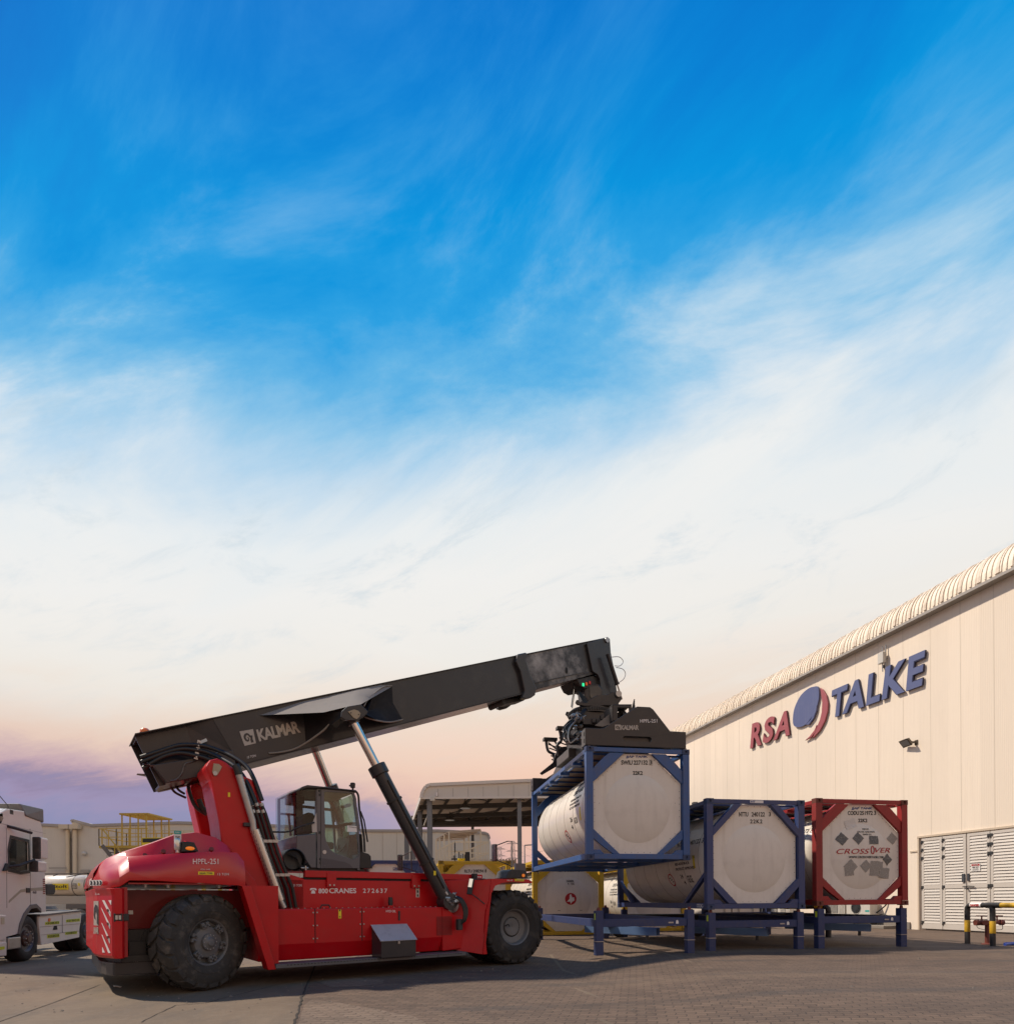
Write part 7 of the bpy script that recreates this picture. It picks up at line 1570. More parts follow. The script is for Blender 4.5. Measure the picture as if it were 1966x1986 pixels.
# ---- wheels
def tyre(name, cx, cy, cz, r, wd, yaw, par, lugs=22, wdr=1.0, rubber=RUB, steer=False, flip=False):
    M_ = Matrix.Translation((cx, cy, cz)) @ Matrix.Rotation(yaw, 4, 'Z') @ (Matrix.Rotation(PI, 4, 'Z') if flip else Matrix.Identity(4))
    h = wd/2; ri = r*.49
    rim = [(ri*.55, -h+.16), (ri*.86, -h+.13), (ri*.92, -h+.05), (ri*.99, -h+.03), (ri*1.0, -h+.10), (ri*.97, h-.05), (ri*.9, h-.02), (ri*.5, h-.1)]
    root = MB().lathe(rim, (0, 0, 0), 'y', 56).xf(M_).build(name, RIM, par, smooth=True, ang=30)
    k = r/.815
    pr = [(ri*.985, -h+.035), (ri*1.06, -h+.015), (ri*1.25, -h-.012), (ri*1.45, -h-.018), (r*.86, -h+.0), (r*.915, -h+.03), (r*.94, -h+.07), (r*.955, 0), (r*.94, h-.07), (r*.915, h-.03), (r*.86, h), (ri*1.45, h+.018), (ri*1.25, h+.012), (ri*1.0, h-.03)]
    lb = MB().lathe(pr, (0, 0, 0), 'y', 72); rr = random.Random(int(cx*100)+lugs)
    for s in (-1, 1):
        for i in range(lugs):
            t0 = 2*PI*(i+(.5 if s > 0 else 0))/lugs; dt = 2*PI/lugs*(.36*wdr)
            def p(t, y, rad): return (rad*math.cos(t), y, rad*math.sin(t))
            j = 1-.006*rr.random(); sk = .10
            ys_ = [(s*.015, r*.998*j, r*.93, -sk), (s*h*.5, r*1.0*j, r*.93, 0), (s*(h-.045), r*.99*j, r*.91, sk*.5), (s*(h+.012), r*.94, r*.86, sk*.7), (s*(h+.018), r*.87, r*.85, sk*.8)]
            ws = [.85, .95, 1.1, 1.0, .75]
            vs = []
            for (y, ro, rn, o), w_ in zip(ys_, ws): vs += [p(t0+o-dt*w_, y, rn), p(t0+o-dt*w_*.88, y, ro), p(t0+o+dt*w_*.88, y, ro), p(t0+o+dt*w_, y, rn)]
            fs = [(0, 1, 2, 3)]+[(4*q_+k_, 4*q_+(k_+1) % 4, 4*(q_+1)+(k_+1) % 4, 4*(q_+1)+k_) for q_ in range(4) for k_ in range(4)]+[(16, 19, 18, 17)]
            lb.add(vs, fs)
    ty = lb.xf(M_).build('tyre', rubber, root, smooth=True, ang=32)
    sm = MB().lathe([(ri*1.30, -h-.014), (ri*1.31, -h-.02), (ri*1.34, -h-.02), (ri*1.35, -h-.015)], (0, 0, 0), 'y', 56).xf(M_).build('sidewall_ring', rubber, root, smooth=True)
    if steer:
        hb = MB(); hb.lathe([(.001, -h-.03), (.055, -h-.025), (.075, -h+.0), (.10, -h+.01), (.13, -h+.015), (.135, -h+.05), (.24, -h+.065), (.26, -h+.10), (.27, -h+.16), (.20, h)], (0, 0, 0), 'y', 40); hb.xf(M_).build('hub', RIM, root, smooth=True)
        MB().lathe([(.001, h-.06), (ri*.95, h-.06), (ri*.95, h-.05), (.001, h-.05)], (0, 0, 0), 'y', 40).xf(M_).build('brake_disc', BLK, root)
        cl = MB()
        for i in range(6):
            a = 2*PI*i/6+.25+PI/2
            for s in (-1, 1):
                a2 = a+s*.14; c = Vector((math.cos(a2), 0, math.sin(a2))); o_ = Vector((-math.sin(a2), 0, math.cos(a2)))
                q0 = c*.23+Vector((0, -h+.05, 0)); q1 = c*.325+Vector((0, -h+.045, 0)); cl.beam(q0, q1, .055, .05, up=(0, 1, 0)); cl.cyl(c*.27+Vector((0, -h+.02, 0)), c*.27+Vector((0, -h-.015, 0)), .018, n=6)
            c = Vector((math.cos(a), 0, math.sin(a))); cl.beam(c*.25+Vector((0, -h+.06, 0)), c*.30+Vector((0, -h+.06, 0)), .12, .04, up=(0, 1, 0))
        cl.xf(M_).build('rim_clamp', RIM, root, bev=.005)
        bt = MB()
        for i in range(12): a = 2*PI*i/12; c = Vector((math.cos(a)*.115, -h+.012, math.sin(a)*.115)); bt.cyl(c, c+Vector((0, -.012, 0)), .009, n=6)
        bt.xf(M_).build('hub_bolt', STL, root)
    else:
        hb = MB(); hb.lathe([(.001, -h+.16), (.02, -h+.155), (.10, -h+.14), (.185, -h+.135), (.20, -h+.15), (.205, -h+.30), (.30, -h+.32), (.305, h)], (0, 0, 0), 'y', 44); hb.xf(M_).build('hub', RIM, root, smooth=True)
        bt = MB()
        for i in range(30): a = 2*PI*i/30; c = Vector((math.cos(a)*.255, -h+.33, math.sin(a)*.255)); bt.cyl(c, c+Vector((0, -.13, 0)), .013, n=6)
        bt.build; bt.xf(M_).build('wheel_stud', STL, root)
        MB().lathe([(.30, -h+.32), (.345, -h+.22), (.375, -h+.05)], (0, 0, 0), 'y', 48).xf(M_).build('rim_ring', RIM, root, smooth=True)
        MB().tube([(-.20, -h+.12, .03), (-.17, -h+.05, .06), (-.12, -h+.08, .02)], .012, 8, smooth=4).xf(M_).build('valve_stem', PBLK, root)
    return root
tyre('steer_wheel', .04, .30, .765, .765, .46, math.radians(30), rs, lugs=20, wdr=1.12, rubber=RUBW, steer=True)
tyre('steer_wheel', .08, FW-.30, .765, .765, .46, math.radians(25), rs, lugs=20, rubber=RUB, steer=True, flip=True)
for cy, fl in ((.30, False), (.92, True), (FW-.92, False), (FW-.30, True)): tyre('drive_wheel', 6.19, cy, .815, .815, .50, 0, rs, lugs=22, flip=fl)
# ================================================================== SPREADER (part of the machine, in the lifted container's frame)
S2R = RS.mat().inverted() @ SW.mat()
def sb(b, nm, m, par, **k): return b.xf(S2R).build(nm, m, par, **k)
def SP(x, y, v): q = SW.p(d1(x, y), v); return (q[0], v, q[1])
W, L, H = CW, CL, CH
def endplate(y0, y1):
    Z = lambda z: H+z
    out = [(-.02, Z(.02)), (-.02, Z(.415)), (.36, Z(.415)), (.44, Z(.43)), (1.18, Z(.93)), (1.25, Z(.965)), (1.56, Z(.965)), (1.64, Z(.915)), (2.06, Z(.42)), (2.458, Z(.415)), (2.458, Z(.02))]
    hole = [(.95+.06*math.cos(a), Z(.20)+.06*math.sin(a)) for a in [PI/2+PI*k/8 for k in range(9)]]+[(1.53+.06*math.cos(a), Z(.20)+.06*math.sin(a)) for a in [-PI/2+PI*k/8 for k in range(9)]]
    return MB().xz(out, y0, y1, holes=[hole])
b = endplate(.0, .05); sp = sb(b, 'spreader', CHAR, rs, bev=.01)
b = MB()
for x0, x1 in ((-.018, .30), (2.14, 2.456)): b.box(x0, x1, .051, .32, H+.022, H+.412)
b.box(.30, 2.14, .27, .32, H+.03, H+.40); b.box(.4, 2.05, .08, .10, H+.10, H+.30); b.build; sb(b, 'end_beam', CHAR, sp, bev=.01)
b = MB(); b.cyl((1.0, .2, H+.18), (1.6, .2, H+.2), .03, n=10); b.cyl((1.2, .15, H+.15), (1.25, .15, H+.26), .02, n=8); b.cyl((1.5, .15, H+.14), (1.5, .15, H+.26), .018, n=8); sb(b, 'lock_rod', STL, sp)
def Lq(x0, x1, y0, y1): return [SW.p(d1(x0, y1)), SW.p(d1(x1, y1)), SW.p(d1(x1, y0)), SW.p(d1(x0, y0))]
b = MB(); txt(b, 'KALMAR', Lq(975, 1140, 415, 460), -.001, .005, .03, 0, .9); sb(b, 'lettering', BEIGE, sp)
b = MB(); txt(b, 'HPFL-251', Lq(1152, 1310, 360, 392), -.001, .005, .015, 0, 1.05); sb(b, 'lettering', WHT, sp)
q = Lq(920, 970, 410, 460); b = MB().xz(q, -.005, -.0005); sb(b, 'emblem', BEIGE, sp)
bl, br_, tr_, tl = [Vector(p) for p in q]
def U(a, c): p = bl*(1-a)*(1-c)+br_*a*(1-c)+tl*(1-a)*c+tr_*a*c; return (p.x, p.y)
out = [(.14, .50), (.18, .66), (.30, .78), (.46, .82), (.60, .74), (.68, .60), (.86, .58), (.80, .36), (.84, .10), (.62, .10), (.60, .30), (.66, .44), (.58, .52), (.50, .66), (.38, .66), (.30, .54), (.32, .40), (.42, .34), (.48, .42), (.42, .50), (.50, .52), (.56, .40), (.48, .24), (.34, .22), (.20, .32)]
b = MB().xz([U(*p) for p in out], -.009, -.0051); sb(b, 'ram_curl', CHAR, sp)
# far end beam
b = endplate(L-.05, L); 
for x0, x1 in ((-.018, .30), (2.14, 2.456)): b.box(x0, x1, L-.32, L-.051, H+.022, H+.412)
b.box(.30, 2.14, L-.32, L-.27, H+.03, H+.40); sb(b, 'end_beam', CHAR, sp, bev=.01)
b = MB()
for y in (-.004, L-.30):
    for z in (.09, .25):
        b.box(-.021, -.0185, y+.06, y+.14, H+z, H+z+.09)
sb(b, 'beam_slot', DARK, sp)
# twist locks
b = MB()
for x in (.089, W-.089):
    for y in (.081, L-.081): b.cyl((x, y, H-.02), (x, y, H+.04), .05, n=14)
sb(b, 'twist_lock', STL, sp)
# telescopic beams and the sloping end gussets
b = MB()
for x in (.72, 1.42): b.box(x, x+.28, .33, L-.33, H+.12, H+.40)
sb(b, 'telescopic_beam', CHAR, sp, bev=.012)
b = MB()
for x in (.50, 1.22, 1.60, 1.88): b.yz([(.33, H+.40), (.33, H+.10), (1.9, H+.10), (1.9, H+.62), (1.55, H+.72), (.9, H+.45)], x, x+.03); b.yz([(L-.33, H+.38), (L-.33, H+.10), (L-1.9, H+.10), (L-1.9, H+.62), (L-1.55, H+.66), (L-.9, H+.42)], x, x+.03)
sb(b, 'beam_gusset', CHAR, sp, bev=.006)
b = MB(); b.box(.45, 2.0, 1.75, L-1.75, H+.14, H+.66); b.box(.25, 2.2, 2.4, 3.7, H+.30, H+.56); sb(b, 'centre_frame', CHAR, sp, bev=.02)
def dq(v, *p): return [SW.p(d1(*q), v) for q in p]
b = MB(); b.xz(dq(1.5, (728, 422), (903, 286), (908, 335), (905, 400), (800, 432)), 1.46, 1.50); sb(b, 'slanted_arm_plate', SADL, sp)
b = MB(); b.xz(dq(1.3, (900, 230), (1072, 230), (1084, 375), (900, 375)), 1.28, 1.34, holes=[dq(1.3, (942, 254), (1050, 254), (1056, 350), (942, 350))]); b.xz(dq(1.3, (900, 222), (1076, 222), (1076, 229.5), (900, 229.5)), 1.28, 1.85); b.xz(dq(1.3, (889, 225), (899.5, 225), (899.5, 380), (889, 380)), 1.28, 1.9); sb(b, 'motor_guard', CHAR, sp, bev=.008)
b = MB(); q0 = SP(990, 320, 1.7); b.cyl(q0, (q0[0], q0[1]+.4, q0[2]), .13, n=24); b.cyl((q0[0]+.02, q0[1]-.08, q0[2]), q0, .05, n=14); sb(b, 'slew_motor', PBLK, sp, smooth=True)
# slew ring, yoke and rotator
cx, cy = W/2-.20, L/2
zr = SW.p(d1(735, 340), cy)[1]
b = MB(); b.lathe([(.001, -.02), (.62, -.02), (.62, .10), (.56, .10), (.56, .16), (.001, .16)], (cx, cy, zr), 'z', 48); b.box(cx-.55, cx+.55, cy-.55, cy+.55, H+.66, zr-.03); ring = sb(b, 'slew_ring', CHAR, sp, smooth=True)
b = MB()
for k in range(56): a = 2*PI*k/56; b.box(-.006, .012, -.012, .012, .0, .10); 
b = MB()
for k in range(56):
    a = 2*PI*k/56; c = Vector((cx+.63*math.cos(a), cy+.63*math.sin(a), zr+.02)); b.beam(c, c+Vector((0, 0, .075)), .03)
sb(b, 'gear_tooth', PBLK, sp)
def YK(x, y, v): return SP(x, y, v)
def plate(pts, v0, v1, nm, m=CHAR, bev=.012):
    P = [SW.p(d1(*p), cy) for p in pts]; b = MB().xz(P, v0, v1); return sb(b, nm, m, sp, bev=bev)
ykp = [(520, 280), (505, 262), (512, 240), (530, 238), (545, 262), (600, 262), (660, 215), (700, 195), (780, 195), (835, 165), (870, 168), (905, 195), (925, 225), (900, 260), (870, 285), (600, 295)]
plate(ykp, cy-.55, cy-.48, 'yoke'); plate(ykp, cy+.48, cy+.55, 'yoke')
b = MB(); P = [SW.p(d1(*p), cy) for p in ((600, 262), (900, 250), (900, 285), (600, 295))]; b.xz(P, cy-.479, cy+.479); sb(b, 'yoke_base', CHAR, sp)
# rotator body between the head plates
P = [SW.p(d1(*p), cy) for p in ((600, 90), (640, 75), (740, 70), (775, 110), (775, 180), (740, 235), (690, 255), (640, 250), (610, 190))]
b = MB().xz(P, cy-.32, cy+.32); sb(b, 'rotator_body', CHAR, sp, bev=.08)
b = MB(); P = [SW.p(d1(*p), cy) for p in ((650, 95), (735, 90), (760, 120), (755, 180), (700, 225), (655, 190))]; b.xz(P, cy-.34, cy-.321); sb(b, 'rotator_cover', mat('dusty_dark_cover', (.055, .05, .047), .35, 0, .2, .6, (.2, .17, .14), 4), sp, bev=.01)
b = MB(); c = Vector(SP(885, 190, cy)); b.cyl((c.x, cy-.62, c.z), (c.x, cy+.62, c.z), .085, n=20); sb(b, 'yoke_pin', STL, sp, smooth=True)
b = MB()
for x, y in ((720, 375), (760, 380), (800, 345)): q = SW.p(d1(x, y), cy-.75); b.box(q[0]-.05, q[0]+.05, cy-.8, cy-.68, q[1]-.06, q[1]+.06)
for x in (470+150, 690): q = SW.p(d1(x, 380), cy-.6); b.box(q[0]-.03, q[0]+.35, cy-.75, cy-.55, q[1]-.12, q[1]+.02)
sb(b, 'valve_block', CHAR, sp, bev=.01)
# bundle of hoses
rr = random.Random(11)
for g in range(3):
    b = MB()
    for k in range(9):
        v = cy-rr.uniform(.2, .9); A_ = (rr.uniform(540, 600), rr.uniform(320, 380)); B_ = (rr.uniform(440, 500), rr.uniform(440, 500)); C_2 = (rr.uniform(470, 560), rr.uniform(520, 590)); D_ = (rr.uniform(580, 650), rr.uniform(450, 590))
        b.tube([SP(*A_, v), SP(*B_, v-.1), SP(*C_2, v-.15), SP(*D_, v)], rr.uniform(.012, .022), 6, smooth=6)
    sb(b, 'hose_bundle', HOSE if g else STL, sp, smooth=True)
b = MB()
for k in range(5): o = k*8; b.tube([SP(570+o*.3, 90, cy-.3), SP(600+o, 150, cy-.4), SP(640+o, 240, cy-.5), SP(600+o, 310, cy-.6), SP(560+o, 390, cy-.6)], .016, 6, smooth=6)
for k in range(4): o = k*9; b.tube([SP(1075+o, 300, 1.5), SP(1085+o*.6, 240, 1.5), SP(1100, 175+o*2, 1.5)], .016, 6, smooth=5)
b.tube([SP(540, 100, cy), SP(520, 245, cy)], .03, 8); sb(b, 'rotator_hose', HOSE, sp, smooth=True)
b = MB(); rr = random.Random(5)
for k in range(42):
    x = rr.uniform(520, 640); y = rr.uniform(300, 620); v = cy-rr.uniform(.1, 1.0); p = Vector(SP(x, y, v)); b.cyl(p, p+Vector((rr.uniform(-.1, .1), rr.uniform(-.1, .1), rr.uniform(-.1, .1))), rr.uniform(.015, .05), n=8)
sb(b, 'hydraulic_fitting', STL, sp)
# folding grapple arms on the left flank
for (tx, ty), (bx, by), v in (((440, 442), (400, 700), 3.6), ((315, 545), (365, 780), 4.7)):
    b = MB(); T0 = Vector(SP(tx, ty, v)); Bq = Vector(SP(bx, by, v)); b.box(T0.x-.20, T0.x+.22, v-.1, v+.12, T0.z-.05, T0.z+.03)
    b.tube([T0+Vector((-.12, 0, 0)), T0+Vector((-.06, 0, -.35)), Bq+Vector((-.05, 0, .3)), Bq], .045, 8, smooth=4); b.tube([T0+Vector((.12, 0, 0)), T0.lerp(Bq, .5)+Vector((.28, 0, 0)), Bq+Vector((.25, 0, .1))], .03, 8, smooth=4)
    b.tube([T0+Vector((-.05, 0, -.1)), T0.lerp(Bq, .6)+Vector((.25, 0, .05))], .02, 6)
    for f in (.2, .35, .5, .65, .8): b.beam(T0.lerp(Bq, f)+Vector((-.08, 0, 0)), T0.lerp(Bq, f)+Vector((.16, 0, -.08)), .03)
    sb(b, 'grapple_arm', CHAR, sp)
b = MB(); P = [SW.p(d1(*p), 4.2) for p in ((220, 862), (340, 765), (380, 650), (420, 620), (500, 610), (560, 560), (650, 520), (650, 640), (240, 880))]; b.xz(P, 4.15, 4.2); sb(b, 'side_web', CHAR, sp, bev=.008)
# ================================================================== TRUCK
TR = Frame(-10.22, 12.92, math.atan2(.9675, -.2529), GR-.005)
tk = thing('truck', 'white truck cab with high roof and twin mirrors at the left edge', 'truck', TR)
def Tq(x, y, v=0.0): return TR.p(d6(x, y), v)
TW = 2.45
# cab shell
o_ = [Tq(0, 165), Tq(110, 158), Tq(300, 165), Tq(430, 190), Tq(440, 280), Tq(462, 430), Tq(490, 800), Tq(497, 1130)]
side = [(-1.42, .90), (-1.42, 1.6), (-1.30, 2.2), (-1.12, 2.85), (-1.0, 3.16), (-.70, 3.30), (.1, 3.36), (.62, 3.36), (.70, 3.2), (.80, 3.0), (.88, 2.0), (.92, 1.45), (.92, 1.20), (.66, 1.20), (.60, 1.29), (.42, 1.33), (.20, 1.31), (-.08, 1.12), (-.22, .92), (-.30, .76), (-.75, .72), (-.75, .60), (-1.42, .50)]
win = [Tq(105, 560), Tq(118, 480), Tq(330, 500), Tq(322, 640), Tq(300, 790), Tq(150, 795), Tq(100, 770)]
win = [(-.62, 2.10), (-.64, 2.45), (-.56, 2.72), (.12, 2.70), (.14, 2.10), (-.2, 2.06)]
b = MB(); b.xz(side, 0, .05, holes=[win]); b.xz(side, TW-.05, TW, holes=[win])
b.xz([(.87, 1.21), (.92, 1.21), (.80, 3.0), (.70, 3.2), (.62, 3.359), (.57, 3.3), (.65, 3.1), (.75, 2.9)], .0501, TW-.0501); b.xz([(-1.42, .5), (-1.37, .5), (-1.37, 1.6), (-1.42, 1.6)], .0501, TW-.0501)
b.xz([(-1.0, 3.16), (-.70, 3.30), (.1, 3.36), (.56, 3.36), (.56, 3.3), (.1, 3.3), (-.68, 3.24), (-.97, 3.11)], .0501, TW-.0501); b.xz([(-1.37, .95), (.86, 1.36), (.86, 1.40), (-1.37, 1.0)], .0501, TW-.0501)
tcab = b.build('cab', TRK, tk, bev=.02)
MB().xz(win, .02, .03).build('window', GLSD, tk); MB().box(-1.30, -1.26, .2, TW-.2, 1.8, 3.0).build('windscreen', GLSD, tk)
b = MB(); hw_ = [(-1.12, 2.95), (-.94, 2.97), (-.85, 3.08), (-.88, 3.18), (-1.0, 3.15)]; b.xz(hw_, -.006, -.001); b.build('roof_window', GLSD, tk)
fr_ = MB(); fr_.xz([(-.68, 2.03), (-.70, 2.48), (-.60, 2.78), (.17, 2.76), (.19, 2.04), (-.2, 2.0)], -.006, -.001, holes=[win]); fr_.build('window_frame', PBLK, tcab)
b = MB(); b.box(.20, .215, -.003, .0, 1.35, 3.0); b.box(-.74, -.73, -.003, 0, 1.3, 2.9); b.box(-.73, .20, -.003, 0, 1.995, 2.0); b.box(-1.3, .9, -.003, 0, 2.97, 2.975); b.build('door_seam', TRKG, tcab)
b = MB(); b.xz([(.33, 2.3), (.34, 2.78), (.42, 2.84), (.70, 2.80), (.74, 2.32), (.66, 2.27)], -.012, .0); b.build('side_recess_panel', mat('white_truck_panel', (.58, .54, .50), .35, 0, .4), tcab, bev=.008)
b = MB(); b.box(.02, .17, -.02, 0, 1.62, 1.72); b.build('door_handle', PBLK, tcab)
a_ = M; q = Tq(345, 1058); q2 = Tq(384, 1040); txt(MB(), '460', rq(q[0], q[0]+.16, q[1], q[1]+.06), -.001, .004).build('lettering', TRKG, tcab)
b = MB(); b.xz([(-.66, 1.40), (-.2, 1.62), (.20, 1.66), (.20, 1.72), (-.2, 1.68), (-.66, 1.45)], -.004, 0); b.xz([(.23, 1.66), (.86, 1.68), (.86, 1.76), (.23, 1.72)], -.004, 0); b.build('dusty_trim_band', mat('dusty_beige_band', (.40, .36, .27), .7, 0, 0, .5, (.25, .2, .13), 5), tcab)
b = MB()
for k in range(8): z = 1.60+k*.045; b.box(.76, .86, -.006, -.001, z, z+.028)
b.build('red_reflector', mat('dull_red_reflector', (.26, .05, .045), .5), tcab)
arch = [(-.34, .76), (-.26, .98), (-.10, 1.18), (.18, 1.36), (.44, 1.38), (.64, 1.28), (.66, 1.18), (.44, 1.29), (.2, 1.27), (-.04, 1.10), (-.18, .92), (-.26, .74)]
MB().xz(arch, -.02, .30).build('wheel_arch', TRKG, tk, bev=.01)
b = MB(); b.box(-.72, -.26, -.03, .6, .46, .70); b.build('step', STL, tk, bev=.02)
b = MB(); b.xz([(-1.42, .38), (-.76, .34), (-.74, .62), (-1.42, .62)], -.01, TW+.01); b.xz([(-1.43, .62), (-.78, .66), (-.76, 1.16), (-1.43, 1.2)], -.012, .04); b.build('bumper', TRK, tk, bev=.03)
MB().box(-.98, -.86, -.02, -.013, .98, 1.12).build('side_lamp', mat('cream_lamp', (.55, .5, .35), .3), tk, bev=.004); MB().box(-1.2, -.86, -.016, -.011, .48, .54).build('lime_strip', LIME, tk)
# deflector on the roof rear
b = MB(); b.hexa([(-.02, -.04, 3.25), (.80, -.02, 3.20), (.80, .5, 3.20), (.1, .5, 3.25)], [(-.08, .06, 3.50), (.84, .0, 3.52), (.84, .5, 3.52), (.0, .5, 3.50)]); b.build('roof_deflector', TRKG, tk, bev=.03)
q = Tq(120, 190); b = MB(); b.box(q[0]-.06, q[0]+.08, .0, .15, q[1]-.05, q[1]+.04); b.tube([(q[0], .05, q[1]), (q[0]-.02, .05, q[1]+.12), (q[0]-.35, .1, q[1]+.35)], .008, 6); b.build('antenna', PBLK, tk)
# mirrors
for z0, z1, x0, x1 in ((2.34, 2.80, -.10, .22), (2.06, 2.29, -.22, .16)):
    m_ = MB().box(x0, x1, -.34, -.20, z0, z1).build('mirror', TRK, tk, bev=.035); MB().box(x0-.06, x0+.02, -.33, -.19, z0-.01, z1-.005).build('mirror_back', PBLK, m_, bev=.02)
MB().tube([(-.78, .0, 2.12), (-.6, -.15, 2.16), (-.2, -.25, 2.3)], .03, 8).tube([(-.7, .0, 2.95), (-.3, -.25, 2.86)], .03, 8).build('mirror_arm', PBLK, tk)
b = MB(); b.xz([(-.92, 2.03), (-.80, 2.2), (-.66, 2.16), (-.72, 2.05)], -.05, .0); b.build('mirror_foot', PBLK, tk, bev=.015)
MB().xz([(-.4, 2.07), (-.45, 2.28), (-.35, 2.42), (-.2, 2.42), (-.1, 2.28), (-.12, 2.07)], .5, .8).build('lime_vest', HIVIS, tk, bev=.06); MB().box(-.5, .2, .5, 1.2, 1.6, 2.1).build('seat', SEAT, tk)
# chassis skirt and tail
b = MB(); sk_ = [(.62, 1.13), (2.84, 1.20), (2.84, 1.02), (2.72, .52), (.72, .46), (.62, .9)]; b.xz(sk_, .02, .12); sk = b.build('side_skirt', TRK, tk, bev=.012)
MB().box(.66, 2.78, .012, .0195, .86, .867).box(.72, 2.74, .012, .0195, .68, .686).box(1.75, 1.757, .012, .0195, .68, 1.1).build('skirt_seam', TRKG, sk)
b = MB(); b.xz([(.60, 1.14), (2.86, 1.22), (2.86, 1.18), (.60, 1.10)], -.01, .5); b.build('skirt_cap', TRKG, sk)
def chev(x0, x1, y0, y1):
    P = [Tq(*p, .02) for p in ((x0, y1+6), (x1, y1-6), (x1, y0-6), (x0, y0+6))]
    l = MB().xz(P, .014, .0195).build('chevron_strip', LIME, sk)
    b = MB(); bl, br__, tr__, tl = [Vector(p) for p in P]
    def U(a, c): p = bl*(1-a)*(1-c)+br__*a*(1-c)+tl*(1-a)*c+tr__*a*c; return (p.x, p.y)
    for k in range(4):
        a = .05+.11*k; b.xz([U(a+.06, .1), U(a+.10, .1), U(a+.05, .5), U(a+.10, .9), U(a+.06, .9), U(a, .5)], .010, .0138); b.xz([U(1-a-.06, .1), U(1-a, .5), U(1-a-.06, .9), U(1-a-.10, .9), U(1-a-.05, .5), U(1-a-.10, .1)], .010, .0138)
    b.xz([U(.47, .5), U(.5, .2), U(.53, .5), U(.5, .8)], .010, .0138); b.build('chevron', INK, sk)
chev(478, 628, 1355, 1385); chev(700, 845, 1328, 1358); chev(500, 628, 1490, 1525); chev(692, 815, 1460, 1490)
q = [Tq(*p, .02) for p in ((558, 1445), (606, 1440), (600, 1398), (572, 1400))]; MB().xz(q, .012, .0195).build('skirt_opening', DARK, sk)
q = Tq(518, 1338, .02); MB().cyl((q[0], .0, q[1]), (q[0], .0195, q[1]), .04).build('orange_marker', ORG, sk)
MB().box(.56, .60, .05, .55, .30, 1.15).build('mud_flap', PBLK, tk)
b = MB(); b.box(.95, 4.6, .55, .75, .70, .95); b.box(.95, 4.6, TW-.75, TW-.55, .70, .95); b.build('chassis_rail', PBLK, tk)
b = MB(); b.box(2.4, 3.6, .6, TW-.6, 1.1, 1.22); b.lathe([(.001, 0), (.55, 0), (.5, .08), (.001, .08)], (3.1, TW/2, 1.24), 'z', 24); b.box(1.1, 1.5, .5, 1.9, 1.1, 1.3); b.build('fifth_wheel', TRKG, tk)
b = MB(); b.tube([(1.0, .8, 2.3), (1.2, .8, 1.6), (1.9, .9, 1.4), (2.4, 1.0, 1.5)], .02, smooth=5); b.build('air_hose', HOSE, tk)
def twheel(cx, cy, r, nm, dish):
    w = .30; root = MB().lathe([(.10, -w/2+.06), (.16, -w/2+.04), (.25, -w/2+.05), (.28, -w/2+.0), (.30, -w/2-.0), (.30, w/2)], (cx, cy, r), 'y', 40).build(nm, RIM, tk, smooth=True)
    MB().lathe([(.295, -w/2-.005), (.34, -w/2-.02), (r*.9, -w/2-.01), (r*.97, -w/2+.02), (r, -w/2+.05), (r, w/2-.05), (r*.97, w/2-.02), (r*.9, w/2), (.30, w/2)], (cx, cy, r), 'y', 56).build('tyre', RUB, root, smooth=True, ang=40)
    b = MB(); b.lathe([(.001, -w/2-.06), (.09, -w/2-.055), (.11, -w/2-.02), (.17, -w/2+.0), (.18, -w/2+.06)], (cx, cy, r), 'y', 28)
    b.build('hub', mat('rusty_hub', (.10, .06, .05), .45, .3, 0, .5, (.2, .15, .13), 14) if not dish else RIM, root, smooth=True)
    b = MB()
    for k in range(10): a = 2*PI*k/10; b.cyl((cx+.145*math.cos(a), cy-w/2-.05, r+.145*math.sin(a)), (cx+.145*math.cos(a), cy-w/2+.0, r+.145*math.sin(a)), .017, n=6)
    b.build('wheel_nut', STL, root)
twheel(.10, .17, .49, 'wheel', False); twheel(3.17, .17, .49, 'wheel', True); twheel(.10, TW-.17, .49, 'wheel', False); twheel(3.17, TW-.17, .49, 'wheel', True); twheel(3.17, .50, .49, 'wheel', True)
for o in list(tk.children_recursive):
    if o.name.split('.')[0] not in ('chevron_strip', 'chevron', 'skirt_opening', 'orange_marker', 'lettering', 'antenna', 'air_filter', 'wheel', 'tyre', 'hub', 'wheel_nut'):
        o.data.transform(Matrix.Translation((0, 0, -.155)))
# ---- tank trailer behind
Yt = 46.0
a = at(*d6(380, 1090), Yt); c = at(*d6(1010, 850), Yt); TT = Frame(a.x, Yt, 0.0, GR)
tt = thing('tank_trailer', 'white tank trailer with yellow and black brand panel behind the truck cab', 'trailer', TT)
def Q(x, y): k = at(*d6(x, y), Yt); return (k.x-a.x, k.z-GR)
zt0, zt1 = Q(0, 1085)[1], Q(0, 862)[1]; r = (zt1-zt0)/2; xe = Q(920, 0)[0]; zc_ = (zt0+zt1)/2
MB().lathe([(.001, -.2), (r*.7, -.1), (r, .25), (r, xe-.35), (r*.7, xe-.1), (.001, xe-.03)], (0, r+.1, zc_), 'x', 48).build('tank', TANK, tt, smooth=True, ang=60)
b = MB(); 
for x in (Q(740, 0)[0], Q(870, 0)[0]): b.lathe([(r+.002, x), (r+.02, x), (r+.02, x+.05), (r+.002, x+.05)], (0, r+.1, zc_), 'x', 48)
b.build('clamp', TRKG, tt)
b = MB(); xf = Q(920, 0)[0]; xg = Q(1000, 0)[0]
for x in (xf, xg): b.box(x, x+.14, .0, .14, zt0-.4, zt1+.1)
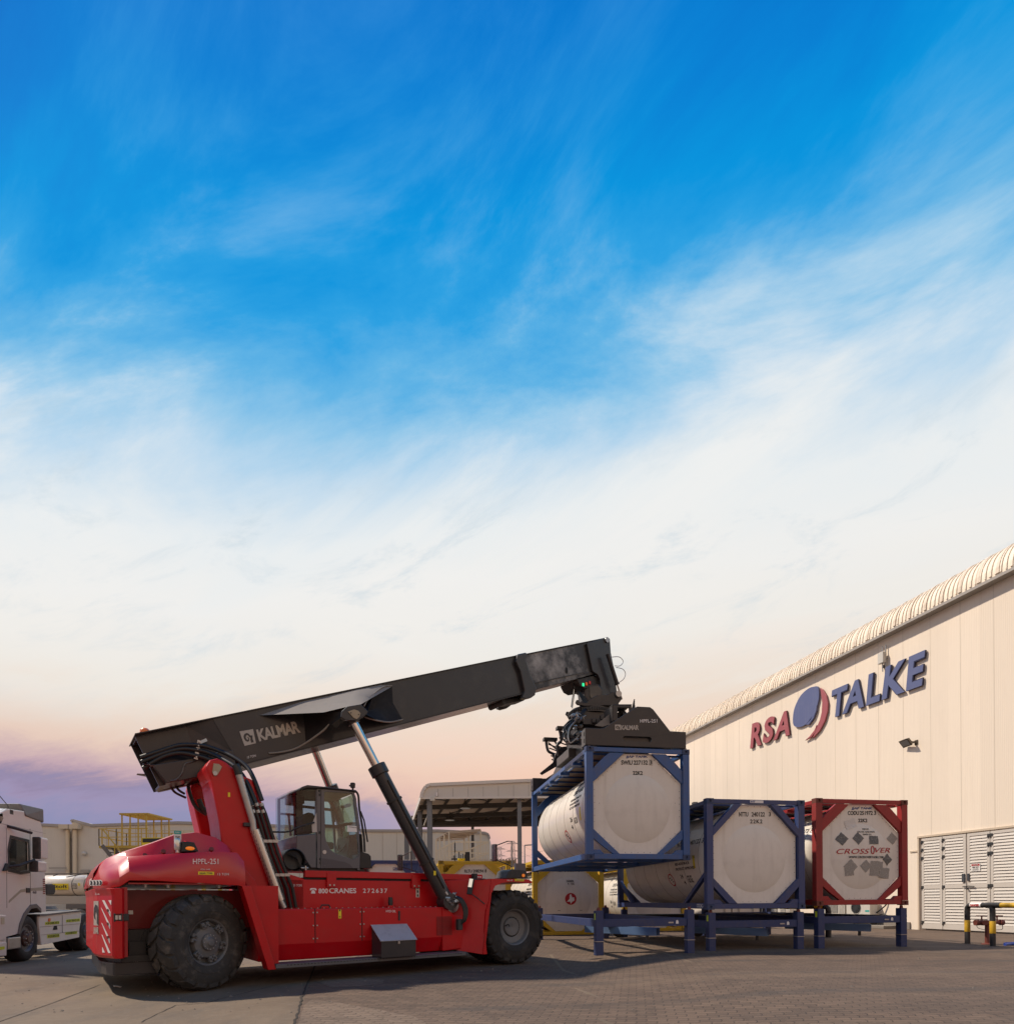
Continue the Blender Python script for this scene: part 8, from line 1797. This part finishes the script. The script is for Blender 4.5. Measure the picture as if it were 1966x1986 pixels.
b.box(-.2, xg+.14, .0, .1, zt1+.02, zt1+.1); b.beam((Q(700, 0)[0], -.03, zt1-.2), (xf, -.03, zt1+.1), .06); b.beam((xf, -.03, zt0), (Q(960, 0)[0], -.03, zt0+1.0), .06); b.beam((Q(560, 0)[0], -.03, zt1-.1), (Q(620, 0)[0], -.03, zt1+.05), .05); b.build('tank_frame', TRKG, tt)
MB().box(-.2, xg+1.0, .3, 1.9, zt0-.62, zt0-.02).build('chassis', mat('pale_chassis', (.42, .38, .33), .5), tt, bev=.02); MB().box(Q(660, 0)[0], xg+1.2, .3, 1.9, zt0-1.0, zt0-.64).build('chassis_frame', TRKG, tt)
p0, p1 = Q(592, 1018), Q(720, 952); pn = MB().box(p0[0]-.35, p1[0], .02, .05, p0[1], p1[1]).build('brand_panel', YELS, tt)
q0, q1 = Q(598, 1000), Q(712, 962); txt(MB(), 'Stolt', rq(q0[0]-.32, q1[0], q0[1], q1[1]), .019, .01, .02).build('lettering', INK, pn); q0, q1 = Q(600, 1014), Q(705, 1005); txt(MB(), 'Tank Containers', rq(q0[0], q1[0], q0[1], q1[1]), .019, .008).build('small_lettering', INK, pn)
b = MB(); 
for k, s in enumerate(('1234567', 'UN PORT', 'T11 IMO', '30480')): q0, q1 = Q(758, 960+k*16), Q(815, 948+k*16); txt(b, s, rq(q0[0], q1[0], q0[1], q1[1]), .045, .01)
b.build('small_lettering', INK, tt); q0, q1 = Q(826, 975), Q(838, 945); MB().box(q0[0], q1[0], .03, .06, q0[1], q1[1]).build('yellow_label', YELS, tt)
b = MB()
for k in range(3): b.lathe([(.25, -.15), (.5, -.15), (.52, -.1), (.52, .1), (.5, .15), (.25, .15)], (xg-1.2+k*1.3, .5, .52), 'y', 28, True)
for k in range(3):
    w_ = MB().lathe([(.25, -.15), (.5, -.15), (.52, -.1), (.52, .1), (.5, .15), (.25, .15)], (xg-1.2+k*1.3, .5, .52), 'y', 28, True).build('wheel', RUB, tt, smooth=True); MB().cyl((xg-1.2+k*1.3, .4, .52), (xg-1.2+k*1.3, .6, .52), .25).build('rim', RIM, w_)
    if k == 2: MB().tube([(xg-1.2+k*1.3-.6, .45, .6), (xg-1.2+k*1.3-.45, .45, 1.0), (xg-1.2+k*1.3, .45, 1.15), (xg-1.2+k*1.3+.45, .45, 1.0)], .05, 8).build('mudguard', PBLK, tt)
# dark ribbed tyre-like drum beside the cab
pd = Frame(at(*d6(545, 1010), 22).x, 22, 0, at(*d6(545, 1010), 22).z)
b = MB(); q0 = Tq(497, 960, .6); q1 = Tq(588, 1070, .6); b.xz([Tq(*p, .6) for p in ((497, 955), (560, 955), (590, 970), (592, 1040), (575, 1068), (497, 1072))], .6, 1.8); b.build('air_filter', PBLK, tk, bev=.03)
# ================================================================== FINISH: depth limits, bases, litter
def depth(o):
    d = 0
    while o.parent: o = o.parent; d += 1
    return d
for o in list(bpy.data.objects):
    while depth(o) > 2: o.parent = o.parent.parent
rr = random.Random(21); LIT = mat('pale_paper', (.55, .5, .45), .8)
for k, (x, y, lb) in enumerate(((228, 1915, 'scrap of pale paper on the concrete by the big worn tyre'),)):
    g = gnd(x, y); b = MB(); b.xy([(-.06, -.02), (-.02, -.04), (.03, -.015), (.07, -.02), (.05, .03), (0, .02), (-.05, .03)], .0, .012); b.xf(Matrix.Translation((g[0], g[1], .008)) @ Matrix.Rotation(.2, 4, 'Y')); tag(b.build('paper_scrap', LIT), lb, 'litter')
# pebbles and grit: too many to count
b = MB()
for k in range(900):
    y = rr.uniform(7.5, 20); x = rr.uniform(-.9, .9)*y; s = rr.uniform(.004, .014)*(1 if rr.random() < .9 else 1.8)
    if 0: pass
    z = gh(x, y)+.004; b.add([(x-s, y-s*.7, z), (x+s, y-s*.5, z), (x+s*.6, y+s, z), (x-s*.8, y+s*.6, z), (x, y, z+s*.9)], [(0, 1, 4), (1, 2, 4), (2, 3, 4), (3, 0, 4)])
tag(b.build('gravel', mat('grit', (.20, .17, .14), .9, 0, 0, .5, (.05, .04, .03), 30)), 'loose grit scattered over the yard', 'gravel', kind='stuff')
# loose pieces become parts of their own
SPLIT = ('cage_post', 'corner_casting', 'roof_post', 'bolt', 'leg', 'buffer', 'column', 'twist_lock', 'hinge', 'lashing_point', 'pipe_fitting', 'clamp', 'lock_bar', 'lock_handle', 'chain', 'beam_slot', 'rail_bracket', 'steering', 'telescopic_beam', 'end_beam', 'air_hose', 'cross_member', 'rafter', 'louvre_door', 'cab_pillar', 'door_hinge', 'boom_flange', 'mast_base', 'loose_hose', 'valve_hose', 'hood_recess', 'side_rail', 'foot', 'chassis_rail', 'gear_tooth', 'valve_block', 'foot', 'bracket', 'railing', 'purlin', 'panel_gap', 'rail_slot', 'roof_bearer', 'stiffener', 'brace', 'hand_wheel', 'rotator_hose')
def islands(me):
    par = list(range(len(me.vertices)))
    def fd(i):
        while par[i] != i: par[i] = par[par[i]]; i = par[i]
        return i
    for e in me.edges:
        a, c = fd(e.vertices[0]), fd(e.vertices[1])
        if a != c: par[a] = c
    g = {}
    for i in range(len(par)): g.setdefault(fd(i), []).append(i)
    G = []
    for ids in g.values():
        co = [me.vertices[i].co for i in ids]; G.append([set(ids), [min(c[k] for c in co)-.004 for k in range(3)], [max(c[k] for c in co)+.004 for k in range(3)]])
    ch = True
    while ch:
        ch = False
        for i in range(len(G)):
            for j in range(i+1, len(G)):
                if all(G[i][1][k] <= G[j][2][k] and G[j][1][k] <= G[i][2][k] for k in range(3)):
                    G[i] = [G[i][0] | G[j][0], [min(G[i][1][k], G[j][1][k]) for k in range(3)], [max(G[i][2][k], G[j][2][k]) for k in range(3)]]; G.pop(j); ch = True; break
            if ch: break
    return [x[0] for x in G]
for o in list(bpy.data.objects):
    nm = o.name.split('.')[0]
    if o.type != 'MESH' or nm not in SPLIT or len(o.data.vertices) > 4000: continue
    I = islands(o.data)
    if len(I) < 2 or len(I) > 60: continue
    me = o.data
    for ids in I:
        ids = sorted(ids); mp_ = {a: i for i, a in enumerate(ids)}
        m2 = bpy.data.meshes.new(nm); m2.from_pydata([tuple(me.vertices[i].co) for i in ids], [], [tuple(mp_[v] for v in p.vertices) for p in me.polygons if p.vertices[0] in mp_]); m2.materials.append(me.materials[0])
        if any(p.use_smooth for p in me.polygons): m2.shade_smooth(); m2.set_sharp_from_angle(angle=math.radians(35))
        c = o.copy(); c.data = m2; c.name = nm; col.objects.link(c)
        if ids[0] != min(min(s) for s in I): continue
    ch_ = list(o.children); first = [x for x in col.objects if x.name.split('.')[0] == nm and x.parent == o.parent and x is not o][0]
    for x in ch_: x.parent = first
    bpy.data.objects.remove(o)
bpy.context.view_layer.update()
SET = ('structure', 'stuff')
for o in [o for o in bpy.data.objects if o.parent is None and o.type in ('EMPTY', 'MESH') and o.get('kind') not in SET]:
    pts = []
    for c in [o]+list(o.children_recursive):
        if c.type == 'MESH': pts += [c.matrix_world @ Vector(k) for k in c.bound_box]
    if not pts: continue
    lo = Vector([min(p[i] for p in pts) for i in range(3)]); hi = Vector([max(p[i] for p in pts) for i in range(3)])
    base = Vector(((lo.x+hi.x)/2, (lo.y+hi.y)/2, lo.z))
    if (o.location.length > .01) and o.type == 'EMPTY': continue
    dl = o.matrix_world.to_3x3().inverted() @ (base-o.matrix_world.translation)
    if o.type == 'MESH': o.data.transform(Matrix.Translation(-dl))
    for c in o.children: c.location = c.location-dl
    o.location = o.location+(base-o.matrix_world.translation)
